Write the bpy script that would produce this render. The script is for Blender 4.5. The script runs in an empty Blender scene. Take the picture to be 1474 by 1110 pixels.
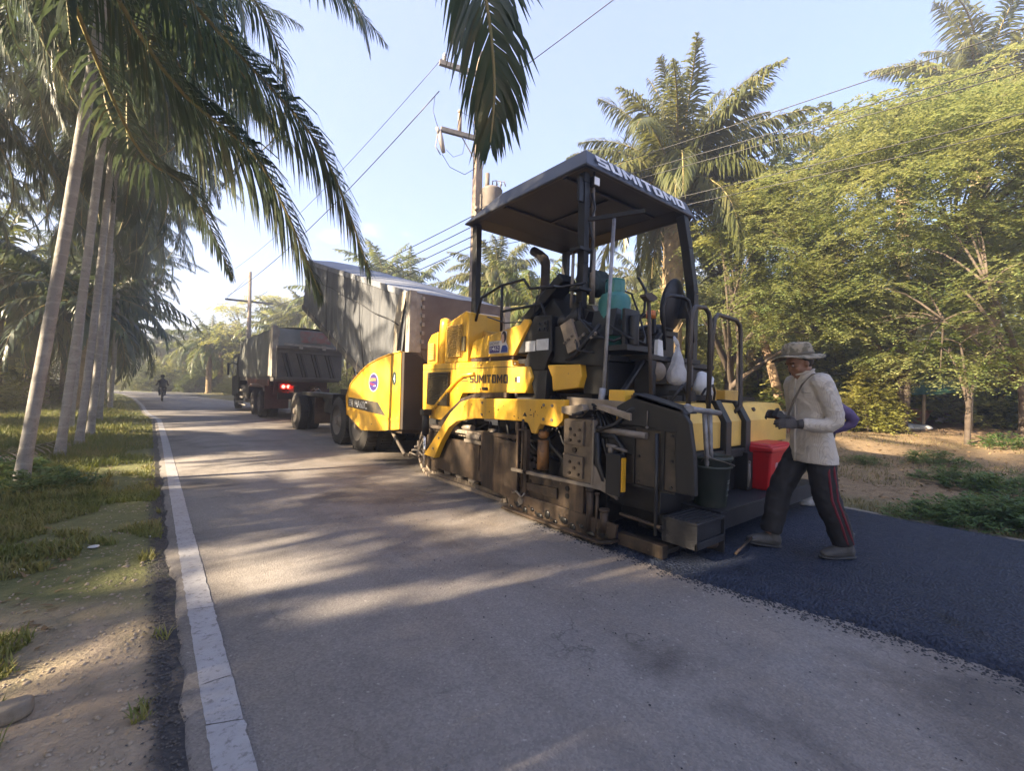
import bpy, math, random
import numpy as np
from mathutils import Vector, Matrix, noise

RND = random.Random(11)
NR = np.random.RandomState(11)
SC = bpy.context.scene
COL = SC.collection
ORG = {}                       # world position of the frame an object's vertices are written in
pi = math.pi


def V(*a):
    return Vector(a)


# ------------------------------------------------------------------ mesh builder
class MB:
    def __init__(s):
        s.v = []; s.f = []; s.s = []; s.m = []; s.mi = 0

    def add(s, vs, fs, smooth=False, mi=None):
        b = len(s.v)
        s.v.extend([tuple(p) for p in vs])
        for f in fs:
            s.f.append([i + b for i in f]); s.s.append(smooth); s.m.append(s.mi if mi is None else mi)
        return s

    def hexa(s, p, mi=None):   # 8 points: bottom ring 0-3 ccw, top ring 4-7
        return s.add(p, [(3, 2, 1, 0), (4, 5, 6, 7), (0, 1, 5, 4), (1, 2, 6, 5), (2, 3, 7, 6), (3, 0, 4, 7)], mi=mi)

    def box(s, x0, x1, y0, y1, z0, z1, mi=None):
        return s.hexa([(x0, y0, z0), (x1, y0, z0), (x1, y1, z0), (x0, y1, z0),
                       (x0, y0, z1), (x1, y0, z1), (x1, y1, z1), (x0, y1, z1)], mi)

    def obox(s, c, ax, ay, az, mi=None):   # oriented box: centre and three half-axis vectors
        c, ax, ay, az = Vector(c), Vector(ax), Vector(ay), Vector(az)
        p = []
        for k in (-1, 1):
            for i, j in ((-1, -1), (1, -1), (1, 1), (-1, 1)):
                p.append(c + ax * i + ay * j + az * k)
        return s.hexa(p, mi)

    def beam(s, a, b, w, h, up=(0, 0, 1), mi=None):
        a, b = Vector(a), Vector(b); d = (b - a); L = d.length; d /= L
        side = d.cross(Vector(up))
        if side.length < 1e-4: side = d.cross(Vector((1, 0, 0)))
        side.normalize(); u = side.cross(d)
        return s.obox((a + b) / 2, d * L / 2, side * w / 2, u * h / 2, mi)

    def prism(s, axis, a0, a1, pts, mi=None):
        n = len(pts)
        def mk(a, p):
            if axis == 'x': return (a, p[0], p[1])
            if axis == 'y': return (p[0], a, p[1])
            return (p[0], p[1], a)
        vs = [mk(a0, p) for p in pts] + [mk(a1, p) for p in pts]
        fs = [tuple(range(n))[::-1], tuple(range(n, 2 * n))]
        for i in range(n):
            j = (i + 1) % n
            fs.append((i, j, n + j, n + i))
        return s.add(vs, fs, mi=mi)

    def tube(s, pts, r, n=8, cap=True, mi=None, closed=False, ref=None, smooth=True):
        pts = [Vector(p) for p in pts]
        if not isinstance(r, (list, tuple)): r = [r] * len(pts)
        N = len(pts)
        tang = []
        for i in range(N):
            if closed: d = pts[(i + 1) % N] - pts[i - 1]
            else: d = pts[min(i + 1, N - 1)] - pts[max(i - 1, 0)]
            if d.length < 1e-9: d = Vector((0, 0, 1))
            tang.append(d.normalized())
        nrm = Vector(ref) if ref else (Vector((0, 0, 1)) if abs(tang[0].z) < .9 else Vector((1, 0, 0)))
        vs = []
        for i in range(N):
            t = tang[i]
            nrm = nrm - t * nrm.dot(t)
            if nrm.length < 1e-6: nrm = t.orthogonal()
            nrm.normalize()
            b = t.cross(nrm)
            ri = r[i]
            ra, rb = ri if isinstance(ri, (list, tuple)) else (ri, ri)
            for k in range(n):
                a = 2 * pi * k / n
                vs.append(pts[i] + nrm * math.cos(a) * ra + b * math.sin(a) * rb)
        fs = []
        for i in range(N if closed else N - 1):
            i2 = (i + 1) % N
            for k in range(n):
                k2 = (k + 1) % n
                fs.append((i * n + k, i * n + k2, i2 * n + k2, i2 * n + k))
        s.add(vs, fs, smooth, mi)
        if cap and not closed:
            b = len(s.v) - len(vs)
            s.f.append([b + k for k in range(n)][::-1]); s.s.append(False); s.m.append(s.mi if mi is None else mi)
            s.f.append([b + (N - 1) * n + k for k in range(n)]); s.s.append(False); s.m.append(s.mi if mi is None else mi)
        return s

    def cyl(s, a, b, r0, r1=None, n=14, mi=None):
        return s.tube([a, b], [r0, r0 if r1 is None else r1], n, True, mi)

    def lathe(s, prof, o=(0, 0, 0), axis='z', n=24, mi=None, smooth=True, cap=True):
        vs = []; ox, oy, oz = o
        for r, h in prof:
            for k in range(n):
                a = 2 * pi * k / n; c, d = r * math.cos(a), r * math.sin(a)
                if axis == 'z': vs.append((ox + c, oy + d, oz + h))
                elif axis == 'x': vs.append((ox + h, oy + c, oz + d))
                else: vs.append((ox + d, oy + h, oz + c))
        fs = []
        for i in range(len(prof) - 1):
            for k in range(n):
                k2 = (k + 1) % n
                fs.append((i * n + k, i * n + k2, (i + 1) * n + k2, (i + 1) * n + k))
        if cap: fs.append(tuple(range(n))[::-1]); fs.append(tuple((len(prof) - 1) * n + k for k in range(n)))
        return s.add(vs, fs, smooth, mi)

    def sph(s, c, r, nu=14, nv=9, mi=None, fn=None):
        rx, ry, rz = r if isinstance(r, (list, tuple)) else (r, r, r)
        vs = [(c[0], c[1], c[2] - rz)]
        for j in range(1, nv):
            th = pi * j / nv
            for i in range(nu):
                a = 2 * pi * i / nu
                vs.append((c[0] + rx * math.sin(th) * math.cos(a), c[1] + ry * math.sin(th) * math.sin(a), c[2] - rz * math.cos(th)))
        vs.append((c[0], c[1], c[2] + rz))
        if fn: vs = [fn(Vector(p)) for p in vs]
        fs = []
        for i in range(nu):
            fs.append((0, 1 + (i + 1) % nu, 1 + i))
            fs.append((len(vs) - 1, 1 + (nv - 2) * nu + i, 1 + (nv - 2) * nu + (i + 1) % nu))
        for j in range(nv - 2):
            for i in range(nu):
                a = 1 + j * nu + i; b = 1 + j * nu + (i + 1) % nu
                fs.append((a, b, b + nu, a + nu))
        return s.add(vs, fs, True, mi)

    def sheet(s, pts_grid, smooth=True, mi=None):      # rows of points
        nr, nc = len(pts_grid), len(pts_grid[0])
        vs = [p for row in pts_grid for p in row]
        fs = [(i * nc + j, i * nc + j + 1, (i + 1) * nc + j + 1, (i + 1) * nc + j) for i in range(nr - 1) for j in range(nc - 1)]
        return s.add(vs, fs, smooth, mi)

    def build(s, name, mat, parent=None, bevel=0, org=None, **kw):
        if parent is not None: o0 = ORG[parent.name]
        else: o0 = Vector(org) if org is not None else Vector((0, 0, 0))
        me = bpy.data.meshes.new(name)
        me.from_pydata([(x - o0.x, y - o0.y, z - o0.z) for x, y, z in s.v], [], s.f)
        for m in (mat if isinstance(mat, (list, tuple)) else [mat]): me.materials.append(m)
        me.polygons.foreach_set('use_smooth', s.s)
        me.polygons.foreach_set('material_index', s.m)
        me.update()
        o = bpy.data.objects.new(name, me); COL.objects.link(o)
        ORG[o.name] = o0
        if parent is not None: o.parent = parent
        else: o.location = o0
        if bevel:
            b = o.modifiers.new('edge', 'BEVEL'); b.width = bevel; b.segments = 2; b.limit_method = 'ANGLE'; b.angle_limit = .6
        return tag(o, **kw)


def tag(o, label=None, cat=None, group=None, kind=None):
    if label: o['label'] = label
    if cat: o['category'] = cat
    if group: o['group'] = group
    if kind: o['kind'] = kind
    return o


def thing(name, label, cat, loc=(0, 0, 0), group=None):
    o = bpy.data.objects.new(name, None); COL.objects.link(o)
    o.empty_display_size = .2
    o.location = loc; ORG[o.name] = Vector(loc)
    return tag(o, label, cat, group)


def np_mesh(name, verts, faces, mats, smooth=False, mi=None):
    """fast mesh from numpy arrays; faces: list of index arrays of equal width"""
    me = bpy.data.meshes.new(name)
    verts = np.asarray(verts, np.float32)
    me.vertices.add(len(verts)); me.vertices.foreach_set('co', verts.ravel())
    idx = np.concatenate([np.asarray(f, np.int32).ravel() for f in faces])
    tot = np.concatenate([np.full(len(f), f.shape[1], np.int32) for f in faces])
    st = np.concatenate([[0], np.cumsum(tot)[:-1]]).astype(np.int32)
    me.loops.add(len(idx)); me.loops.foreach_set('vertex_index', idx)
    me.polygons.add(len(tot)); me.polygons.foreach_set('loop_start', st); me.polygons.foreach_set('loop_total', tot)
    if smooth: me.polygons.foreach_set('use_smooth', np.ones(len(tot), bool))
    for m in (mats if isinstance(mats, (list, tuple)) else [mats]): me.materials.append(m)
    if mi is not None: me.polygons.foreach_set('material_index', np.asarray(mi, np.int32))
    me.update(calc_edges=True); me.validate()
    return me


def obj(name, me, parent=None, loc=None, **kw):
    o = bpy.data.objects.new(name, me); COL.objects.link(o)
    if parent is not None: o.parent = parent; ORG[o.name] = ORG[parent.name]
    else: ORG[o.name] = Vector(loc or (0, 0, 0))
    if loc is not None: o.location = loc
    return tag(o, **kw)


def copy_tree(o, parent=None):
    c = o.copy(); COL.objects.link(c)
    if parent is not None: c.parent = parent
    for ch in list(o.children): copy_tree(ch, c)
    return c


# ------------------------------------------------------------------ camera (15.6 mm wide phone lens)
F_PX, TH, ROLL, CXP, CYP, HYP, CAMH = 640., math.radians(39), math.radians(1.5), 737., 555., 559., 1.32
_p = math.atan((HYP - CYP) / F_PX)
CF = Vector((math.sin(TH) * math.cos(_p), math.cos(TH) * math.cos(_p), math.sin(_p)))
_r0 = Vector((math.cos(TH), -math.sin(TH), 0)); _u0 = _r0.cross(CF)
CR = _r0 * math.cos(ROLL) + _u0 * math.sin(ROLL)
CU = -_r0 * math.sin(ROLL) + _u0 * math.cos(ROLL)
CC = Vector((0, 0, CAMH))


def at(px, py, d):            # the place at forward distance d (metres) seen at photo pixel px, py
    return CC + (CF + CR * ((px - CXP) / F_PX) - CU * ((py - CYP) / F_PX)) * d


cam = bpy.data.cameras.new('camera'); cam.lens = 36 * F_PX / 1474; cam.sensor_width = 36; cam.sensor_fit = 'HORIZONTAL'
cam.clip_start = .05; cam.clip_end = 3000
co = bpy.data.objects.new('camera', cam); COL.objects.link(co)
co.matrix_world = Matrix(((CR.x, CU.x, -CF.x, 0), (CR.y, CU.y, -CF.y, 0), (CR.z, CU.z, -CF.z, CAMH), (0, 0, 0, 1)))
SC.camera = co

# ------------------------------------------------------------------ light
SUN_AZ = math.radians(-80)     # clockwise from +Y: the sun stands to the left of the road, a little ahead
SUN_EL = math.radians(28)
w = bpy.data.worlds.new('World'); SC.world = w; w.use_nodes = True
nt = w.node_tree; nt.nodes.clear()
sky = nt.nodes.new('ShaderNodeTexSky'); sky.sky_type = 'NISHITA'; sky.sun_disc = False
sky.sun_elevation = SUN_EL; sky.sun_rotation = SUN_AZ; sky.air_density = 1.0; sky.dust_density = .5; sky.ozone_density = 3.0
bg = nt.nodes.new('ShaderNodeBackground'); bg.inputs[1].default_value = .14
wo = nt.nodes.new('ShaderNodeOutputWorld')
# a few small clouds low over the horizon
tc = nt.nodes.new('ShaderNodeTexCoord'); mp = nt.nodes.new('ShaderNodeMapping'); mp.inputs['Scale'].default_value = (1, 1, 3.2)
nz = nt.nodes.new('ShaderNodeTexNoise'); nz.inputs['Scale'].default_value = 4.2; nz.inputs['Detail'].default_value = 7; nz.inputs['Roughness'].default_value = .6
rp = nt.nodes.new('ShaderNodeValToRGB'); rp.color_ramp.elements[0].position = .57; rp.color_ramp.elements[1].position = .72
sx = nt.nodes.new('ShaderNodeSeparateXYZ'); mr = nt.nodes.new('ShaderNodeMapRange')
mr.inputs[1].default_value = .12; mr.inputs[2].default_value = .42; mr.inputs[3].default_value = .75; mr.inputs[4].default_value = 0
mu = nt.nodes.new('ShaderNodeMath'); mu.operation = 'MULTIPLY'
mx = nt.nodes.new('ShaderNodeMix'); mx.data_type = 'RGBA'; mx.inputs[7].default_value = (3.4, 3.3, 3.3, 1)
L = nt.links.new
L(tc.outputs['Generated'], mp.inputs[0]); L(mp.outputs[0], nz.inputs[0]); L(nz.outputs[0], rp.inputs[0])
L(tc.outputs['Generated'], sx.inputs[0]); L(sx.outputs[2], mr.inputs[0]); L(rp.outputs[0], mu.inputs[0]); L(mr.outputs[0], mu.inputs[1])
veil = nt.nodes.new('ShaderNodeMix'); veil.data_type = 'RGBA'; veil.inputs[0].default_value = .76; veil.inputs[7].default_value = (.60, .68, 1.16, 1)   # thin high veil
L(sky.outputs[0], veil.inputs[6])
L(mu.outputs[0], mx.inputs[0]); L(veil.outputs[2], mx.inputs[6]); L(mx.outputs[2], bg.inputs[0]); L(bg.outputs[0], wo.inputs[0])

sl = bpy.data.lights.new('sun', 'SUN'); sl.energy = 4.8; sl.angle = math.radians(.6); sl.color = (1, .81, .56)
so = bpy.data.objects.new('sun', sl); COL.objects.link(so)
sdir = Vector((math.sin(SUN_AZ) * math.cos(SUN_EL), math.cos(SUN_AZ) * math.cos(SUN_EL), math.sin(SUN_EL)))
so.rotation_euler = sdir.to_track_quat('Z', 'Y').to_euler(); so.location = (-20, 10, 20)
SC.view_settings.view_transform = 'Standard'; SC.view_settings.look = 'None'; SC.view_settings.gamma = 1
SC.view_settings.exposure = 2.68
SC.cycles.use_denoising = True
SC.cycles.max_bounces = 7; SC.cycles.diffuse_bounces = 4; SC.cycles.glossy_bounces = 3; SC.cycles.transparent_max_bounces = 8
SC.cycles.transmission_bounces = 5
SC.cycles.sample_clamp_indirect = 6


# ------------------------------------------------------------------ materials
class NT:
    def __init__(s, name):
        s.mat = bpy.data.materials.new(name); s.mat.use_nodes = True
        s.t = s.mat.node_tree; s.n = s.t.nodes
        s.b = s.n['Principled BSDF']; s.out = s.n['Material Output']

    def N(s, ty, **kw):
        x = s.n.new('ShaderNode' + ty)
        for k, v in kw.items(): setattr(x, k, v)
        return x

    def L(s, a, b): s.t.links.new(a, b)

    def noise(s, vec, scale, detail=5, rough=.55, dist=0):
        x = s.N('TexNoise'); x.inputs['Scale'].default_value = scale; x.inputs['Detail'].default_value = detail
        x.inputs['Roughness'].default_value = rough; x.inputs['Distortion'].default_value = dist
        if vec: s.L(vec, x.inputs['Vector'])
        return x.outputs[0]

    def ramp(s, fac, lo, hi, c0=(0, 0, 0, 1), c1=(1, 1, 1, 1)):
        r = s.N('ValToRGB'); e = r.color_ramp.elements
        e[0].position = lo; e[1].position = hi; e[0].color = c0; e[1].color = c1
        s.L(fac, r.inputs[0]); return r.outputs[0]

    def mix(s, fac, a, b, bt='MIX'):
        m = s.N('Mix'); m.data_type = 'RGBA'; m.blend_type = bt
        for v, i in ((fac, 0), (a, 6), (b, 7)):
            if hasattr(v, 'links'): s.L(v, m.inputs[i])
            elif i == 0: m.inputs[0].default_value = v
            else: m.inputs[i].default_value = (*v[:3], 1)
        return m.outputs[2]

    def math(s, op, a, b=0.):
        m = s.N('Math'); m.operation = op
        for v, i in ((a, 0), (b, 1)):
            if hasattr(v, 'links'): s.L(v, m.inputs[i])
            else: m.inputs[i].default_value = v
        return m.outputs[0]

    def mrange(s, v, a, b, c=0., d=1.):
        m = s.N('MapRange'); m.interpolation_type = 'SMOOTHSTEP'
        s.L(v, m.inputs[0])
        for i, q in enumerate((a, b, c, d)): m.inputs[i + 1].default_value = q
        return m.outputs[0]

    def bump(s, h, strength=.3, dist=.02, chain=None):
        b = s.N('Bump'); b.inputs['Strength'].default_value = strength; b.inputs['Distance'].default_value = dist
        s.L(h, b.inputs['Height'])
        if chain: s.L(chain, b.inputs['Normal'])
        return b.outputs[0]

    def pos(s): return s.N('NewGeometry').outputs['Position']
    def objc(s): return s.N('TexCoord').outputs['Object']


def M(name, c, rough=.6, metal=0., c2=None, scale=3., lo=.4, hi=.65, dust=None, damt=.5, dscale=2.2, bump=0., bscale=60., spec=.5, coat=0., emit=None, streak=None):
    t = NT(name); oc = t.objc()
    col = None
    if c2:
        col = t.mix(t.ramp(t.noise(oc, scale, 8, .6), lo, hi), c, c2)
    if streak:        # grime that has run down the sheet, in patches
        mp_ = t.N('Mapping'); mp_.inputs['Scale'].default_value = (11, 11, .9); t.L(oc, mp_.inputs[0])
        f = t.math('MULTIPLY', t.ramp(t.noise(mp_.outputs[0], 1., 6, .6), .5, .72), t.ramp(t.noise(oc, 1.7, 4), .38, .62))
        col = t.mix(t.math('MULTIPLY', f, streak[1]), col if col else c, streak[0])
        f = t.ramp(t.noise(oc, 26, 3, .5), .70, .76)
        col = t.mix(t.math('MULTIPLY', f, .6), col, streak[0])
    if dust:
        f = t.math('MULTIPLY', t.ramp(t.noise(oc, dscale, 9, .65), .36, .72), damt)
        col = t.mix(f, col if col else c, dust)
        rr = t.mix(f, (rough,) * 3, (.9,) * 3)
        t.L(rr, t.b.inputs['Roughness'])
    else: t.b.inputs['Roughness'].default_value = rough
    if col: t.L(col, t.b.inputs['Base Color'])
    else: t.b.inputs['Base Color'].default_value = (*c, 1)
    t.b.inputs['Metallic'].default_value = metal
    t.b.inputs['Specular IOR Level'].default_value = spec
    if coat: t.b.inputs['Coat Weight'].default_value = coat; t.b.inputs['Coat Roughness'].default_value = .15
    if bump: t.L(t.bump(t.noise(oc, bscale, 4), bump, .01), t.b.inputs['Normal'])
    if emit:
        t.b.inputs['Emission Color'].default_value = (*emit[0], 1); t.b.inputs['Emission Strength'].default_value = emit[1]
    return t.mat


def leaf_mat(name, cols, rough=.5, trans=.35, tcol=None):
    t = NT(name)
    r = t.N('ValToRGB'); e = r.color_ramp.elements
    e[0].color = (*cols[0], 1); e[1].color = (*cols[-1], 1)
    for i, c in enumerate(cols[1:-1]):
        x = e.new((i + 1) / (len(cols) - 1)); x.color = (*c, 1)
    g = t.N('NewGeometry')
    big = t.noise(t.pos(), .9, 4)
    f = t.math('ADD', t.math('MULTIPLY', g.outputs['Random Per Island'], .35), t.math('MULTIPLY', t.ramp(big, .32, .68), .65))
    t.L(f, r.inputs[0])
    t.L(r.outputs[0], t.b.inputs['Base Color']); t.b.inputs['Roughness'].default_value = rough
    t.b.inputs['Specular IOR Level'].default_value = .4
    tr = t.N('BsdfTranslucent')
    tc_ = t.mix(.5, r.outputs[0], tcol or (.25, .26, .03))
    t.L(tc_, tr.inputs[0])
    ms = t.N('MixShader'); ms.inputs[0].default_value = trans
    t.L(t.b.outputs[0], ms.inputs[1]); t.L(tr.outputs[0], ms.inputs[2]); t.L(ms.outputs[0], t.out.inputs[0])
    return t.mat


DUST = (.30, .24, .18)
yellow = M('yellow_paint', (.76, .43, .018), .38, c2=(.68, .37, .02), scale=1.3, dust=(.34, .25, .13), damt=.35, dscale=1.6, coat=.25, bump=.03, bscale=30, streak=((.20, .13, .05), .55))
yellow_dirty = M('yellow_paint_worn', (.60, .36, .05), .5, c2=(.50, .30, .06), scale=3, dust=(.20, .15, .10), damt=.55, dscale=3.5, streak=((.12, .08, .04), .6))
black = M('black_paint', (.005, .0053, .0065), .40, c2=(.009, .009, .0105), dust=(.018, .0175, .017), damt=.5, dscale=2.5, bump=.05, bscale=20, streak=((.026, .023, .02), .5))
blackrough = M('black_oily_steel', (.006, .006, .007), .5, c2=(.014, .013, .012), dust=(.022, .019, .016), damt=.6, dscale=4, bump=.2, bscale=40, streak=((.045, .034, .026), .6))
charcoal = M('charcoal_paint', (.012, .013, .016), .42, c2=(.018, .02, .023), dust=(.035, .035, .035), damt=.3, dscale=1.5)
roofgrey = M('dark_grey_fibreglass', (.019, .022, .031), .36, c2=(.026, .03, .04), dust=(.06, .062, .07), damt=.25, dscale=1.2, bump=.02, bscale=12)
steel = M('worn_steel', (.20, .18, .16), .5, .35, c2=(.10, .085, .07), scale=6, dust=DUST, damt=.5, dscale=3, bump=.15, bscale=50)
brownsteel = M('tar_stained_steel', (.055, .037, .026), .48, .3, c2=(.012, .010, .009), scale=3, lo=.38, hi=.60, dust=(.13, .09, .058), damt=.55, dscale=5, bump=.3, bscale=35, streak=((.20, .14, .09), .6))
chrome = M('chrome_rod', (.75, .72, .68), .18, 1.)
beige = M('beige_dusty_steel', (.38, .31, .23), .6, .0, c2=(.20, .16, .12), scale=5, dust=(.12, .10, .08), damt=.5)
rubber = M('tyre_rubber', (.016, .0155, .0155), .8, c2=(.026, .025, .024), dust=(.075, .066, .058), damt=.6, dscale=2, bump=.1)
rimsteel = M('dusty_wheel_rim', (.17, .16, .15), .6, .2, c2=(.15, .135, .12), scale=4, dust=(.30, .25, .20), damt=.5)
hose = M('black_hose', (.008, .008, .009), .45)
white = M('white_paint', (.72, .72, .71), .6, c2=(.55, .54, .52), scale=6)
paper = M('paper_notice', (.62, .63, .63), .7, c2=(.50, .51, .52), scale=14)
amber = M('amber_reflector', (.62, .33, .02), .3)
greypipe = M('grey_pipe', (.30, .30, .31), .45, .3, c2=(.18, .17, .17), scale=7)
teal = M('teal_gas_paint', (.02, .15, .14), .4, c2=(.03, .18, .165), dust=(.08, .14, .13), damt=.4)
redplastic = M('red_plastic', (.46, .008, .012), .4, c2=(.38, .01, .014), dust=(.40, .06, .05), damt=.2, dscale=5)
bucketgreen = M('dark_green_plastic', (.013, .028, .022), .45, c2=(.03, .034, .03), dust=(.08, .08, .07), damt=.5, dscale=4)
tarpgrey = None
# ================================================================== SETTING
# road edges as (y, x) runs measured along the road; beyond y = 52 the road swings left
LE = [((.115, -40)), ((.115, 12)), ((.08, 18)), ((-.24, 22)), ((-.54, 29.7)), ((-1.07, 39.3)), ((-1.63, 45.6)), ((-2.5, 51.6)), ((-5, 54.6)), ((-10, 56.8)), ((-18, 58.2)), ((-60, 60))]
RE = [((6.55, -40)), ((6.55, 12)), ((6.45, 18)), ((6.0, 22)), ((4.9, 29.7)), ((3.4, 39.3)), ((2.1, 45.6)), ((.6, 53)), ((-1.8, 60)), ((-6, 63.3)), ((-15, 65.8)), ((-60, 69))]


def resample(P, per=14):
    out = []
    for i in range(len(P) - 1):
        a, b = Vector(P[i]), Vector(P[i + 1])
        p0 = Vector(P[max(i - 1, 0)]); p3 = Vector(P[min(i + 2, len(P) - 1)])
        n = 400 if i == 0 else per
        for k in range(n):
            t = k / n
            if i <= 1: q = a.lerp(b, t)
            else: q = .5 * ((2 * a) + (b - p0) * t + (2 * p0 - 5 * a + 4 * b - p3) * t * t + (3 * a - p0 - 3 * b + p3) * t ** 3)
            out.append(q)
    out.append(Vector(P[-1])); return out


LR, RR = resample(LE), resample(RE)
_ly = np.array([p.y for p in LR[:-60]]); _lx = np.array([p.x for p in LR[:-60]])
_ry = np.array([p.y for p in RR[:-60]]); _rx = np.array([p.x for p in RR[:-60]])


def ground_z(x, y):
    z = .04 * max(0., x - 6.9)
    z = min(z, .75) + (min(6, .10 * max(0, x - 40)) if x > 40 else 0)
    if x < -3: z += -.012 * min(12, -3 - x)
    return z


def ground_noise(x, y):
    return .05 * noise.noise((x * .35, y * .35, 3.1)) + .025 * noise.noise((x * 1.3, y * 1.3, 7.7)) + .012 * noise.noise((x * 4, y * 4, 1.7))


def in_road(x, y):
    if y < 53:
        xl = np.interp(y, _ly, _lx); xr = np.interp(y, _ry, _rx)
        return min(x - xl, xr - x)
    if y > 72: return -9
    yl = np.interp(-x, [2.5, 5, 10, 18, 60], [51.6, 54.6, 56.8, 58.2, 60]); yr = np.interp(-x, [-.6, 1.8, 6, 15, 60], [53, 60, 63.3, 65.8, 69])
    if x > .6: return -9
    return min(y - yl, yr - y)


def gz(x, y):
    d = in_road(x, y)
    n = ground_noise(x, y)
    k = min(1, max(0, -d / .8))
    z = ground_z(x, y) + n * k - .012
    if d > 0: z = -.07 if d > .1 else -.02
    return z


xs = np.unique(np.concatenate([np.linspace(-320, -40, 12), np.linspace(-40, -8, 33), np.arange(-8, -2, .3), np.arange(-2, .4, .05), np.arange(.4, 6.2, .6), np.arange(6.2, 7.2, .1), np.arange(7.2, 16, .3), np.linspace(16, 60, 45), np.linspace(60, 320, 12)]))
ys = np.unique(np.concatenate([np.linspace(-320, -30, 10), np.linspace(-30, -4, 27), np.arange(-4, 1, .4), np.arange(1, 8, .1), np.arange(8, 24, .4), np.arange(24, 76, 1.), np.linspace(76, 130, 12), np.linspace(130, 320, 8)]))
vs = np.zeros((len(ys), len(xs), 3))
for j, y in enumerate(ys):
    for i, x in enumerate(xs):
        vs[j, i] = (x, y, gz(float(x), float(y)))
nx = len(xs)
jj, ii = np.meshgrid(np.arange(len(ys) - 1), np.arange(nx - 1), indexing='ij')
a = (jj * nx + ii).ravel()
t = NT('verge_soil_and_grass'); P = t.pos()
sep = t.N('SeparateXYZ'); t.L(P, sep.inputs[0]); px, py = sep.outputs[0], sep.outputs[1]
n1 = t.noise(P, .9, 6); n2 = t.noise(P, 7, 6, .7); n3 = t.noise(P, 60, 3, .7); n4 = t.noise(P, 2.3, 5)
vor = t.N('TexVoronoi'); vor.inputs['Scale'].default_value = 42; t.L(P, vor.inputs['Vector'])
dirt = t.mix(t.ramp(n4, .35, .65), (.30, .235, .165), (.40, .32, .23))
dirt = t.mix(t.math('MULTIPLY', t.ramp(n2, .45, .7), .6), dirt, (.20, .165, .12))
dirt = t.mix(t.math('MULTIPLY', t.ramp(vor.outputs['Color'], .65, .95), .3), dirt, (.42, .36, .28))
grass = t.mix(t.ramp(n2, .3, .7), (.09, .105, .035), (.19, .19, .075))
litter = t.mix(t.ramp(n2, .35, .7), (.19, .13, .072), (.34, .24, .135))
litter = t.mix(t.ramp(n3, .45, .65), litter, (.11, .08, .05))
gmask = t.math('MULTIPLY', t.mrange(py, 1.6, 6.2, .0, 1), 1.)
gm = t.ramp(t.math('ADD', t.math('MULTIPLY', n1, .9), t.math('MULTIPLY', gmask, .62)), .52, .78)
left = t.mix(gm, dirt, grass)
edge = t.mrange(px, -.03, .07, 0, 1)
left = t.mix(t.math('MULTIPLY', edge, t.ramp(n2, .22, .5)), left, (.06, .058, .06))
dark = t.mrange(px, -9, -3.2, 1, 0)
left = t.mix(t.math('MULTIPLY', dark, .6), left, litter)
rm = t.ramp(t.math('ADD', t.math('MULTIPLY', n1, .8), t.mrange(px, 8.2, 6.4, 0, .42)), .5, .75)
right = t.mix(t.math('MULTIPLY', rm, .75), litter, (.12, .12, .05))
mound = t.mrange(px, 15, 22, 0, 1)
right = t.mix(t.math('MULTIPLY', mound, .6), right, (.40, .22, .11))
fin = t.mix(t.mrange(px, 3, 4, 0, 1), left, right)
t.L(fin, t.b.inputs['Base Color']); t.b.inputs['Roughness'].default_value = .95
t.L(t.bump(vor.outputs['Distance'], .35, .02, t.bump(t.noise(P, 22, 6, .7), .7, .04)), t.b.inputs['Normal'])
ground_m = t.mat
o = obj('ground', np_mesh('ground', vs.reshape(-1, 3), [np.stack([a, a + 1, a + nx + 1, a + nx], 1)], ground_m, smooth=True), kind='structure')

# ---- old asphalt
t = NT('old_asphalt'); P = t.pos()
sep = t.N('SeparateXYZ'); t.L(P, sep.inputs[0]); px, py = sep.outputs[0], sep.outputs[1]
n1 = t.noise(P, .45, 5, .55, .6); n2 = t.noise(P, 1.7, 6, .6); n3 = t.noise(P, 130, 2, .8)
mpv = t.N('Mapping'); mpv.inputs['Scale'].default_value = (2.6, .22, 1); t.L(P, mpv.inputs[0])
tr = t.noise(mpv.outputs[0], 1.0, 5)
vor = t.N('TexVoronoi'); vor.inputs['Scale'].default_value = 95; t.L(P, vor.inputs['Vector'])
col = t.mix(t.ramp(n1, .42, .62), (.30, .28, .268), (.235, .223, .22))
col = t.mix(t.math('MULTIPLY', t.ramp(n2, .52, .68), .5), col, (.165, .155, .155))
col = t.mix(t.math('MULTIPLY', t.ramp(tr, .46, .66), .7), col, (.215, .195, .18))
stain = t.ramp(t.noise(P, .62, 8, .62, 1.2), .50, .64)
col = t.mix(t.math('MULTIPLY', stain, .8), col, (.075, .070, .072))
fine = t.ramp(t.noise(P, 9, 8, .7), .35, .7)
col = t.mix(t.math('MULTIPLY', fine, .22), col, (.36, .32, .28))
dusty = t.math('MULTIPLY', t.mrange(px, 1.2, 3.1, 0, 1), t.ramp(t.noise(P, .8, 6, .65), .38, .62))
col = t.mix(t.math('MULTIPLY', dusty, .5), col, (.36, .285, .215))
cw = t.N('TexVoronoi'); cw.feature = 'DISTANCE_TO_EDGE'; cw.inputs['Scale'].default_value = .75; mpc = t.N('Mapping'); t.L(P, mpc.inputs[0])
warp = t.N('VectorMath'); warp.operation = 'ADD'; nzc = t.N('TexNoise'); nzc.inputs['Scale'].default_value = 3.5; nzc.inputs['Detail'].default_value = 7; t.L(P, nzc.inputs['Vector']); t.L(mpc.outputs[0], warp.inputs[0]); t.L(nzc.outputs['Color'], warp.inputs[1]); t.L(warp.outputs[0], cw.inputs['Vector'])
crk = t.math('MULTIPLY', t.ramp(cw.outputs['Distance'], .0, .010, (1, 1, 1, 1), (0, 0, 0, 1)), t.ramp(t.noise(P, .5, 3), .50, .60))
col = t.mix(t.math('MULTIPLY', crk, .7), col, (.05, .048, .048))
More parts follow.
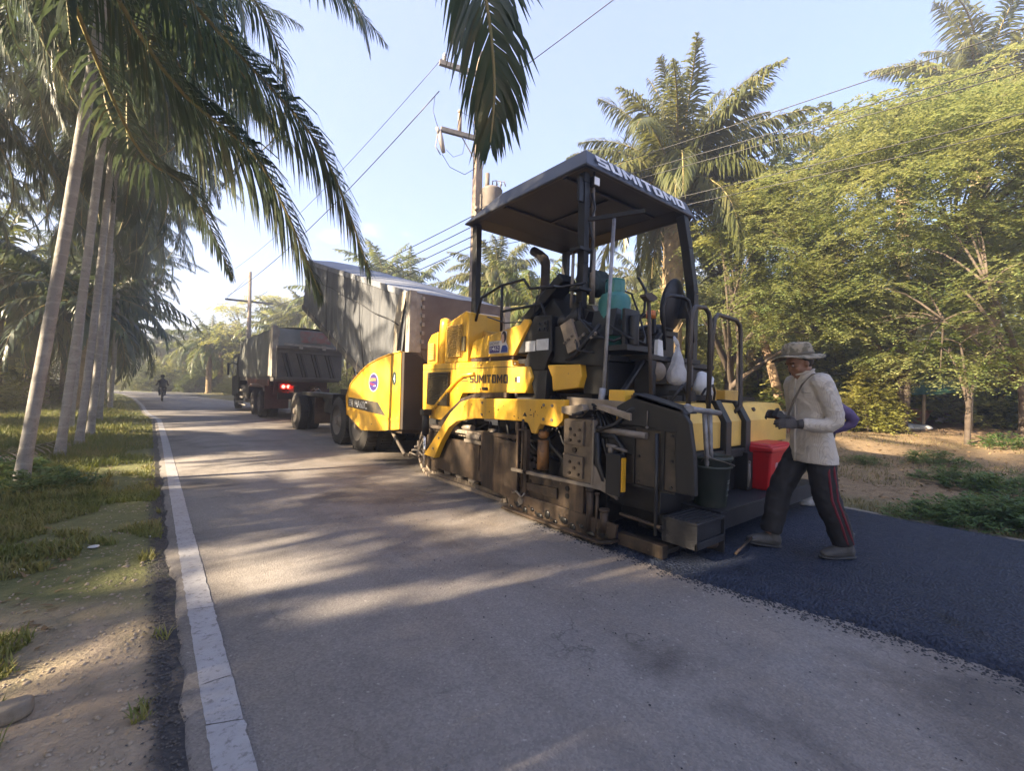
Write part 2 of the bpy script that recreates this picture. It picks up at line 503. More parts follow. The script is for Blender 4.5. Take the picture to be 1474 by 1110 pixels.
spk = t.ramp(vor.outputs['Color'], .1, .95)
col = t.mix(.55, col, t.mix(spk, (.12, .12, .122), (.36, .355, .35)), 'OVERLAY')
col = t.mix(t.math('MULTIPLY', t.ramp(t.noise(P, 38, 2, .5), .68, .74), .55), col, (.42, .40, .37))
t.L(col, t.b.inputs['Base Color']); t.L(t.ramp(n2, .3, .7, (.62,) * 3 + (1,), (.82,) * 3 + (1,)), t.b.inputs['Roughness'])
t.b.inputs['Specular IOR Level'].default_value = .35
t.L(t.bump(vor.outputs['Distance'], .55, .006, t.bump(n3, .35, .006)), t.b.inputs['Normal'])
asphalt = t.mat
rows = []
for i, (l, r) in enumerate(zip(LR, RR)):
    jit = .05 * noise.noise((l.y * 1.3, 3, 0)) + .035 * noise.noise((l.y * 7, 9, 0)) + .02 * noise.noise((l.y * 23, 5, 0))
    jr = .06 * noise.noise((r.y * 2, 17, 0))
    q = [Vector((l.x + jit, l.y, -.035)), Vector((l.x + jit + .03, l.y, 0))]
    for k in (.25, .5, .75): q.append(Vector((l.x + (r.x - l.x) * k, l.y + (r.y - l.y) * k, .012 * (1 - abs(2 * k - 1)))))
    q += [Vector((r.x + jr - .03, r.y, 0)), Vector((r.x + jr, r.y, -.035))]
    rows.append(q)
MB().sheet(rows).build('road', asphalt, kind='structure')

# ---- painted edge line, cracked across every half metre or so
t = NT('road_line_paint'); P = t.pos()
c = t.mix(t.ramp(t.noise(P, 5, 8, .7), .35, .7), (.37, .37, .385), (.29, .285, .285))
c = t.mix(t.math('MULTIPLY', t.ramp(t.noise(P, 30, 7, .72), .53, .64), .8), c, (.15, .145, .14))
t.L(c, t.b.inputs['Base Color']); t.b.inputs['Roughness'].default_value = .75
t.L(t.bump(t.noise(P, 90, 3), .4, .005), t.b.inputs['Normal'])
linem = t.mat
mb = MB()
cl = []
for i, l in enumerate(LR):
    if l.y < -6: continue
    n_ = LR[min(i + 1, len(LR) - 1)] - LR[i - 1]; n_.normalize()
    cl.append((Vector((l.x + n_.y * .135, l.y - n_.x * .135)), Vector((n_.y, -n_.x))))
# walk along the line by arc length
seg = [0]
for i in range(1, len(cl)): seg.append(seg[-1] + (cl[i][0] - cl[i - 1][0]).length)
def along(s_):
    k = min(max(np.searchsorted(seg, s_) - 1, 0), len(cl) - 2)
    f = (s_ - seg[k]) / max(1e-6, seg[k + 1] - seg[k])
    return cl[k][0].lerp(cl[k + 1][0], f), cl[k][1].lerp(cl[k + 1][1], f)
sk1 = 0.; s_ = 0.; hw = .060
while s_ < seg[-1] - 1:
    ln = RND.uniform(.18, .8) if s_ < 22 else 1.5
    gap = RND.uniform(.0015, .006) if s_ < 22 else .0
    sk0 = sk1; sk1 = RND.uniform(-.025, .025)
    nr = max(2, int(ln / .035)) if s_ < 22 else 3
    g = []
    for k in range(nr + 1):
        f = k / nr; row = []
        for m_ in range(5):
            u = m_ / 4 * 2 - 1
            p, n_ = along(s_ + gap + (ln - gap) * f + u * (sk0 * (1 - f) + sk1 * f) + (.008 * noise.noise((s_ + f, u * 9, 1)) if k in (0, nr) else 0))
            e = u * hw + (.011 * noise.noise((s_ * 3 + f * 24, u * 5, 2)) if abs(u) == 1 and s_ < 22 else 0)
            row.append((p.x + n_.x * e, p.y + n_.y * e, .0044))
        g.append(row)
    mb.sheet(g, False); s_ += ln
mb.build('road_line', linem, kind='structure')
mb = MB(); g = []
for r in RR:
    if 27 < r.y < 70: g.append([(r.x - .35, r.y - .05, .0065), (r.x - .22, r.y, .0065)])
mb.sheet(g, False).build('far_road_line', linem, kind='structure')

# ---- fresh asphalt mat with its crumbling edge
t = NT('fresh_asphalt'); P = t.pos()
vor = t.N('TexVoronoi'); vor.inputs['Scale'].default_value = 52; t.L(P, vor.inputs['Vector'])
n2 = t.noise(P, 1.1, 6); n3 = t.noise(P, 150, 3, .8)
col = t.mix(t.ramp(n2, .35, .65), (.010, .016, .034), (.017, .024, .046))
col = t.mix(.5, col, t.mix(t.ramp(vor.outputs['Color'], .2, .9), (.003, .004, .006), (.038, .046, .066)), 'ADD')
t.L(col, t.b.inputs['Base Color'])
t.L(t.ramp(t.noise(P, 30, 4), .3, .7, (.55,) * 3 + (1,), (.75,) * 3 + (1,)), t.b.inputs['Roughness'])
t.b.inputs['Specular IOR Level'].default_value = .3
mps = t.N('Mapping'); mps.inputs['Scale'].default_value = (9, .5, 1); t.L(P, mps.inputs[0]); scr = t.noise(mps.outputs[0], 1., 5)
col = t.mix(t.math('MULTIPLY', t.ramp(scr, .5, .7), .5), col, (.034, .042, .062)); col = t.mix(t.math('MULTIPLY', t.ramp(t.noise(P, 3.5, 6, .7), .56, .68), .6), col, (.008, .010, .014)); t.L(col, t.b.inputs['Base Color'])
t.L(t.bump(vor.outputs['Distance'], 1., .018, t.bump(n3, .6, .008)), t.b.inputs['Normal'])
fresh = t.mat
xx = np.unique(np.concatenate([np.arange(2.74, 3.42, .022), np.arange(3.42, 6.3, .24), np.arange(6.1, 6.56, .04)]))
yy = np.concatenate([np.linspace(-40, -2, 40), np.arange(-1.9, 3.4, .022), [3.45]])
g = np.zeros((len(yy), len(xx), 3))
for j, y in enumerate(yy):
    y = float(y)
    e = 2.85 + .05 * noise.noise((y * .8, 1, 4)) + .025 * noise.noise((y * 6, 2, 4)) + .20 * max(0, min(1, (1.6 - y) / 1.2))
    er = 6.33 + .05 * noise.noise((y * 1.5, 8, 4)) + .10 * max(0, -y)
    for i, x in enumerate(xx):
        x = float(x)
        xx_ = x + max(0, x - 6.2) * .35 * max(0, -y) if y < 0 else x
        top = .05
        k = min(1, max(0, (x - e) / .30)); kr = min(1, max(0, (er - xx_) / .15))
        k = k * k * (3 - 2 * k)
        z = -.02 + (top + .02) * k * kr
        rough = .024 * (1 - abs(2 * k - 1)) + .0022
        z += rough * (noise.noise((x * 38, y * 38, 0)) + .7 * noise.noise((x * 75, y * 75, 5)))
        g[j, i] = (xx_, y, z)
nx = len(xx)
jj, ii = np.meshgrid(np.arange(len(yy) - 1), np.arange(nx - 1), indexing='ij')
a = (jj * nx + ii).ravel()
obj('fresh_asphalt_mat', np_mesh('fresh_asphalt_mat', g.reshape(-1, 3), [np.stack([a, a + 1, a + nx + 1, a + nx], 1)], fresh, smooth=True), kind='structure')


# ---- loose stones, crumbs and litter: uncountable
def pebbles(name, spots, mat, flat=.6):
    base = np.array([(1, 0, 0), (-1, 0, 0), (0, 1, 0), (0, -1, 0), (0, 0, 1), (0, 0, -1)], float)
    fc = np.array([(0, 2, 4), (2, 1, 4), (1, 3, 4), (3, 0, 4), (2, 0, 5), (1, 2, 5), (3, 1, 5), (0, 3, 5)])
    S_ = np.array(spots); n = len(S_)
    jit = NR.uniform(.6, 1.3, (n, 6, 1)) * base[None]
    ang = NR.uniform(0, 2 * pi, n); ca, sa = np.cos(ang)[:, None], np.sin(ang)[:, None]
    el = NR.uniform(.6, 1.4, (n, 1))
    x = jit[..., 0] * el; y = jit[..., 1]
    vx = x * ca - y * sa; vy = x * sa + y * ca
    r = S_[:, 3][:, None]
    v = np.stack([S_[:, 0][:, None] + vx * r, S_[:, 1][:, None] + vy * r, S_[:, 2][:, None] + jit[..., 2] * r * flat], -1).reshape(-1, 3)
    f = (fc[None] + (np.arange(n) * 6)[:, None, None]).reshape(-1, 3)
    return obj(name, np_mesh(name, v, [f], mat), kind='stuff')


stonem = M('verge_stones', (.30, .245, .18), .9, c2=(.40, .33, .25), scale=9)
crumbm = M('asphalt_crumbs', (.010, .012, .018), .7, c2=(.02, .023, .03), scale=20)
sp = []
for _ in range(1700):
    x = -abs(RND.gauss(0, .5)) - .0; y = .9 + RND.expovariate(.32)
    if y > 16 or x < -2.4: continue
    sp.append((x, y, gz(x, y) + .002, RND.uniform(.004, .013) if RND.random() < .95 else RND.uniform(.012, .02)))
pebbles('verge_gravel', sp, stonem)
sp = []
for _ in range(4200):
    y = RND.uniform(-1.2, 3.2); x = 2.99 + RND.gauss(.0, .06) + .20 * max(0, min(1, (1.6 - y) / 1.2))
    sp.append((x, y, .010 + max(0, (x - 3.02 - .2 * max(0, min(1, (1.6 - y) / 1.2))) * .22), RND.uniform(.004, .012)))
for _ in range(200):
    sp.append((RND.uniform(1.2, 3.0), RND.uniform(-.2, 4.5), .012, RND.uniform(.003, .007)))
pebbles('asphalt_crumbs', sp, crumbm)
sp = []
for _ in range(3200):
    y = RND.uniform(.9, 9); x = .075 + RND.gauss(0, .04)
    sp.append((x, y, -.006, RND.uniform(.003, .009)))
pebbles('edge_gravel', sp, M('road_edge_gravel', (.06, .058, .06), .8, c2=(.13, .12, .115), scale=20))


# ---- grass blades: uncountable
def blades(name, spots, mat, lean=.5):
    S_ = np.array(spots); n = len(S_)          # x y z h w
    az = NR.uniform(0, 2 * pi, n); la = NR.uniform(.1, 1, n) * lean
    d = np.stack([np.cos(az) * la, np.sin(az) * la, np.ones(n)], 1); d /= np.linalg.norm(d, axis=1)[:, None]
    az2 = az + pi / 2 + NR.uniform(-.5, .5, n); wv = np.stack([np.cos(az2), np.sin(az2), np.zeros(n)], 1) * S_[:, 4:5]
    b = S_[:, :3]; h = S_[:, 3:4]
    mid = b + d * h * .55; d2 = d.copy(); d2[:, :2] *= 2.4; d2 /= np.linalg.norm(d2, axis=1)[:, None]
    tip = mid + d2 * h * .5
    v = np.stack([b - wv, b + wv, mid + wv * .8, mid - wv * .8, tip], 1).reshape(-1, 3)
    k = (np.arange(n) * 5)[:, None]
    return obj(name, np_mesh(name, v, [k + np.array([[0, 1, 2, 3]]), k + np.array([[3, 2, 4]])], mat), kind='stuff')


grassm = leaf_mat('verge_grass_blades', [(.08, .12, .03), (.15, .18, .05), (.24, .22, .08), (.34, .27, .13)], .6, .3)
drym = leaf_mat('dry_grass_blades', [(.10, .095, .035), (.20, .165, .075), (.30, .235, .13)], .7, .2)
sp = []
while len(sp) < 84000:
    y = 2.0 + RND.expovariate(.13); x = -RND.uniform(.06, 5.5) if y > 6.8 else -RND.uniform(.02, 2.2)
    if y > 50: continue
    k = noise.noise((x * .9, y * .9, 12)) * .5 + .5 + .25 * noise.noise((x * 4, y * 4, 2))
    thr = .30 if y > 6.5 else (.38 if y > 4.0 else .50)
    if x > -.5 and y < 12: thr += .12
    if k < thr: continue
    dist = (1 + y / 14)
    h = RND.uniform(.03, .11) * (1.6 if (y > 6.6 and x < -.5) else .8)
    xo = np.interp(y, _ly, _lx)
    sp.append((x + xo, y, gz(x + xo, y) - .005, h, RND.uniform(.0025, .005) * dist))
blades('verge_grass', sp, grassm, .8)
sp = []
for _ in range(200000):
    if len(sp) > 26000: break
    x = 6.5 + RND.expovariate(.28); y = RND.uniform(-3, 14)
    k = noise.noise((x * .6, y * .6, 22)) * .5 + .5
    if k < .52 and not (x < 7.1): continue
    if x < 6.45 + .1 * max(0, -y) * 1.35 + .1: continue
    sp.append((x, y, gz(x, y) - .005, RND.uniform(.03, .10), RND.uniform(.003, .007)))
blades('roadside_dry_grass', sp, drym, 1.0)
# fallen leaves
sp = []
for _ in range(9000):
    x = 6.7 + RND.expovariate(.16); y = RND.uniform(-4, 16)
    if x > 26: continue
    sp.append((x, y, gz(x, y) + .004, RND.uniform(.03, .08), RND.uniform(.012, .03)))
for _ in range(2600):
    x = -.4 - RND.expovariate(.3); y = 2.5 + RND.expovariate(.12)
    sp.append((x, y, gz(x, y) + .004, RND.uniform(.03, .07), RND.uniform(.006, .014)))
blades('fallen_leaf_litter', sp, leaf_mat('fallen_leaves', [(.10, .065, .03), (.22, .14, .07), (.36, .25, .14)], .85, .1), 6.)
# ================================================================== PAVER
PV = thing('asphalt_paver', 'yellow and black crawler asphalt paver with a grey canopy roof, working behind the tipped trailer', 'paver', (4.2, 4.5, 0))


def text_mesh(body, width, height, depth=.002, offset=0.004):
    cu = bpy.data.curves.new('lettering', 'FONT'); cu.body = body; cu.size = 1; cu.extrude = 0; cu.offset = offset
    o = bpy.data.objects.new('lettering', cu); COL.objects.link(o)
    dg = bpy.context.evaluated_depsgraph_get(); dg.update()
    me = bpy.data.meshes.new_from_object(o.evaluated_get(dg), depsgraph=dg)
    bpy.data.objects.remove(o); bpy.data.curves.remove(cu)
    n = len(me.vertices); a = np.zeros(n * 3, np.float32); me.vertices.foreach_get('co', a); a = a.reshape(-1, 3)
    mn, mx_ = a.min(0), a.max(0)
    a[:, 0] = (a[:, 0] - mn[0]) / (mx_[0] - mn[0]) * width; a[:, 1] = (a[:, 1] - mn[1]) / (mx_[1] - mn[1]) * height
    return a, [list(p.vertices) for p in me.polygons]


def lettering(body, o, xd, ud, w, h, mat, parent, offset=.004, name='lettering', italic=0.):
    a, fs = text_mesh(body, w, h, offset=offset)
    o, xd, ud = Vector(o), Vector(xd).normalized(), Vector(ud).normalized()
    mb = MB(); mb.add([o + xd * (float(p[0]) + italic * float(p[1])) + ud * float(p[1]) for p in a], fs)
    return mb.build(name, mat, parent)


GLYPH = {   # heavy block capitals drawn as butted bars: x0, y0, x1, y1 in a .74 x 1 cell; a 4-point entry is a slanted bar
    'S': [(0, .80, .74, 1), (0, .58, .24, .80), (0, .40, .74, .58), (.50, .20, .74, .40), (0, 0, .74, .20)],
    'U': [(0, .20, .25, 1), (.49, .20, .74, 1), (.04, 0, .70, .20)],
    'M': [(0, 0, .20, 1), (.70, 0, .90, 1), ((.20, 1), (.20, .66), (.45, .18), (.45, .52)), ((.70, 1), (.45, .52), (.45, .18), (.70, .66))],
    'I': [(0, 0, .25, 1)], 'T': [(0, .80, .74, 1), (.245, 0, .495, .80)],
    'O': [(.04, .80, .70, 1), (0, .20, .25, .80), (.49, .20, .74, .80), (.04, 0, .70, .20)]}
def block_lettering(word, o, xd, ud, w, h, mat, parent):
    o, xd, ud = Vector(o), Vector(xd).normalized(), Vector(ud).normalized()
    adv = {k: max(max(p[0] for p in q) if len(q) == 4 and isinstance(q[0], tuple) else q[2] for q in g) for k, g in GLYPH.items()}
    tot = sum(adv[k] + .13 for k in word) - .13
    mb = MB(); x = 0.
    for k in word:
        for q in GLYPH[k]:
            pts = list(q) if isinstance(q[0], tuple) else [(q[0], q[1]), (q[2], q[1]), (q[2], q[3]), (q[0], q[3])]
            mb.add([o + xd * ((x + a) / tot * w) + ud * (b_ * h) for a, b_ in pts], [(0, 1, 2, 3)])
        x += adv[k] + .13
    return mb.build('lettering', mat, parent)


def part(name, mat, fn, parent=None, bevel=0, **kw):
    mb = MB(); fn(mb)
    return mb.build(name, mat, parent or PV, bevel, **kw)


SL = (0, -1, 0)       # reading direction on the left flank
XB = 3.05
# ---- hopper
wing = [(8.98, .70), (9.05, 1.08), (8.82, 1.32), (8.3, 1.56), (7.9, 1.69), (7.47, 1.77), (7.0, 1.83), (6.58, 1.86), (6.58, .62), (7.4, .52), (8.2, .46)]
hw1 = part('hopper_wing', yellow, lambda b: b.prism('x', 3.05, 3.12, wing), bevel=.012)
part('hopper_wing', yellow, lambda b: b.prism('x', 5.68, 5.75, wing), bevel=.012)
part('wing_crease', yellow, lambda b: b.prism('x', 3.037, 3.05, [(8.96, .82), (8.96, .80), (6.6, .74), (6.6, .77)]), hw1)
part('hopper_end_plate', M('brown_black_rubber', (.035, .026, .020), .75, c2=(.05, .036, .026), scale=2), lambda b: b.prism('y', 6.50, 6.58, [(3.07, .62), (3.56, .62), (3.56, 1.60), (3.46, 1.72), (3.3, 1.83), (3.07, 1.85)]), bevel=.01)
part('hopper_end_plate', black, lambda b: b.prism('y', 6.50, 6.58, [(5.34, .62), (5.73, .62), (5.73, 1.85), (5.5, 1.84), (5.34, 1.70)]), bevel=.01)
part('hopper_floor', brownsteel, lambda b: (b.box(3.5, 5.3, 6.1, 9.0, .5, .58), b.prism('y', 6.62, 8.95, [(3.12, .55), (3.55, .55), (3.2, 1.5), (3.12, 1.5)]), b.prism('y', 6.62, 8.95, [(5.25, .55), (5.68, .55), (5.68, 1.5), (5.6, 1.5)])))
part('push_roller', steel, lambda b: (b.cyl((3.5, 9.25, .55), (5.3, 9.25, .55), .10), b.box(3.6, 3.7, 8.9, 9.3, .5, .6), b.box(5.1, 5.2, 8.9, 9.3, .5, .6)))
def _oval(mb, cy, cz, ry, rz, x, n=28):
    mb.add([(x, cy + ry * math.cos(2 * pi * k / n), cz + rz * math.sin(2 * pi * k / n)) for k in range(n)], [tuple(range(n))])
purple = M('sticker_purple', (.05, .035, .16), .4); stwhite = M('sticker_white', (.62, .60, .58), .45); stred = M('sticker_red', (.45, .03, .05), .4)
blackink = M('black_lettering', (.03, .022, .015), .5); whiteink = M('white_lettering', (.62, .64, .68), .5, c2=(.5, .52, .56), scale=8)
yellowink = M('yellow_lettering', (.62, .42, .05), .5); skinink = M('printed_skin', (.50, .32, .24), .5); blueink = M('printed_blue', (.03, .06, .25), .5); hairink = M('printed_hair', (.03, .018, .02), .5)
ov = part('oval_sticker', stwhite, lambda b: _oval(b, 7.66, 1.36, .215, .165, 3.047), hw1)
part('oval_sticker', purple, lambda b: _oval(b, 7.66, 1.36, .195, .148, 3.044), hw1)
lettering('LEADWAY', (3.041, 7.82, 1.38), SL, (0, 0, 1), .30, .058, yellowink, hw1)
part('sticker_bar', stred, lambda b: b.add([(3.041, 7.83, 1.33), (3.041, 7.60, 1.30), (3.041, 7.60, 1.325), (3.041, 7.83, 1.355)], [(0, 1, 2, 3)]), hw1)
lettering('Service', (3.041, 7.66, 1.285), SL, (0, 0, 1), .12, .045, whiteink, hw1)
part('number_disc', M('dark_green_sticker', (.02, .04, .035), .4), lambda b: _oval(b, 6.79, 1.43, .075, .115, 3.047), hw1)
lettering('4', (3.043, 6.82, 1.365), SL, (0, 0, 1), .065, .13, whiteink, hw1)
part('model_plate', M('dark_decal', (.035, .033, .03), .5, c2=(.10, .08, .05), scale=6), lambda b: b.add([(3.047, 8.93, .87), (3.047, 7.10, .80), (3.047, 7.45, 1.02), (3.047, 8.93, 1.06)], [(0, 1, 2, 3)]), hw1)
lettering('HA60C', (3.043, 8.55, .885), (0, -1, -.03), (0, 0, 1), .62, .135, whiteink, hw1)
for k in range(4):
    part('decal_stripe', whiteink, lambda b, k=k: b.add([(3.043, 8.87, .90 + .035 * k), (3.043, 8.66, .892 + .035 * k), (3.043, 8.66, .902 + .035 * k), (3.043, 8.87, .91 + .035 * k)], [(0, 1, 2, 3)]), hw1)
part('wing_cylinder', steel, lambda b: (b.cyl((3.2, 7.3, .62), (3.15, 6.55, .22), .03), b.cyl((3.2, 7.6, .78), (3.2, 7.2, .56), .045)))
# ---- chassis and crawler
part('chassis', blackrough, lambda b: (b.box(3.42, 5.35, 2.95, 6.5, .38, 1.28), b.box(3.3, 5.45, 3.4, 6.0, .85, 1.25)))
def crawler(mb, x0, x1):
    ya, yb, zc, r = 4.05, 5.72, .38, .36
    path = []
    n = 12
    for k in range(26): path.append((ya + (yb - ya) * k / 25, .03, 0))
    for k in range(1, n): path.append((yb + r * math.sin(pi * k / n), zc - (r - .01) * math.cos(pi * k / n), pi * k / n))
    for k in range(26): path.append((yb - (yb - ya) * k / 25, .74, pi))
    for k in range(1, n): path.append((ya - r * math.sin(pi * k / n), zc + (r - .01) * math.cos(pi * k / n), pi + pi * k / n))
    for y, z, a in path:
        c, s = math.cos(a), math.sin(a)
        mb.obox(((x0 + x1) / 2, y, z), ((x1 - x0) / 2, 0, 0), (0, c * .036, s * .036), (0, -s * .022, c * .022))
        mb.obox(((x0 + x1) / 2 - .07, y - s * -.045 * 1, z + c * .045), (.03, 0, 0), (0, c * .045, s * .045), (0, -s * .025, c * .025))
        mb.obox(((x0 + x1) / 2 + .07, y + s * .045, z + c * .045), (.03, 0, 0), (0, c * .03, s * .03), (0, -s * .025, c * .025))
for x0, x1 in ((3.14, 3.46), (5.34, 5.66)):
    tk = part('crawler_track', M('dusty_track_steel', (.24, .20, .16), .7, .1, c2=(.12, .09, .07), scale=9, dust=(.36, .28, .20), damt=.5) if x0 < 4 else bpy.data.materials['dusty_track_steel'], lambda b: crawler(b, x0, x1))
    part('track_frame', brownsteel, lambda b: (b.box(x0 + .02, x1 - .04, 4.25, 5.6, .16, .56), b.box(x0 + .01, x0 + .06, 4.5, 5.5, .30, .62)), tk)
    part('track_wheel', brownsteel, lambda b: (b.cyl((x0 + .05, 4.05, .38), (x1 - .05, 4.05, .38), .29, n=22), b.cyl((x0 + .03, 4.05, .38), (x1 - .03, 4.05, .38), .12, n=14)), tk)
    part('track_wheel', brownsteel, lambda b: (b.cyl((x0 + .05, 5.72, .38), (x1 - .05, 5.72, .38), .29, n=22), b.cyl((x0 + .03, 5.72, .38), (x1 - .03, 5.72, .38), .12, n=14)), tk)
    for k in range(5):
        part('track_roller', steel, lambda b, k=k: b.cyl((x0 + .07, 4.45 + .3 * k, .15), (x1 - .05, 4.45 + .3 * k, .15), .075), tk)
part('deflector_plate', brownsteel, lambda b: b.prism('x', 3.04, 3.07, [(4.32, .78), (3.66, .74), (3.63, .12), (4.28, .16)]), bevel=.005)
part('lift_cylinder', black, lambda b: (b.cyl((3.1, 5.80, .62), (3.1, 5.80, .92), .05), b.box(3.04, 3.16, 5.74, 5.86, .9, .98)))
part('lift_rod', chrome, lambda b: b.cyl((3.1, 5.80, .14), (3.1, 5.80, .64), .028))
part('pipe_fittings', steel, lambda b: [b.tube([(3.2, 6.5 - .1 * k, .2 + .09 * (k % 4)), (3.14, 6.35 - .08 * k, .28 + .05 * (k % 3)), (3.18, 6.1 - .04 * k, .25 + .1 * (k % 4))], .016) for k in range(7)])
part('underside_hose', hose, lambda b: [b.tube([(3.35, 5.2 - .35 * k, .95), (3.22, 5.1 - .35 * k, .80 - .05 * (k % 2)), (3.25, 4.85 - .35 * k, .74), (3.4, 4.6 - .3 * k, .88)], .02) for k in range(5)])
part('pump_block', steel, lambda b: (b.cyl((3.16, 4.75, .70), (3.16, 4.45, .70), .05), b.box(3.12, 3.25, 4.4, 4.8, .62, .66), b.cyl((3.18, 4.9, .80), (3.18, 4.7, .80), .04), b.cyl((3.2, 4.35, .78), (3.2, 4.2, .78), .045)))
wn = part('warning_sticker', paper, lambda b: (b.box(3.285, 3.297, 4.50, 4.60, .90, 1.0), b.box(3.285, 3.297, 4.32, 4.485, .86, 1.03)))
# ---- lower engine hood
hood = [(6.12, 1.65), (3.97, 1.645), (3.96, 1.575), (3.68, 1.565), (3.62, 1.44), (3.72, 1.27), (5.0, 1.24), (5.25, .84), (6.09, .845)]
eh = part('engine_hood', yellow, lambda b: b.prism('x', 3.2, 5.45, hood), bevel=.015)
part('hood_seam', blackink, lambda b: (b.add([(3.197, 4.66, 1.25), (3.197, 4.652, 1.25), (3.197, 4.652, 1.635), (3.197, 4.66, 1.635)], [(0, 1, 2, 3)]), b.add([(3.197, 6.1, 1.562), (3.197, 3.70, 1.562), (3.197, 3.70, 1.57), (3.197, 6.1, 1.57)], [(0, 1, 2, 3)])), eh)
part('hood_rib', yellow, lambda b: b.tube([(3.19, 5.88, .90), (3.185, 5.5, 1.15), (3.185, 5.12, 1.40), (3.185, 4.95, 1.475), (3.185, 4.7, 1.49)], .028, 6), eh)
def louvre(mb, x, y0, y1, z0, z1, n):
    mb.box(x - .004, x + .03, y0, y1, z0, z1)
    for k in range(n):
        z = z0 + (z1 - z0) * (k + .5) / n
        mb.obox((x - .012, (y0 + y1) / 2, z), (.004, 0, .010), (0, (y1 - y0) / 2 - .012, 0), (.012, 0, -.006))
part('grille', M('grille_dark_olive', (.05, .036, .012), .6), lambda b: louvre(b, 3.192, 5.31, 5.93, 1.05, 1.52, 17), eh)
part('arch_guard_plate', brownsteel, lambda b: b.prism('x', 3.16, 3.2, [(5.55, .80), (5.2, 1.02), (4.95, 1.17), (4.6, 1.25), (4.0, 1.27), (4.0, 1.21), (4.55, 1.2), (4.9, 1.1), (5.2, .9), (5.4, .72)]), eh)  # brown guard band following the curve of the tow arm
block_lettering('SUMITOMO', (3.193, 4.82, 1.375), SL, (0, 0, 1), .80, .105, blackink, eh)
for k in range(3):
    part('logo_stripe', blackink, lambda b, k=k: b.add([(3.195, 5.06 - .02 * k, 1.46 - .035 * k), (3.195, 4.89 - .02 * k, 1.46 - .035 * k), (3.195, 4.90 - .02 * k, 1.475 - .035 * k), (3.195, 5.05 - .02 * k, 1.475 - .035 * k)], [(0, 1, 2, 3)]), eh)
part('label_square', blackink, lambda b: b.add([(3.195, 3.90, 1.39), (3.195, 3.86, 1.39), (3.195, 3.86, 1.45), (3.195, 3.90, 1.45)], [(0, 1, 2, 3)]), eh)
part('label_square', stwhite, lambda b: b.add([(3.195, 3.855, 1.39), (3.195, 3.81, 1.39), (3.195, 3.81, 1.45), (3.195, 3.855, 1.45)], [(0, 1, 2, 3)]), eh)
# ---- upper hood with its tall intake box
ub = part('intake_box', yellow, lambda b: b.prism('x', 3.22, 3.75, [(5.52, 1.652), (4.93, 1.652), (4.90, 2.30), (5.0, 2.335), (5.50, 2.20)]), bevel=.015)
part('grille', yellow_dirty, lambda b: louvre(b, 3.212, 5.05, 5.42, 1.72, 2.16, 16), ub)
part('latch', M('khaki_latch', (.16, .13, .06), .5), lambda b: b.box(3.19, 3.216, 4.96, 5.03, 1.80, 1.99), ub)
sb = part('intake_box', yellow, lambda b: b.prism('x', 3.24, 3.7, [(6.06, 1.652), (5.76, 1.652), (5.76, 2.12), (5.95, 2.09), (6.06, 1.98)]), bevel=.015)
part('grille', yellow_dirty, lambda b: louvre(b, 3.232, 5.80, 6.0, 1.70, 1.95, 10), sb)
part('filter_pipe', yellow, lambda b: b.tube([(3.3, 5.64, 1.652), (3.3, 5.64, 2.2), (3.3, 5.64, 2.29), (3.3, 5.64, 2.31)], [.085, .085, .075, .03], 16))
part('upper_hood', yellow_dirty, lambda b: b.prism('x', 3.45, 5.3, [(5.95, 1.652), (3.8, 1.652), (3.85, 1.98), (4.6, 2.0), (5.0, 2.12), (5.9, 1.95)]), bevel=.02)
wd = part('side_fender', yellow, lambda b: b.prism('x', 3.22, 3.27, [(4.86, 1.70), (4.80, 1.90), (4.70, 1.935), (3.86, 2.045), (3.80, 2.10), (3.72, 2.09), (3.70, 2.04), (3.955, 1.72), (3.97, 1.70)]), bevel=.008)
part('fender_ledge', M('dark_brown_ledge', (.05, .03, .02), .7), lambda b: b.box(3.24, 3.45, 3.99, 4.86, 1.652, 1.70))  # dark brown ledge below the fender
xs_ = 3.216
part('phone_sticker', stwhite, lambda b: b.add([(xs_, 4.44, 1.735), (xs_, 4.06, 1.735), (xs_, 4.06, 1.80), (xs_, 4.10, 1.86), (xs_, 4.09, 1.985), (xs_, 4.16, 2.005), (xs_, 4.20, 1.98), (xs_, 4.20, 1.885), (xs_, 4.44, 1.885)], [tuple(range(9))]), wd)
part('phone_sticker', purple, lambda b: b.add([(xs_ - .003, 4.43, 1.742), (xs_ - .003, 4.22, 1.742), (xs_ - .003, 4.22, 1.828), (xs_ - .003, 4.43, 1.828)], [(0, 1, 2, 3)]), wd)
lettering('1462', (xs_ - .006, 4.395, 1.768), SL, (0, 0, 1), .16, .052, whiteink, wd)
lettering('LEADWAY', (xs_ - .006, 4.43, 1.838), SL, (0, 0, 1), .205, .040, blackink, wd)
part('printed_jacket', blueink, lambda b: b.add([(xs_ - .004, 4.20, 1.742), (xs_ - .004, 4.07, 1.742), (xs_ - .004, 4.07, 1.79), (xs_ - .004, 4.10, 1.825), (xs_ - .004, 4.17, 1.825)], [(0, 1, 2, 3, 4)]), wd)
part('printed_hair', hairink, lambda b: _oval(b, 4.145, 1.925, .05, .07, xs_ - .004), wd)
part('printed_face', skinink, lambda b: _oval(b, 4.158, 1.905, .028, .056, xs_ - .007), wd)
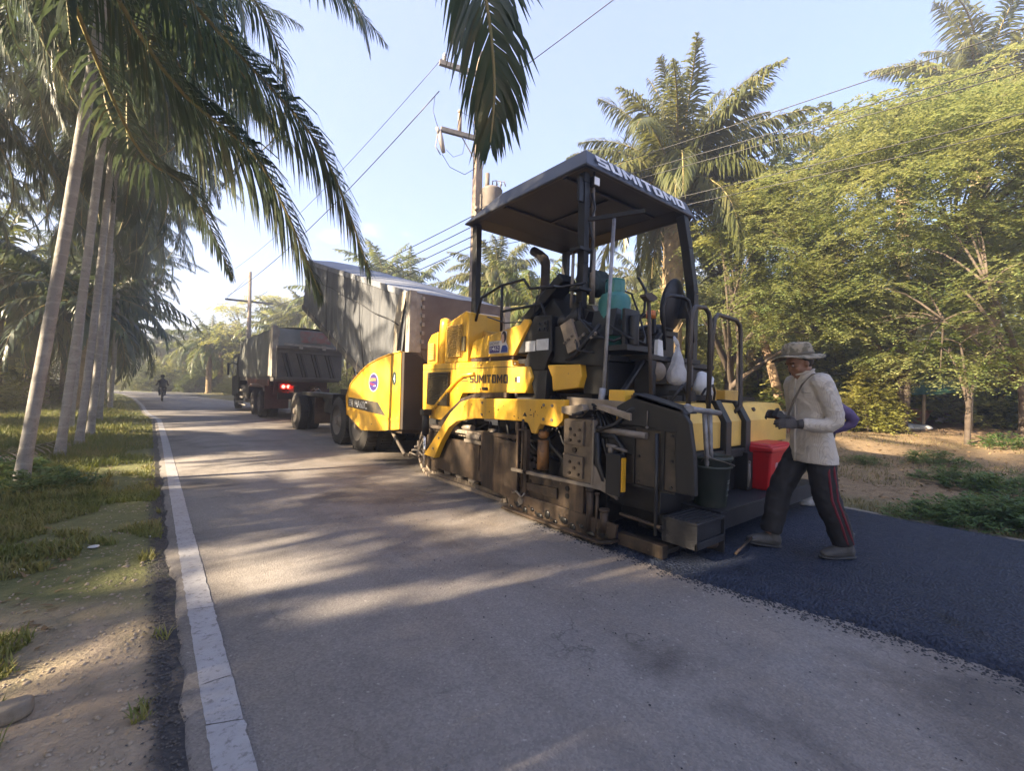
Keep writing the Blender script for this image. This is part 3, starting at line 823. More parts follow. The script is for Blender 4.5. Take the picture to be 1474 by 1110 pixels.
# ---- rear left control stand
cs = part('control_cabinet', black, lambda b: b.prism('x', 3.24, 3.62, [(3.80, 1.60), (3.74, 1.72), (3.92, 1.72), (3.64, 2.12), (3.38, 2.10), (3.36, 1.72), (3.42, 1.62), (3.46, 1.52), (3.76, 1.52)]), bevel=.01)
part('notice', paper, lambda b: b.box(3.228, 3.236, 3.605, 3.79 - .02, 1.73, 1.845), cs)
part('notice', paper, lambda b: b.box(3.228, 3.236, 3.40, 3.585, 1.735, 1.855), cs)
part('switch_panel', charcoal, lambda b: (b.box(3.225, 3.24, 3.42, 3.58, 1.93, 2.05), [b.cyl((3.226, 3.46 + .08 * i, 1.96 + .06 * j), (3.205, 3.46 + .08 * i, 1.96 + .06 * j), .016, n=10) for i in range(2) for j in range(2)]), cs)
part('cabinet_leg', charcoal, lambda b: b.prism('x', 3.24, 3.40, [(3.58, 1.20), (3.72, 1.52), (3.42, 1.52), (3.44, 1.20)]), cs)
part('rear_hood', yellow, lambda b: b.prism('x', 3.27, 5.3, [(3.46, 1.58), (2.98, 1.575), (2.96, 1.46), (3.0, 1.34), (3.36, 1.30), (3.38, 1.45)]), bevel=.012)
# ---- tow arm
arm = [(5.72, .34), (5.42, .33), (5.26, .56), (5.06, .78), (4.86, .88), (4.44, .945), (3.56, .975), (3.48, .96), (3.42, .86), (3.36, .86), (3.30, .965), (3.06, .955), (2.98, 1.02), (2.96, 1.225), (4.55, 1.185), (4.78, 1.13), (5.02, .98), (5.2, .82)]
ta = part('tow_arm', yellow, lambda b: b.prism('x', 3.04, 3.13, arm), bevel=.012)
part('tow_arm', yellow, lambda b: b.prism('x', 5.70, 5.79, arm), bevel=.012)
part('lift_point_mark', blackink, lambda b: (b.add([(3.037, 3.56, 1.03), (3.037, 3.49, 1.03), (3.037, 3.525, 1.075)], [(0, 1, 2)]), b.add([(3.037, 3.45, 1.045), (3.037, 3.41, 1.045), (3.037, 3.41, 1.053), (3.037, 3.45, 1.053)], [(0, 1, 2, 3)]), b.add([(3.037, 3.39, 1.03), (3.037, 3.38, 1.03), (3.037, 3.38, 1.075), (3.037, 3.39, 1.075)], [(0, 1, 2, 3)])), ta)
part('arm_bolt', steel, lambda b: b.cyl((3.06, 3.7, 1.235), (3.06, 3.7, 1.27), .016), ta)
# ---- operator platform
part('operator_deck', black, lambda b: (b.box(3.3, 5.3, 2.65, 4.4, 1.60, 1.66), b.box(3.35, 5.25, 2.7, 3.0, 1.28, 1.6)), bevel=.01)
part('deck_side_panel', black, lambda b: b.prism('x', 3.28, 3.32, [(3.36, 1.6), (2.70, 1.55), (2.68, 1.80), (2.98, 2.02), (3.36, 1.98)]), bevel=.006)
con = part('console', black, lambda b: (b.prism('x', 3.4, 3.95, [(3.75, 1.66), (3.35, 1.66), (3.30, 2.05), (3.62, 2.45), (3.82, 2.38)]), b.beam((3.45, 3.95, 2.1), (3.45, 3.35, 2.52), .22, .12)), bevel=.015)
part('gauge_panel', charcoal, lambda b: b.obox((3.55, 3.1, 2.12), (.18, 0, 0), (0, .10, .06), (0, -.03, .05)), con)
part('gauge', steel, lambda b: (b.cyl((3.50, 3.0, 2.14), (3.50, 2.985, 2.15), .05), b.cyl((3.62, 3.0, 2.14), (3.62, 2.985, 2.15), .05)), con)
part('small_box', beige, lambda b: b.obox((3.30, 3.12, 1.86), (.05, 0, 0), (0, .075, -.03), (0, .06, .15)), bevel=.006)
part('hydraulic_motor', blackrough, lambda b: (b.cyl((3.35, 3.25, 2.0), (3.35, 3.05, 2.1), .07), b.sph((3.33, 3.28, 2.03), (.07, .07, .07))))
for k in range(5):
    part('control_lever', steel, lambda b, k=k: (b.cyl((3.36 + .02 * k, 2.95 - .05 * k, 1.75), (3.34 + .02 * k, 2.97 - .05 * k, 1.86), .008), b.sph((3.34 + .02 * k, 2.97 - .05 * k, 1.87), .016)))
part('hose_loop', hose, lambda b: (b.tube([(3.32, 3.05, 2.2), (3.24, 2.98, 2.02), (3.24, 2.8, 1.84), (3.3, 2.6, 1.78), (3.42, 2.5, 1.86), (3.5, 2.42, 2.05), (3.52, 2.42, 2.25), (3.48, 2.48, 2.38)], .013), b.tube([(3.3, 3.2, 1.62), (3.22, 3.0, 1.66), (3.22, 2.85, 1.80), (3.28, 2.75, 1.95)], .02), b.tube([(3.3, 3.4, 2.42), (3.2, 3.2, 2.36), (3.3, 2.95, 2.38)], .012), b.tube([(3.3, 3.1, 1.9), (3.2, 2.95, 1.7), (3.3, 2.8, 1.68)], .013)))
part('connector_bundle', steel, lambda b: [b.cyl((3.26, 3.18 - .05 * k, 1.80 + .035 * (k % 3)), (3.22, 3.16 - .05 * k, 1.79 + .03 * (k % 3)), .014, n=8) for k in range(9)])
part('cylinder_cradle', charcoal, lambda b: (b.box(3.33, 3.55, 2.5, 2.54, 1.72, 2.08), b.cyl((3.42, 2.47, 1.74), (3.42, 2.47, 2.02), .045), b.box(3.3, 3.8, 2.45, 3.0, 1.69, 1.745)), bevel=.006)
part('screen_hood', charcoal, lambda b: (b.prism('y', 2.62, 2.9, [(3.30, 1.84), (3.52, 1.84), (3.52, 2.08), (3.36, 2.10)]), b.cyl((3.4, 2.612, 1.97), (3.4, 2.62, 1.97), .035)), bevel=.01)
# operator seats
for sx_ in (5.05,):
    st = part('seat', M('black_vinyl', (.010, .010, .011), .5, bump=.15, bscale=60) , lambda b: (b.sph((sx_, 3.35, 2.12), (.25, .26, .075)), b.box(sx_ - .22, sx_ + .22, 3.12, 3.55, 2.02, 2.10)), bevel=.02)
    part('backrest', bpy.data.materials['black_vinyl'], lambda b: b.sph((sx_ + .02, 3.10, 2.42), (.24, .075, .33), 16, 12, fn=lambda p: Vector((p.x, p.y - (p.z - 2.4) * .15, p.z))), st)
    part('armrest', bpy.data.materials['black_vinyl'], lambda b: (b.box(sx_ - .28, sx_ - .22, 3.15, 3.50, 2.25, 2.30), b.box(sx_ - .27, sx_ - .23, 3.15, 3.2, 2.05, 2.25)), st, bevel=.01)
    part('seat_pedestal', black, lambda b: b.box(sx_ - .18, sx_ + .18, 3.15, 3.55, 1.66, 2.03), st, bevel=.015)
# ---- exhaust, handrails
part('exhaust_stack', M('rusty_exhaust', (.025, .021, .02), .7, c2=(.05, .035, .028), scale=8), lambda b: (b.tube([(4.0, 4.30, 2.0), (4.0, 4.30, 2.95), (4.0, 4.33, 3.05), (4.0, 4.42, 3.12), (4.0, 4.55, 3.20)], .062, 14), b.cyl((4.0, 4.30, 2.45), (4.0, 4.30, 2.58), .075)))
def rail(mb, pts, r=.017): mb.tube(pts, r, 8)
part('handrail', black, lambda b: (rail(b, [(3.32, 4.9, 2.2), (3.32, 4.78, 2.49), (3.32, 4.36, 2.585), (3.32, 3.93, 2.585), (3.32, 3.82, 2.46), (3.32, 3.40, 2.42)]), rail(b, [(3.32, 4.34, 2.59), (3.32, 4.34, 2.0)]), rail(b, [(3.32, 4.34, 2.26), (3.32, 3.62, 2.26), (3.32, 3.55, 2.1)])))
part('cable', hose, lambda b: (rail(b, [(3.3, 4.6, 2.22), (3.27, 4.2, 2.10), (3.28, 3.8, 2.08)], .008), rail(b, [(3.3, 3.62, 2.46), (3.28, 3.66, 2.3), (3.28, 3.72, 2.06)], .006)))
part('tag_plate', beige, lambda b: b.box(3.255, 3.262, 3.44, 3.50, 2.03, 2.10))
# ---- canopy
x0, x1, y0, y1 = 3.2, 5.2, 2.90, 5.05
def canopy(mb):
    z0 = 3.52
    rim = [(x0, y0, z0), (x1, y0, z0), (x1, 4.45, z0), (x1, y1, z0 - .01), (x0, y1, z0 - .01), (x0, 4.45, z0)]
    top = [(x0 + .07, y0 + .08, 3.70), (x1 - .07, y0 + .08, 3.70), (x1 - .07, 4.35, 3.705), (x1 - .1, y1 - .06, 3.58), (x0 + .1, y1 - .06, 3.58), (x0 + .07, 4.35, 3.705)]
    crown = [(x0 + .35, y0 + .3, 3.735), (x1 - .35, y0 + .3, 3.735), (x1 - .35, 4.3, 3.735), (x0 + .35, 4.3, 3.735)]
    lip = [(x, y, z - .022) for x, y, z in rim]
    inn = [(x + (.04 if x < 4 else -.04), y + (.04 if y < 3.5 else -.04 if y > 4.8 else 0), z - .022) for x, y, z in rim]
    und = [(x + (.16 if x < 4 else -.16), y + (.16 if y < 3.5 else -.22 if y > 4.8 else 0), 3.60 if y < 4.8 else 3.54) for x, y, z in rim]
    vs = rim + top + crown + lip + inn + und
    f = []
    for i in range(6):
        j = (i + 1) % 6
        f += [(i, j, 6 + j, 6 + i), (16 + i, 16 + j, j, i), (22 + i, 22 + j, 16 + j, 16 + i), (28 + i, 28 + j, 22 + j, 22 + i)]
    f += [(6, 7, 13, 12), (7, 8, 14, 13), (8, 11, 15, 14), (11, 6, 12, 15), (12, 13, 14, 15), (8, 9, 10, 11)]
    f += [(33, 32, 31, 30), (33, 30, 29, 28)]
    mb.add(vs, f)
cn = part('canopy_roof', roofgrey, canopy, bevel=.012)
part('canopy_rib', roofgrey, lambda b: (b.box(3.38, 5.02, 3.35, 3.40, 3.575, 3.597), b.box(3.38, 5.02, 4.38, 4.43, 3.575, 3.597), b.box(4.15, 4.20, 3.40, 4.38, 3.575, 3.597)), cn, bevel=.006)
fd = Vector((0, .08, .18)).normalized()
block_lettering('SUMITOMO', Vector((3.37, 2.892, 3.545)) + fd * .0, (1, 0, 0), fd, 1.62, .135, M('grey_white_lettering', (.62, .64, .68), .55, c2=(.50, .52, .56), scale=7), cn)
def lamp(mb, x, y, z):
    mb.box(x - .045, x + .045, y - .02, y + .05, z - .05, z + .05)
for lx, lz in ((3.42, 3.42), (5.08, 3.42)):
    lp = part('work_light', black, lambda b: (lamp(b, lx, 2.98, lz), b.box(lx - .01, lx + .01, 2.98, 3.0, lz + .05, lz + .11)), bevel=.01)
    part('lens', M('lamp_glass', (.75, .77, .80), .15) if lx < 4 else bpy.data.materials['lamp_glass'], lambda b: b.box(lx - .038, lx + .038, 2.948, 2.957, lz - .04, lz + .04), lp, bevel=.008)
def post(mb, pts, w=.085, d=.10):
    for a, b_ in zip(pts[:-1], pts[1:]): mb.beam(a, b_, d, w, up=(1, 0, 0))
rl = part('canopy_post', black, lambda b: (post(b, [(3.34, 3.05, 3.50), (3.36, 3.06, 2.6), (3.40, 3.12, 1.66)], .075, .09), b.box(3.29, 3.37, 3.0, 3.1, 3.40, 3.5)), bevel=.006)
part('gas_strut', steel, lambda b: (b.cyl((3.42, 3.0, 3.38), (3.44, 3.0, 2.75), .018), b.cyl((3.44, 3.0, 2.75), (3.46, 3.02, 2.2), .03), b.cyl((3.28, 3.12, 2.7), (3.29, 3.14, 2.15), .016)), rl)
part('post_bracket', black, lambda b: (b.box(3.25, 3.46, 3.0, 3.14, 2.72, 2.75), b.box(3.25, 3.46, 3.0, 3.14, 2.32, 2.35), b.box(3.24, 3.30, 3.02, 3.05, 3.2, 3.44), b.tube([(3.38, 2.98, 3.3), (3.41, 2.96, 3.15), (3.36, 2.98, 3.0), (3.40, 2.97, 2.8), (3.37, 2.97, 2.5)], .012)), rl)
part('canopy_post', black, lambda b: post(b, [(3.36, 4.98, 3.50), (3.37, 4.98, 2.05)], .085, .10), bevel=.006)
part('canopy_post', black, lambda b: post(b, [(5.05, 2.98, 3.50), (5.12, 2.94, 3.1), (5.20, 2.9, 2.55), (5.20, 2.9, 1.62)], .10, .11), bevel=.006)
part('post_gusset', black, lambda b: b.prism('x', 5.14, 5.16, [(2.98, 2.55), (3.12, 2.45), (3.12, 2.25), (2.9, 2.25)]), bevel=.005)
part('post_gusset', black, lambda b: (b.prism('x', 5.15, 5.24, [(2.95, 1.75), (3.0, 1.62), (3.4, 1.45), (3.4, 1.30), (2.9, 1.3)])), bevel=.005)
part('canopy_post', black, lambda b: post(b, [(5.04, 4.95, 3.50), (5.04, 4.95, 2.0)], .085, .10), bevel=.006)
part('grade_sensor_pole', greypipe, lambda b: (b.cyl((3.16, 2.60, 1.10), (3.26, 2.60, 2.9), .017), b.cyl((3.13, 2.60, 1.14), (3.16, 2.60, 1.34), .03)))
part('sensor_crossbar', charcoal, lambda b: b.beam((3.12, 2.79, 2.91), (3.33, 2.32, 2.91), .03, .035))
# ---- rear: hand hoops of the deck, shovel
part('hand_hoop', black, lambda b: b.tube([(4.05, 2.55, 1.75), (4.05, 2.58, 2.20), (4.07, 2.56, 2.29), (4.13, 2.54, 2.32), (4.3, 2.5, 2.32), (4.37, 2.48, 2.29), (4.4, 2.47, 2.2), (4.42, 2.45, 1.85)], .02))
part('deck_lamp', M('orange_lens', (.55, .16, .03), .35), lambda b: b.cyl((4.1, 2.75, 2.10), (4.1, 2.75, 2.18), .05))
part('rear_cabinet', M('grey_box_paint', (.14, .145, .16), .5, dust=DUST, damt=.4), lambda b: (b.box(3.95, 4.45, 2.45, 2.8, 1.40, 1.62),), bevel=.01)
part('rear_tray', black, lambda b: (b.box(3.6, 4.5, 2.4, 2.9, 1.62, 1.67), b.box(3.62, 3.72, 2.42, 2.6, 1.25, 1.62), b.beam((3.3, 2.5, 1.3), (3.9, 2.5, 1.9), .05, .03)), bevel=.006)
part('paper_roll', white, lambda b: b.prism('y', 2.4, 2.44, [(3.70, 1.67), (3.80, 1.66), (3.78, 1.81), (3.71, 1.82)]))
part('lunch_box', beige, lambda b: b.sph((3.78, 2.46, 1.52), (.09, .09, .10)))
# ================= screed
part('screed_box', blackrough, lambda b: (b.box(3.28, 5.9, 2.62, 3.5, .10, .62), b.box(3.5, 5.7, 2.3, 2.75, .12, 1.0), b.box(3.35, 5.6, 2.75, 3.2, .62, 1.15)), bevel=.01)
def endplate(mb):
    mb.prism('x', 2.99, 3.02, [(3.72, .05), (2.45, .045), (2.30, .10), (2.28, .22), (3.66, .23)])
    mb.prism('x', 2.93, 3.05, [(3.76, .03), (2.42, .03), (2.28, .075), (2.28, .095), (2.42, .055), (3.74, .06)])
    mb.prism('x', 3.03, 3.05, [(3.56, .20), (2.70, .21), (2.62, .47), (3.54, .44)])
    mb.prism('x', 3.0, 3.03, [(2.83, .05), (2.66, .05), (2.66, .47), (2.83, .47)])
    mb.prism('x', 3.005, 3.03, [(3.45, .28), (3.0, .28), (3.0, .38), (3.45, .36)])
ep = part('screed_end_plate', brownsteel, endplate, bevel=.006)
part('end_plate_rail', steel, lambda b: b.beam((3.02, 3.68, .455), (3.02, 2.27, .49), .05, .03), ep)
part('end_plate_post', brownsteel, lambda b: (b.beam((3.02, 3.60, .04), (3.02, 3.60, .95), .03, .03, (1, 0, 0)), b.beam((3.02, 3.46, .25), (3.02, 3.46, .90), .05, .05, (1, 0, 0)), b.cyl((3.02, 3.53, .28), (3.02, 3.53, 1.0), .012), b.box(2.99, 3.05, 3.44, 3.62, .88, .90)), ep)
for yy_, z0_, z1_, rr_ in ((2.50, .06, .42, .016), (2.58, .10, .44, .03), (2.42, .12, .30, .035)):
    part('end_plate_screw', brownsteel, lambda b: (b.cyl((3.0, yy_, z0_), (3.0, yy_, z1_), rr_, n=12), b.cyl((3.0, yy_, z1_), (3.0, yy_, z1_ + .02), rr_ * 1.35, n=6)), ep)
part('hinge_pin', steel, lambda b: (b.cyl((2.98, 3.5, .16), (3.04, 3.5, .16), .04), b.tube([(2.99, 3.62, .22), (2.97, 3.55, .25), (2.98, 3.48, .2), (2.99, 3.44, .25)], .012)), ep)
M('black_hole', (.006, .006, .006), .9)
for yy_, zz_, rr_ in ((2.88, .33, .024), (2.88, .40, .024), (3.40, .32, .014), (3.40, .38, .014)):
    part('bolt_hole', bpy.data.materials['black_hole'], lambda b: b.cyl((3.032, yy_, zz_), (3.022, yy_, zz_), rr_, n=12), ep)
bp = part('bolted_column', M('tan_worn_steel', (.16, .125, .09), .5, .25, c2=(.06, .05, .04), scale=5, dust=(.25, .19, .13), damt=.5), lambda b: (b.prism('x', 3.03, 3.07, [(2.94, .50), (2.60, .49), (2.60, 1.06), (2.94, 1.05)]), b.box(3.0, 3.03, 2.68, 2.92, .82, 1.04), b.box(3.0, 3.03, 2.68, 2.92, .52, .72), b.box(3.07, 3.4, 2.62, 2.9, .5, 1.05)), bevel=.005)
part('bolt', brownsteel, lambda b: [b.cyl((3.002, 2.72 + .055 * (k % 3), zz + .05 * (k // 3)), (2.985, 2.72 + .055 * (k % 3), zz + .05 * (k // 3)), .014, n=6) for zz in (.86, .56) for k in range(9) if k % 2 == 0] + [b.cyl((3.03, 2.8, .77), (3.012, 2.8, .77), .024, n=10)], bp)
part('column_rail', steel, lambda b: (b.beam((3.02, 2.56, .5), (3.02, 2.56, 1.06), .02, .05, (1, 0, 0)), b.prism('x', 3.0, 3.03, [(2.58, .50), (2.30, .42), (2.34, .5), (2.55, .68)])), bp)
part('cross_beam', beige, lambda b: (b.prism('x', 3.02, 3.10, [(2.98, 1.10), (2.78, 1.07), (2.70, 1.14), (2.72, 1.19), (2.98, 1.16)]), b.prism('x', 3.02, 3.12, [(2.55, 1.16), (2.2, 1.08), (2.2, 1.14), (2.55, 1.20)]), b.beam((3.15, 3.0, 1.2), (3.15, 2.2, 1.18), .08, .10)), bevel=.005)
part('chain', blackrough, lambda b: [b.tube([(3.04 + .01 * math.sin(k * 2.1), 2.62 - .012 * (k % 4), 1.20 - .022 * k), (3.02, 2.60 - .01 * (k % 3), 1.19 - .022 * k), (3.05, 2.58, 1.18 - .022 * k), (3.06, 2.61, 1.195 - .022 * k)], .007, 5, closed=True) for k in range(8)] + [b.tube([(3.06, 3.32 - .06 * k, .90 + .012 * k * (1 if k > 4 else .3)), (3.05, 3.29 - .06 * k, .905 + .012 * k)], .01, 5) for k in range(11)])
part('junction_box', yellow, lambda b: b.box(3.12, 3.26, 2.33, 2.50, 1.2, 1.33), bevel=.006)
part('rust_box', M('rust_brown', (.16, .07, .035), .8, c2=(.08, .045, .03), scale=8), lambda b: b.box(3.2, 3.3, 2.18, 2.32, 1.2, 1.29))
part('screed_hose', hose, lambda b: (b.tube([(3.05, 2.62, 1.02), (3.02, 2.5, .98), (3.03, 2.35, 1.04), (3.05, 2.22, 1.16), (3.1, 2.12, 1.22)], .02), b.tube([(3.02, 2.53, .95), (3.0, 2.5, .70), (3.02, 2.45, .56), (3.05, 2.38, .52)], .028), b.tube([(3.06, 2.56, .98), (3.06, 2.54, .62), (3.02, 2.48, .50)], .02), b.tube([(3.04, 2.50, .93), (3.02, 2.35, .94), (3.04, 2.28, .85), (3.04, 2.26, .6)], .022), b.tube([(3.08, 2.9, 1.1), (3.0, 2.8, 1.09), (2.99, 2.68, 1.12)], .015)))
part('guide_tube', steel, lambda b: b.cyl((3.04, 2.56, .985), (3.04, 2.05, .97), .028))
part('auger_motor', M('orange_dirty_motor', (.30, .14, .04), .6, c2=(.08, .05, .03), scale=9), lambda b: (b.sph((3.12, 3.32, .86), (.06, .06, .05)), b.cyl((3.12, 3.32, .50), (3.12, 3.32, .80), .06)))
# side extension cover
part('extension_cover', black, lambda b: (b.prism('x', 3.05, 3.10, [(2.36, 1.19), (2.34, 1.05), (1.82, 1.02), (1.80, .57), (1.645, .57), (1.66, .85), (1.70, 1.10), (1.78, 1.205), (2.15, 1.30)]), b.prism('x', 3.05, 3.24, [(2.2, 1.31), (1.76, 1.2), (1.74, 1.16), (2.2, 1.26)])), bevel=.008)
part('extension_panel', M('smudged_black_panel', (.03, .027, .024), .32, .3, c2=(.010, .010, .010), scale=4, dust=(.15, .115, .08), damt=.6, dscale=3.5, streak=((.15, .11, .08), .6)), lambda b: (b.box(3.06, 3.09, 1.80, 2.17, .57, 1.02), b.box(3.07, 3.09, 2.1, 2.26, .56, .80)), bevel=.006)
part('extension_box', blackrough, lambda b: (b.box(3.10, 3.17, 1.80, 2.1, .57, 1.04), b.box(3.10, 3.6, 2.1, 2.4, .57, 1.04), b.box(3.45, 3.6, 2.1, 2.4, .10, .57), b.box(3.06, 3.2, 2.17, 2.5, .80, 1.02), b.box(3.06, 3.3, 1.9, 2.3, .06, .10), b.prism('x', 3.08, 3.14, [(2.2, 1.2), (2.2, 1.02), (1.95, 1.02), (1.9, 1.16)]), b.cyl((3.1, 1.93, 1.0), (3.1, 1.93, 1.17), .02)), bevel=.008)
part('extension_shoe', brownsteel, lambda b: (b.box(3.03, 3.1, 1.88, 2.3, .05, .15), b.beam((3.03, 2.28, .31), (3.03, 1.9, .29), .03, .02)), bevel=.004)
part('reflector_post', black, lambda b: (b.box(2.96, 3.03, 2.24, 2.385, .46, .80),), bevel=.006)
part('crank_handle', steel, lambda b: (b.cyl((2.99, 2.36, .80), (2.99, 2.36, .85), .022), b.cyl((2.99, 2.40, .86), (2.99, 2.30, .855), .016), b.cyl((2.99, 2.32, .85), (2.99, 2.20, .835), .012)))
part('amber_reflector', amber, lambda b: b.prism('y', 2.225, 2.242, [(2.975, .50), (3.02, .50), (3.02, .775), (2.975, .775)]))
part('amber_reflector', amber, lambda b: b.box(3.08, 3.13, 1.735, 1.745, .60, .80))
part('reflector_post', black, lambda b: b.box(3.06, 3.16, 1.745, 1.80, .57, .84), bevel=.004)
part('white_marker', white, lambda b: (b.box(3.09, 3.105, 1.76, 1.77, .985, 1.05), b.box(3.12, 3.14, 1.76, 1.77, .985, 1.05)))
part('panel_edge', black, lambda b: (b.box(3.045, 3.06, 2.165, 2.18, .56, 1.03), b.box(3.045, 3.06, 1.80, 2.17, 1.02, 1.035), b.box(3.045, 3.06, 1.80, 2.17, .555, .57), [b.cyl((3.06, yy, zz), (3.048, yy, zz), .012, n=8) for yy in (1.84, 2.13) for zz in (.60, .80, .99)], b.box(3.05, 3.062, 1.9, 1.93, .57, 1.02)))
part('stay_rod', charcoal, lambda b: b.cyl((3.02, 1.94, .22), (3.04, 1.96, 1.0), .014))
part('key_chain', steel, lambda b: (b.cyl((3.04, 2.05, 1.17), (3.04, 2.05, 1.05), .004, n=5), b.sph((3.04, 2.05, 1.04), .012)))
part('grip_bar', greypipe, lambda b: (b.cyl((3.14, 1.74, 1.20), (3.62, 1.76, 1.16), .022), b.cyl((3.15, 1.78, 1.21), (3.12, 1.74, 1.2), .03)))
# yellow rear hoods with black brackets
def rearhood(mb, xa, xb):
    mb.prism('x', xa, xb, [(2.5, 1.235), (2.13, 1.225), (2.04, 1.05), (2.04, .80), (2.10, .79), (2.5, .79)])
for xa, xb in ((3.22, 4.24), (4.35, 4.72), (4.72, 5.85)):
    rh = part('screed_hood', M('lit_yellow_paint', (.78, .50, .11), .5, c2=(.68, .41, .08), scale=2, dust=(.45, .32, .16), damt=.4, dscale=2.5) if xa < 4 else bpy.data.materials['lit_yellow_paint'], lambda b: rearhood(b, xa + .004, xb - .004), bevel=.012)  # rear hood yellow brightened to stand in for reflected skylight
    if xa < 4:
        part('maker_sticker', stwhite, lambda b: b.add([(3.86, 2.094 - .0065, 1.135), (4.06, 2.094 - .0065, 1.135), (4.06, 2.118 - .0065, 1.185), (3.86, 2.118 - .0065, 1.185)], [(0, 1, 2, 3)]), rh)
        lettering('PMW', (3.875, 2.095 - .009, 1.138), (1, 0, 0), (0, .024, .05), .17, .042, blueink, rh)
        part('warning_mark', blackink, lambda b: b.add([(3.42, 2.035, .98), (3.54, 2.035, .98), (3.48, 2.035, .90)], [(2, 1, 0)]), rh)
    if xa > 4.7:
        part('hood_knob', brownsteel, lambda b: b.cyl((5.05, 2.10, 1.155), (5.05, 2.075, 1.165), .022), rh)
        part('hood_seam', blackink, lambda b: b.add([(4.74, 2.066, 1.09), (5.84, 2.066, 1.09), (5.84, 2.0695, 1.096), (4.74, 2.0695, 1.096)], [(0, 1, 2, 3)]), rh)
for bx in (4.24, 4.66):
    part('hood_bracket', charcoal, lambda b: b.prism('x', bx, bx + .11, [(2.3, 1.26), (2.10, 1.25), (1.99, 1.05), (1.99, .70), (2.08, .70), (2.08, 1.03), (2.16, 1.2), (2.3, 1.2)]), bevel=.006)
part('hand_hoop', M('brown_black_pipe', (.05, .042, .036), .45, .2), lambda b: b.tube([(3.66, 2.06, .80), (3.66, 2.05, 1.95), (3.68, 2.05, 2.04), (3.74, 2.05, 2.09), (3.90, 2.05, 2.10), (3.97, 2.05, 2.06), (4.0, 2.05, 1.98), (3.99, 2.04, .80)], .021, 10))
part('hand_hoop', bpy.data.materials['brown_black_pipe'], lambda b: b.tube([(4.12, 2.12, 1.2), (4.12, 2.08, 1.93), (4.14, 2.08, 2.03), (4.2, 2.08, 2.08), (4.58, 2.08, 2.07), (4.66, 2.08, 2.03), (4.69, 2.08, 1.95), (4.68, 2.06, 1.20), (4.6, 2.1, 1.12)], .021, 10))
part('rear_rail', blackrough, lambda b: (b.beam((3.5, 2.2, 1.26), (4.3, 2.2, 1.28), .07, .05), b.box(3.75, 3.95, 2.15, 2.3, 1.24, 1.34)))
part('bent_handle', blackrough, lambda b: b.tube([(3.45, 2.1, 1.25), (3.55, 2.05, 1.38), (3.7, 2.1, 1.3)], .015))
part('rear_tray', blackrough, lambda b: b.box(4.8, 5.6, 2.3, 2.5, 1.24, 1.29))
part('rear_top_box', yellow_dirty, lambda b: (b.box(4.75, 5.05, 2.25, 2.45, 1.235, 1.36),), bevel=.008)
part('rear_top_box', yellow_dirty, lambda b: (b.box(4.42, 4.66, 2.3, 2.5, 1.235, 1.38),), bevel=.008)
part('rear_cable', hose, lambda b: b.tube([(4.1, 2.2, 1.25), (4.15, 2.16, 1.36), (4.3, 2.16, 1.40), (4.42, 2.2, 1.33), (4.44, 2.22, 1.24)], .012))
part('under_hood_frame', blackrough, lambda b: (b.box(3.3, 5.85, 2.08, 2.6, .3, .79), b.box(3.3, 5.8, 2.0, 2.08, .70, .78), b.box(4.62, 4.74, 1.95, 2.08, .36, .74)), bevel=.008)
part('wire_hook', steel, lambda b: (b.tube([(4.60, 1.93, .64), (4.57, 1.92, .5), (4.56, 1.92, .42)], .007, 6), b.tube([(4.62, 1.93, .64), (4.60, 1.92, .5), (4.57, 1.92, .41)], .007, 6), b.sph((4.61, 1.93, .65), .014)))
# rear walkway and step
part('walkway', M('bluish_black_tread', (.005, .0055, .009), .5, c2=(.010, .011, .015), scale=5, dust=(.018, .018, .021), damt=.4, bump=.35, bscale=70), lambda b: (b.box(3.62, 5.9, 1.73, 2.08, .335, .355), b.box(3.62, 5.9, 1.73, 1.75, .20, .335), b.box(3.62, 3.64, 1.75, 2.08, .20, .335), b.box(5.88, 5.9, 1.75, 2.08, .2, .335)), bevel=.004)
part('folding_step', bpy.data.materials['bluish_black_tread'], lambda b: (b.box(3.12, 3.56, 1.66, 1.95, .335, .355), b.box(3.12, 3.14, 1.66, 1.95, .16, .335), b.box(3.12, 3.56, 1.66, 1.68, .16, .215), b.box(3.54, 3.56, 1.66, 1.95, .06, .335), b.box(3.14, 3.54, 1.685, 1.95, .18, .33)), bevel=.004)
part('tread_bar', M('worn_tread', (.035, .035, .04), .4, .3), lambda b: [b.box(3.14, 3.54, 1.68 + .045 * k, 1.69 + .045 * k, .354, .362) for k in range(6)])
part('drag_bar', brownsteel, lambda b: (b.cyl((3.5, 1.55, .10), (3.95, 1.62, .12), .010), b.sph((3.52, 1.75, .12), (.10, .05, .04))))

for k in range(7):
    y_ = 4.1 - .17 * k
    part('hydraulic_hose', hose, lambda b: b.tube([(3.34, y_ + .2, 1.22), (3.2 - .01 * k, y_ + .1, 1.02 - .03 * (k % 3)), (3.16, y_, .80 - .05 * (k % 2)), (3.22, y_ - .12, .62), (3.34, y_ - .2, .55)], .014 + .003 * (k % 2)))
for k in range(5):
    part('hydraulic_hose', hose, lambda b: b.tube([(3.12 + .03 * k, 2.62, 1.12), (3.05 + .02 * k, 2.52 - .03 * k, 1.04), (3.04 + .01 * k, 2.48 - .04 * k, .86 - .04 * k), (3.07, 2.42 - .03 * k, .66), (3.14, 2.36, .60)], .013))
part('valve_block', steel, lambda b: (b.box(3.14, 3.24, 2.98, 3.18, .98, 1.08), [b.cyl((3.15, 3.0 + .05 * j, 1.08), (3.15, 3.0 + .05 * j, 1.13), .014, n=8) for j in range(4)]), bevel=.006)
part('grease_fitting', steel, lambda b: [b.cyl((3.13, 3.9 - .3 * j, .70), (3.10, 3.9 - .3 * j, .70), .02, n=8) for j in range(4)])
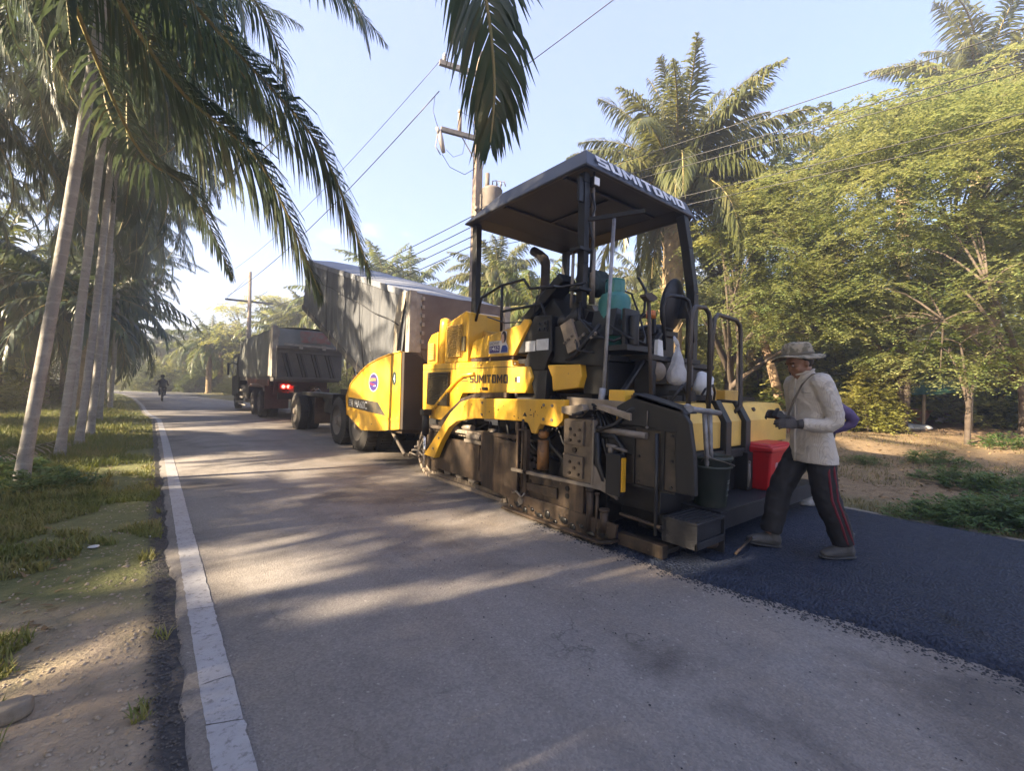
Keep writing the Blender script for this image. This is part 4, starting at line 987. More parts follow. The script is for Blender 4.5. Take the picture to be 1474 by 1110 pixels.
part('fuel_can_bracket', brownsteel, lambda b: (b.beam((3.06, 4.3, .78), (3.06, 3.6, .80), .05, .04), b.beam((3.1, 3.7, .8), (3.1, 3.7, 1.1), .05, .04, (1, 0, 0))))
part('tar_drips', M('black_bitumen', (.008, .008, .008), .35), lambda b: [b.sph((2.99 + .01 * (j % 2), 3.65 - .055 * j, .07 + .02 * ((j * 7) % 4)), (.012, .03 + .01 * (j % 3), .02 + .012 * ((j * 5) % 3)), 8, 6) for j in range(24)])

def bolts(pts, r=.011, d=.008): return lambda b: [b.cyl((x + .002, y, z), (x - d, y, z), r, n=6) for x, y, z in pts]
part('panel_bolts', steel, bolts([(3.2, y, z) for y in (6.05, 5.1, 4.72, 4.58, 3.9) for z in (1.60, 1.30)] + [(3.2, 6.05, .9), (3.2, 5.35, .9)]), eh)
part('panel_bolts', steel, bolts([(3.04, 3.12 + .12 * k, z) for k in range(2) for z in (1.16, 1.02)] + [(3.04, 4.3, 1.14), (3.04, 4.3, 1.0), (3.04, 5.45, .46), (3.04, 5.3, .62)], .016, .010), ta)
part('panel_bolts', steel, bolts([(3.05, y, z) for y, z in ((6.64, 1.78), (6.64, 1.3), (6.64, .8), (7.4, 1.70), (8.2, 1.50), (8.8, 1.2), (8.9, .78), (7.7, .62))]), hw1)
part('door_handle', black, lambda b: (b.box(3.18, 3.2, 4.42, 4.52, 1.29, 1.325), b.box(3.172, 3.182, 4.43, 4.49, 1.30, 1.315)), eh)
part('wing_edge', yellow, lambda b: b.tube([(3.045, y, z) for y, z in wing[:8]], .013, 6), hw1)
part('tar_splatter', bpy.data.materials['black_bitumen'], lambda b: [b.sph((3.036, 3.1 + 2.4 * ((k * 37) % 100) / 100, .97 + .2 * ((k * 53) % 100) / 100), (.003, .004 + .007 * ((k * 17) % 10) / 10, .004 + .008 * ((k * 29) % 10) / 10), 7, 5) for k in range(26) if 1.0 < .97 + .2 * ((k * 53) % 100) / 100 < 1.14], ta)
# ================================================================== TRUCK AND TRAILER
def tarp_mat(name, c, c2, wr=9., strength=.6, axis=1):
    t = NT(name); P = t.objc()
    mpp = t.N('Mapping'); sc = [1, 1, 1]; sc[axis] = wr
    mpp.inputs['Scale'].default_value = sc; t.L(P, mpp.inputs[0])
    n = t.noise(mpp.outputs[0], .8, 6, .6, .4); n2 = t.noise(P, 2.2, 7, .6)
    col = t.mix(t.ramp(n, .35, .65), c, c2)
    col = t.mix(t.math('MULTIPLY', t.ramp(n2, .45, .7), .5), col, tuple(x * .6 for x in c))
    t.L(col, t.b.inputs['Base Color']); t.b.inputs['Roughness'].default_value = .6
    t.L(t.bump(n, strength, .06, t.bump(n2, .3, .03)), t.b.inputs['Normal'])
    return t.mat


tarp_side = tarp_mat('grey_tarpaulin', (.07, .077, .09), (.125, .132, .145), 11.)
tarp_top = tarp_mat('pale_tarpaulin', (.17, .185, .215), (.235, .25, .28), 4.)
tarp_old = tarp_mat('grey_green_tarpaulin', (.115, .125, .118), (.185, .19, .178), 3., .5)
maroon = M('maroon_truck_paint', (.075, .016, .016), .4, c2=(.05, .014, .014), dust=(.16, .10, .08), damt=.5)
darkgate = M('dark_tailgate_paint', (.045, .046, .052), .5, c2=(.07, .068, .07), scale=3, dust=(.16, .14, .12), damt=.5)
palepost = M('weathered_pale_steel', (.36, .34, .30), .6, c2=(.20, .18, .16), scale=5, dust=(.15, .12, .10), damt=.4)
gatebrown = M('brown_bed_steel', (.12, .095, .085), .6, .1, c2=(.17, .14, .12), scale=3, dust=(.07, .055, .05), damt=.5)
wood = M('dusty_mudflap', (.10, .065, .045), .8, c2=(.15, .10, .07), scale=5)


def wheel(parent, x, y, r=.52, w=.28, side=-1):
    wh = MB()
    prof = [(r * .60, -w / 2), (r * .80, -w / 2 - .005), (r * .95, -w / 2 + .03), (r, -w / 2 + .06), (r, w / 2 - .06), (r * .95, w / 2 - .03), (r * .8, w / 2), (r * .6, w / 2)]
    wh.lathe(prof, (x + w / 2, y, r), 'x', 36, cap=False)
    for k in range(40):
        a = 2 * pi * k / 40
        wh.obox((x + w / 2, y + math.cos(a) * r, r + math.sin(a) * r), (w * .40, 0, 0), (0, -math.sin(a) * .022, math.cos(a) * .022), (0, math.cos(a) * .010, math.sin(a) * .010))
    o = wh.build('wheel', rubber, parent)
    rm = MB()
    xf = x + .01
    rm.lathe([(r * .62, 0), (r * .60, .03), (r * .50, .09), (r * .36, .12), (r * .30, .08), (r * .22, .02), (r * .16, .0), (.02, -.005)], (xf, y, r), 'x', 28, cap=False)
    rm.build('rim', rimsteel, o)
    hb = MB()
    hb.cyl((xf + .03, y, r), (xf - .035, y, r), .095, .08, 14)
    for k in range(10):
        a = 2 * pi * k / 10
        hb.cyl((xf + .09, y + math.cos(a) * .15, r + math.sin(a) * .15), (xf + .05, y + math.cos(a) * .15, r + math.sin(a) * .15), .016, n=6)
    hb.build('hub', steel, o)
    return o


def far_wheel(parent, x, y):     # the twin on the far side of the axle
    return wheel(parent, x, y)


# ---- tipped trailer
TL = thing('dump_trailer', 'dump trailer tipped up under a pale tarpaulin, emptying into the yellow paver', 'trailer', (4.2, 10, 0))
def tp(name, mat, fn, parent=None, bevel=0, **kw):
    mb = MB(); fn(mb); return mb.build(name, mat, parent or TL, bevel, **kw)
RB, FB, FT, RT = (6.95, .92), (13.1, 3.43), (12.75, 4.62), (6.62, 2.84)
ca, sa = math.cos(math.radians(22.6)), math.sin(math.radians(22.6))
tx0, tx1 = 3.165, 5.16
def bedside(mb, x, out):
    rows = []
    for i in range(25):
        u = i / 24
        b = Vector(RB).lerp(Vector(FB), u); tq = Vector(RT).lerp(Vector(FT), u)
        row = []
        for k in range(9):
            v = k / 8; q = b.lerp(tq, v)
            wv = .035 * noise.noise((u * 24, v * 1.6, 3)) + .016 * noise.noise((u * 45, v * 3, 8))
            row.append((x + out * (.0 + abs(wv) * (1 if 0 < k < 8 else .3)), q.x, q.y))
        rows.append(row)
    mb.sheet(rows)
bed = tp('dump_bed', gatebrown, lambda b: (b.hexa([(tx0 + .06, *RB), (tx1 - .06, *RB), (tx1 - .06, *FB), (tx0 + .06, *FB), (tx0 + .06, RB[0] - .04, RB[1] + .12), (tx1 - .06, RB[0] - .04, RB[1] + .12), (tx1 - .06, FB[0] - .04, FB[1] + .12), (tx0 + .06, FB[0] - .04, FB[1] + .12)]),
        b.hexa([(tx0 + .03, *RB), (tx0 + .09, *RB), (tx0 + .09, *FB), (tx0 + .03, *FB), (tx0 + .03, RT[0], RT[1] - .06), (tx0 + .09, RT[0], RT[1] - .06), (tx0 + .09, FT[0], FT[1] - .06), (tx0 + .03, FT[0], FT[1] - .06)]),
        b.hexa([(tx1 - .09, *RB), (tx1 - .03, *RB), (tx1 - .03, *FB), (tx1 - .09, *FB), (tx1 - .09, RT[0], RT[1] - .06), (tx1 - .03, RT[0], RT[1] - .06), (tx1 - .03, FT[0], FT[1] - .06), (tx1 - .09, FT[0], FT[1] - .06)]),
        b.hexa([(tx0 + .09, FB[0] - .1, FB[1]), (tx1 - .09, FB[0] - .1, FB[1]), (tx1 - .09, *FB), (tx0 + .09, *FB), (tx0 + .09, FT[0] - .1, FT[1]), (tx1 - .09, FT[0] - .1, FT[1]), (tx1 - .09, *FT), (tx0 + .09, *FT)]),
        [b.beam((tx0 + .03, RB[0] + (FB[0] - RB[0]) * k / 9, RB[1] + (FB[1] - RB[1]) * k / 9 - .05), (tx1 - .03, RB[0] + (FB[0] - RB[0]) * k / 9, RB[1] + (FB[1] - RB[1]) * k / 9 - .05), .10, .10) for k in range(10)]))
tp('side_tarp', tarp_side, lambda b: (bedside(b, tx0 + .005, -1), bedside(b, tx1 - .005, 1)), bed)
def sidep(u, v, o=.05):
    q = Vector(RB).lerp(Vector(FB), u).lerp(Vector(RT).lerp(Vector(FT), u), v); return (tx0 - o, q.x, q.y)
tp('tarp_seam', M('dark_seam', (.03, .032, .036), .8), lambda b: (b.tube([sidep(.02 + .96 * k / 24, .70 + .01 * math.sin(k)) for k in range(25)], .009, 5), b.tube([sidep(.22, .03), sidep(.30, .5), sidep(.33, .97)], .009, 5), b.tube([sidep(.62, .03), sidep(.66, .5), sidep(.67, .97)], .007, 5)), bed)
tp('tarp_tie', M('pale_rope', (.36, .33, .27), .9), lambda b: [b.tube([sidep(.08 + .1 * k, .10, .055), sidep(.085 + .1 * k, .03, .06), sidep(.08 + .1 * k, -.06, .06)], .008, 5) for k in range(9)], bed)
tp('lower_rail', darkgate, lambda b: (b.beam((tx0, RB[0], RB[1] - .02), (tx0, FB[0], FB[1] - .02), .05, .12), b.beam((tx1, RB[0], RB[1] - .02), (tx1, FB[0], FB[1] - .02), .05, .12)), bed)
def toptarp(mb):
    rows = []
    for i in range(21):
        u = i / 20; q = Vector(RT).lerp(Vector(FT), u)
        row = []
        for k in range(11):
            v = k / 10
            z = q.y + .10 * min(1, u * 3) * math.sin(pi * v) ** .8 + .022 * noise.noise((u * 11, v * 4, 1)) - .008 * math.sin(u * 21) ** 2
            row.append((tx0 - .02 + (tx1 - tx0 + .04) * v, q.x, z))
        rows.append(row)
    mb.sheet(rows)
    for x in (tx0 - .02, tx1 + .02):
        mb.sheet([[(x, *Vector(RT).lerp(Vector(FT), i / 20)), (x, Vector(RT).lerp(Vector(FT), i / 20).x + .02, Vector(RT).lerp(Vector(FT), i / 20).y - .10 - .03 * noise.noise((i, 2, 2)))] for i in range(21)])
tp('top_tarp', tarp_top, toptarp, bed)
gate = tp('tailgate', gatebrown, lambda b: (b.box(tx0 + .02, tx1 - .02, 6.59, 6.64, 1.3, 2.835), b.box(tx0 + .4, tx1 - .02, 6.58, 6.62, 1.3, 1.9), [b.beam((tx0 + .25 + .45 * k, 6.6, 1.9), (tx0 + .5 + .45 * k, 6.6, 1.35), .05, .06) for k in range(4)], b.box(tx0, tx1, 6.55, 6.62, 1.92, 2.0)), bevel=.006)
tp('gate_post', palepost, lambda b: (b.box(tx0 - .02, tx0 + .10, 6.50, 6.64, 1.85, 2.84), b.box(tx0 + .10, tx0 + .2, 6.52, 6.58, 1.85, 2.8), [b.box(tx0 + .18, tx0 + .23, 6.47, 6.52, 2.0 + .14 * k, 2.06 + .14 * k) for k in range(6)]), gate, bevel=.006)
tp('gate_post', palepost, lambda b: b.box(tx1 - .10, tx1 + .02, 6.50, 6.64, 1.85, 2.84), gate)
tp('tarp_sun_strip', M('sunlit_tarp_strip', (.40, .35, .27), .8, c2=(.30, .26, .2), scale=3), lambda b: b.sheet([[(tx0 - .03, 6.62, 2.82), (tx0 - .03, 6.86, 2.86)], [(tx0 - .035, 6.80, 2.3), (tx0 - .03, 7.05, 2.4)], [(tx0 - .03, 6.98, 1.72), (tx0 - .03, 7.06, 1.85)]]), bed)  # sunlit strip at the tarp's rear edge, put in as a paler sheet
tp('tipping_ram', chrome, lambda b: (b.cyl((4.15, 11.2, 1.2), (4.15, 12.3, 3.05), .09), b.cyl((4.15, 10.9, .8), (4.15, 11.5, 1.75), .13)))
tp('trailer_frame', blackrough, lambda b: (b.box(3.65, 3.8, 7.9, 13.6, .82, 1.02), b.box(4.5, 4.65, 7.9, 13.6, .82, 1.02), b.box(3.3, 5.1, 9.2, 9.4, .75, .95), b.box(3.2, 5.1, 7.9, 8.1, .8, 1.0), b.box(3.3, 5.0, 10.55, 10.75, .62, .84), b.box(3.2, 3.6, 10.4, 13.1, .98, 1.08), b.box(3.25, 3.65, 10.6, 11.2, .62, .98), b.prism('x', 3.3, 3.36, [(8.0, 1.1), (9.0, 1.22), (10.2, 1.2), (10.2, 1.08), (8.0, 1.0)])), bevel=.01)
tp('drawbar', blackrough, lambda b: (b.beam((4.0, 13.8, .75), (4.15, 16.2, .72), .10, .12), b.beam((4.4, 13.8, .75), (4.2, 16.2, .72), .10, .12), b.box(3.7, 4.6, 13.2, 14.0, .68, .84), b.cyl((4.15, 13.6, .80), (4.15, 13.6, 1.0), .42, n=24)))
tp('air_hose', hose, lambda b: [b.tube([(3.9 + .06 * k, 13.9, .95), (3.92 + .06 * k, 14.6, 1.15 - .1 * (k % 2)), (4.0 + .05 * k, 15.5, 1.0), (4.05 + .04 * k, 16.2, .98)], .018) for k in range(3)])
for y in (8.70, 9.92, 13.6):
    wheel(TL, 3.14, y); wheel(TL, 3.46, y); wheel(TL, 4.6, y); wheel(TL, 4.92, y)
    tp('axle', blackrough, lambda b: b.cyl((3.2, y, .52), (5.1, y, .52), .075))
mf = tp('mud_flap', wood, lambda b: b.box(3.45, 4.35, 12.72, 12.75, .22, .92))
tp('flap_emblem', M('flap_emblem_brown', (.05, .033, .025), .8), lambda b: b.tube([(3.9 + .2 * math.cos(k * pi / 10), 12.715, .60 + .13 * math.sin(k * pi / 10)) for k in range(20)], .018, 6, closed=True), mf)
for k in range(2):
    rs = tp('reflector_strip', M('strip_dark_red', (.10, .03, .03), .4) if k == 0 else bpy.data.materials['strip_dark_red'], lambda b: b.beam((3.42, 10.55, .98 - .32 * k), (3.42, 11.7, .98 - .32 * k), .03, .09))
    tp('white_reflector', white, lambda b: [b.box(3.395, 3.404, 10.62 + .36 * j, 10.78 + .36 * j, .955 - .32 * k, 1.005 - .32 * k) for j in range(3)], rs)

# ---- truck ahead
TK = thing('dump_truck', 'dark red dump truck with a grey tarpaulin and lit tail lights, ahead of the trailer', 'truck', (4.2, 20, 0))
def kp(name, mat, fn, parent=None, bevel=0, **kw):
    mb = MB(); fn(mb); return mb.build(name, mat, parent or TK, bevel, **kw)
kx0, kx1 = 3.08, 5.28
kb = kp('dump_bed', darkgate, lambda b: (b.box(kx0 + .03, kx1 - .03, 16.4, 23.6, 1.35, 1.52), b.box(kx0 + .03, kx0 + .1, 16.4, 23.6, 1.5, 3.0), b.box(kx1 - .1, kx1 - .03, 16.4, 23.6, 1.5, 3.0), b.box(kx0 + .1, kx1 - .1, 23.5, 23.6, 1.5, 3.1)), bevel=.01)
def kside(mb):
    for x, o_ in ((kx0, -1), (kx1, 1)):
        rows = []
        for i in range(25):
            u = i / 24; row = []
            for k in range(9):
                v = k / 8
                row.append((x + o_ * (.03 * noise.noise((u * 9, v * 2, 4)) + .05 * v * (1 - v)), 16.75 + 6.9 * u, 1.52 + (1.60 + .05 * noise.noise((u * 7, 1, 1))) * v))
            rows.append(row)
        mb.sheet(rows)
    rows = []
    for i in range(25):
        u = i / 24
        rows.append([(kx0 + (kx1 - kx0) * k / 8, 16.5 + 7.15 * u, 3.12 + .05 * noise.noise((u * 7, 1, 1)) + .10 * math.sin(pi * k / 8) - .05 * math.sin(u * 19) ** 2) for k in range(9)])
    mb.sheet(rows)
    rows = []
    for i in range(9):
        u = i / 8
        rows.append([(kx0 + .15 + (kx1 - kx0 - .3) * u, 16.47 - .05 * k + .03 * noise.noise((u * 8, k, 1)), 3.14 - .21 * k + (.05 * noise.noise((u * 5, 2, 2)) if k == 3 else 0)) for k in range(4)])
    mb.sheet(rows)
kt = kp('bed_tarp', tarp_old, kside, kb)
kp('faded_red_print', M('faded_red_print', (.20, .075, .06), .8, c2=(.15, .13, .115), scale=5, lo=.42, hi=.58), lambda b: b.sheet([[(3.9 + 1.0 * u / 6, 16.445 - .05 * k - .03 + .03 * noise.noise(((3.9 + u / 6 - 3.23) / 1.9 * 8, k, 1)), 3.09 - .2 * k) for k in range(3)] for u in range(7)]), kt)
kp('bed_corner_post', palepost, lambda b: (b.box(kx0 - .03, kx0 + .14, 16.36, 16.62, 1.5, 3.2), b.box(kx0 + .14, kx0 + .2, 16.4, 16.5, 1.55, 3.1), b.box(kx0 - .04, kx0 + .0, 16.62, 16.95, 1.52, 3.05)), kb, bevel=.01)
kp('bed_corner_post', darkgate, lambda b: b.box(kx1 - .14, kx1 + .03, 16.36, 16.62, 1.5, 3.0), kb, bevel=.01)
kg = kp('tailgate', darkgate, lambda b: (b.prism('y', 16.30, 16.37, [(kx0 + .10, 1.50), (kx1 - .05, 1.42), (kx1 - .02, 2.50), (kx0 + .10, 2.52)]), b.box(kx0 + .08, kx1, 16.22, 16.30, 2.44, 2.54), b.box(kx0 + .08, kx1, 16.22, 16.30, 1.42, 1.50), b.box(kx0 + .08, kx1, 16.24, 16.30, 2.30, 2.34)), kb, bevel=.008)
kp('gate_rib', charcoal, lambda b: [b.hexa([(x, 16.23, 1.5), (x + .07, 16.23, 1.5), (x + .07, 16.31, 1.5), (x, 16.31, 1.5), (x - .22, 16.23, 2.3), (x - .15, 16.23, 2.3), (x - .15, 16.31, 2.3), (x - .22, 16.31, 2.3)]) for x in [kx0 + .45 + .46 * k for k in range(4)] + [kx0 + .55 + .46 * k for k in range(4)]], kg)
kp('gate_hook', palepost, lambda b: [b.box(kx0 + .75 + .75 * k, kx0 + .87 + .75 * k, 16.18, 16.24, 2.46, 2.62) for k in range(2)] + [b.beam((kx0 + .3, 16.2, 2.60), (kx1 - .3, 16.2, 2.55), .05, .06)], kg)
kp('truck_chassis', blackrough, lambda b: (b.box(3.75, 3.9, 16.4, 25.6, .8, 1.2), b.box(4.45, 4.6, 16.4, 25.6, .8, 1.2), b.box(3.3, 5.1, 16.5, 16.7, .75, .98), b.box(3.3, 5.0, 22, 23.2, .55, 1.2), b.box(3.15, 3.7, 21.4, 23.6, .6, 1.15)))
kp('rear_fender', maroon, lambda b: (b.box(3.08, 3.85, 17.55, 17.60, .38, 1.12), b.box(4.5, 5.26, 17.55, 17.60, .38, 1.12), b.box(3.08, 3.5, 17.6, 21.1, 1.12, 1.20), b.box(3.06, 3.12, 16.9, 21.2, 1.18, 1.42)), bevel=.008)
kp('fender_arch', palepost, lambda b: b.tube([(3.08, 17.7, 1.0), (3.08, 17.9, 1.16), (3.08, 18.6, 1.22), (3.08, 20.4, 1.22), (3.08, 20.95, 1.12)], .025, 6))
kp('rear_bumper', maroon, lambda b: (b.box(3.3, 5.1, 17.3, 17.4, .9, 1.35), b.box(3.45, 4.0, 17.15, 17.3, 1.05, 1.28)), bevel=.01)
for lx_ in (3.58, 3.74):
    kp('tail_light', M('tail_light_red', (.5, .01, .01), .3, emit=((1, .03, .02), 9)) if lx_ < 3.6 else bpy.data.materials['tail_light_red'], lambda b: b.cyl((lx_, 17.14, 1.17), (lx_, 17.11, 1.17), .055, n=16))
kp('plate_bracket', palepost, lambda b: (b.box(4.05, 4.35, 17.1, 17.13, .62, .95), b.box(3.95, 4.0, 17.1, 17.15, .5, 1.0)))
for y in (18.75, 20.15):
    wheel(TK, 3.10, y, .5); wheel(TK, 3.42, y, .5); wheel(TK, 4.6, y, .5); wheel(TK, 4.92, y, .5)
wheel(TK, 3.12, 24.9, .5); wheel(TK, 4.9, 24.9, .5)
cab = kp('cab', black, lambda b: b.prism('x', 3.1, 5.25, [(23.8, .75), (26.0, .6), (26.05, 1.5), (25.8, 2.6), (23.85, 2.65)]), bevel=.06)
kp('step', palepost, lambda b: (b.box(3.05, 3.3, 23.9, 24.3, .35, .42), b.box(3.04, 3.12, 22.2, 23.0, .9, .97), b.box(3.04, 3.12, 22.2, 23.0, .60, .67), b.box(3.05, 3.12, 21.5, 23.4, .30, .34)), cab)
kp('mirror', black, lambda b: (b.box(2.85, 2.92, 25.5, 25.75, 1.6, 2.2), b.cyl((2.9, 25.6, 2.1), (3.15, 25.6, 2.3), .02)), cab, bevel=.01)
kp('window', M('dark_cab_glass', (.02, .025, .03), .1), lambda b: b.prism('x', 3.085, 3.10, [(24.3, 1.6), (25.6, 1.55), (25.5, 2.4), (24.3, 2.45)]), cab)

# ================================================================== POLES AND WIRES
conc = M('weathered_concrete_pole', (.26, .20, .15), .85, c2=(.36, .29, .22), scale=4, dust=(.14, .11, .09), damt=.5)
woodarm = M('grey_wood_crossarm', (.19, .17, .15), .8, c2=(.12, .11, .10), scale=9)
PO = thing('utility_pole', 'tall concrete utility pole with two crossarms and a transformer, behind the tipped trailer and canopy', 'utility pole', (6.72, 10.0, ground_z(6.72, 10)))
def pp(name, mat, fn, parent=None, bevel=0, **kw):
    mb = MB(); fn(mb); return mb.build(name, mat, parent or PO, bevel, **kw)
def lerp3(a, b, t_): return Vector(a).lerp(Vector(b), t_)
p0, p1 = Vector((6.72, 10.0, 0)), Vector((6.66, 9.94, 10.35))
pp('shaft', conc, lambda b: b.hexa([p0 + V(-.15, -.12, 0), p0 + V(.15, -.12, 0), p0 + V(.15, .12, 0), p0 + V(-.15, .12, 0), p1 + V(-.09, -.07, 0), p1 + V(.09, -.07, 0), p1 + V(.09, .07, 0), p1 + V(-.09, .07, 0)]), bevel=.015)
pa = pp('crossarm', woodarm, lambda b: b.beam((5.62, 10.30, 9.78), (7.75, 9.70, 9.78), .10, .13), bevel=.01)
pp('crossarm', woodarm, lambda b: b.beam((5.66, 10.20, 8.0), (7.35, 9.75, 8.0), .10, .12), bevel=.01)
pp('arm_brace', steel, lambda b: (b.beam((6.2, 10.13, 9.72), (6.66, 9.9, 9.1), .03, .02), b.beam((7.1, 9.9, 9.72), (6.68, 9.9, 9.1), .03, .02), b.beam((6.2, 10.05, 7.95), (6.66, 9.9, 7.25), .03, .02), b.beam((7.05, 9.84, 7.95), (6.68, 9.9, 7.25), .03, .02)))
porc = M('insulator_porcelain', (.30, .27, .25), .25)
def insul(mb, x, y, z, s=1):
    mb.lathe([(.02 * s, 0), (.055 * s, .02 * s), (.03 * s, .06 * s), (.065 * s, .08 * s), (.035 * s, .13 * s), (.05 * s, .15 * s), (.03 * s, .21 * s), (.0, .22 * s)], (x, y, z), 'z', 12)
pp('insulator', porc, lambda b: (insul(b, 6.3, 10.1, 9.85, 1.3), insul(b, 5.75, 10.27, 9.85), insul(b, 7.6, 9.75, 9.85)), pa)
pp('fuse_cutout', porc, lambda b: (b.tube([(5.62, 10.2, 7.95), (5.66, 10.18, 7.7), (5.74, 10.16, 7.4)], [.05, .075, .05], 10), b.tube([(5.58, 10.2, 7.85), (5.52, 10.2, 7.5), (5.66, 10.17, 7.32)], .015, 6), b.cyl((5.55, 10.2, 8.0), (5.62, 10.2, 7.85), .05)))
pp('surge_arrester', conc, lambda b: (b.cyl((6.15, 10.07, 8.05), (6.15, 10.07, 8.55), .05), b.cyl((6.15, 10.07, 8.55), (6.15, 10.07, 8.62), .06)))
pp('jumper_wire', hose, lambda b: (b.tube([(5.78, 10.6, 9.2), (5.55, 10.35, 8.9), (5.45, 10.25, 8.4), (5.6, 10.2, 7.95)], .008, 5), b.tube([(5.7, 10.17, 7.35), (5.9, 10.1, 7.05), (6.3, 10.0, 6.95), (6.6, 9.9, 7.2)], .008, 5), b.tube([(5.8, 10.15, 7.5), (6.0, 10.1, 7.35), (6.25, 10.05, 7.5), (6.3, 10.0, 7.95)], .006, 5), b.tube([(6.15, 10.07, 8.6), (6.45, 9.95, 8.5), (6.5, 9.9, 8.0)], .006, 5)))
tfm = pp('transformer', M('transformer_grey', (.15, .135, .12), .6, c2=(.10, .09, .08), scale=5, dust=(.2, .14, .1), damt=.4), lambda b: (b.lathe([(.0, 0), (.26, 0), (.28, .03), (.28, .72), (.29, .75), (.25, .80), (0, .83)], (7.02, 9.75, 5.9), 'z', 22), b.box(6.7, 6.9, 9.8, 9.95, 6.1, 6.5), b.cyl((6.84, 9.72, 6.55), (6.84, 9.72, 7.05), .06)))
pp('bushing', porc, lambda b: [b.tube([(7.0 + .1 * k, 9.7 - .05 * k, 6.7), (6.98 + .1 * k, 9.68 - .05 * k, 6.88), (7.08 + .1 * k, 9.66 - .05 * k, 6.92), (7.12 + .1 * k, 9.64 - .05 * k, 6.8)], .018, 6) for k in range(3)], tfm)
pp('secondary_rack', steel, lambda b: (b.box(6.56, 6.62, 9.8, 9.86, 4.8, 6.1), [b.cyl((6.55, 9.78, 4.9 + .22 * k), (6.55, 9.78, 5.0 + .22 * k), .05, n=10) for k in range(6)]))
FP = thing('utility_pole', 'thin distant utility pole with one crossarm above the dark red truck', 'utility pole', (4.9, 33.5, 0))
def fpp(name, mat, fn): mb = MB(); fn(mb); mb.build(name, mat, FP)
fpp('shaft', conc, lambda b: b.cyl((4.9, 33.5, 0), (4.82, 33.5, 8.5), .16, .10))
fpp('crossarm', woodarm, lambda b: b.beam((3.5, 33.7, 6.55), (6.2, 33.3, 6.55), .12, .12))
fpp('stay_wire', hose, lambda b: (b.cyl((4.86, 33.5, 6.5), (5.9, 33.4, 7.4), .015, n=5), b.cyl((4.86, 33.5, 8.3), (3.6, 33.6, 6.6), .012, n=5)))


def wire(a, b, sag, label, r=.012, n=18):
    a, b = Vector(a), Vector(b); pts = []
    for k in range(n + 1):
        t_ = k / n; p = a.lerp(b, t_); p.z -= sag * 4 * t_ * (1 - t_); pts.append(p)
    mb = MB(); mb.tube(pts, r, 5)
    mb.build('power_line', hose, None, org=a, label=label, cat='power line', group='overhead wires on the poles')


wire((5.78, 10.27, 10.05), (4.0, 33.7, 8.6), .5, 'single high wire from the upper crossarm towards the distant pole', .009)
wire((5.8, 10.6, 9.25), (3.6, 33.7, 6.75), .55, 'thicker high wire ending in a clamp below the upper crossarm', .014)
wire((7.6, 9.75, 10.05), (8.6, -25, 10.5), .4, 'wire leaving the upper crossarm high over the canopy')
for k, (za, zb, yy_) in enumerate(((6.0, 4.6, 305), (5.72, 4.4, 320), (5.45, 4.2, 335), (5.2, 4.05, 345))):
    wire((6.55, 9.9, za - .1), (4.6 + .2 * k, 33.5, za - .3), .35,
         ['topmost of the four low wires left of the pole', 'second from top of the four low wires left of the pole', 'third from top of the four low wires left of the pole', 'lowest of the four low wires left of the pole'][k])
for k, (z0_, px_, pz_, lb) in enumerate(((6.05, 0, 12, 'highest wire crossing the sky right of the large oil palm'), (5.85, 0, 58, 'second wire down crossing the sky right of the large oil palm'), (5.7, 0, 75, 'third wire down crossing the sky, close under the second'), (5.1, 0, 136, 'upper of two wires crossing the spreading green tree'), (4.95, 0, 158, 'lower of two wires crossing the spreading green tree'))):
    q = at(1474, pz_, 4.9 + .05 * k); a_ = Vector((6.58, 9.8, z0_)); d_ = q - a_
    wire(a_, a_ + d_ * 3.2, .25, lb, .007, 40)
# ================================================================== PEOPLE
def loft(mb, rings, n=16, cap=True):
    """rings: list of (centre, axis_a, axis_b) half-axis vectors"""
    vs = []
    for c, a, b in rings:
        c, a, b = Vector(c), Vector(a), Vector(b)
        for k in range(n):
            t_ = 2 * pi * k / n
            vs.append(c + a * math.cos(t_) + b * math.sin(t_))
    fs = []
    for i in range(len(rings) - 1):
        for k in range(n):
            k2 = (k + 1) % n
            fs.append((i * n + k, i * n + k2, (i + 1) * n + k2, (i + 1) * n + k))
    fs.append(tuple(range(n))[::-1]); fs.append(tuple((len(rings) - 1) * n + k for k in range(n)))
    mb.add(vs, fs, True)


def limb(mb, pts, rad, n=12, sub=4, flat=1.):
    """smooth tapering limb through joints (catmull-rom)"""
    P = [Vector(p) for p in pts]; out, rr = [], []
    for i in range(len(P) - 1):
        p0 = P[max(i - 1, 0)]; p3 = P[min(i + 2, len(P) - 1)]; a, b = P[i], P[i + 1]
        for k in range(sub):
            t_ = k / sub
            out.append(.5 * ((2 * a) + (b - p0) * t_ + (2 * p0 - 5 * a + 4 * b - p3) * t_ * t_ + (3 * a - p0 - 3 * b + p3) * t_ ** 3))
            rr.append(rad[i] + (rad[i + 1] - rad[i]) * t_)
    out.append(P[-1]); rr.append(rad[-1])
    mb.tube(out, [(r, r * flat) for r in rr], n)


def remesh(o, vox, it=3, disp=None):
    m = o.modifiers.new('skin', 'REMESH'); m.mode = 'VOXEL'; m.voxel_size = vox; m.use_smooth_shade = True
    s = o.modifiers.new('soft', 'SMOOTH'); s.iterations = it; s.factor = .5
    if disp:
        tx = bpy.data.textures.new('folds', 'CLOUDS'); tx.noise_scale = disp[1]; tx.noise_depth = 3
        d = o.modifiers.new('folds', 'DISPLACE'); d.texture = tx; d.strength = disp[0]; d.mid_level = .5; d.texture_coords = 'LOCAL'


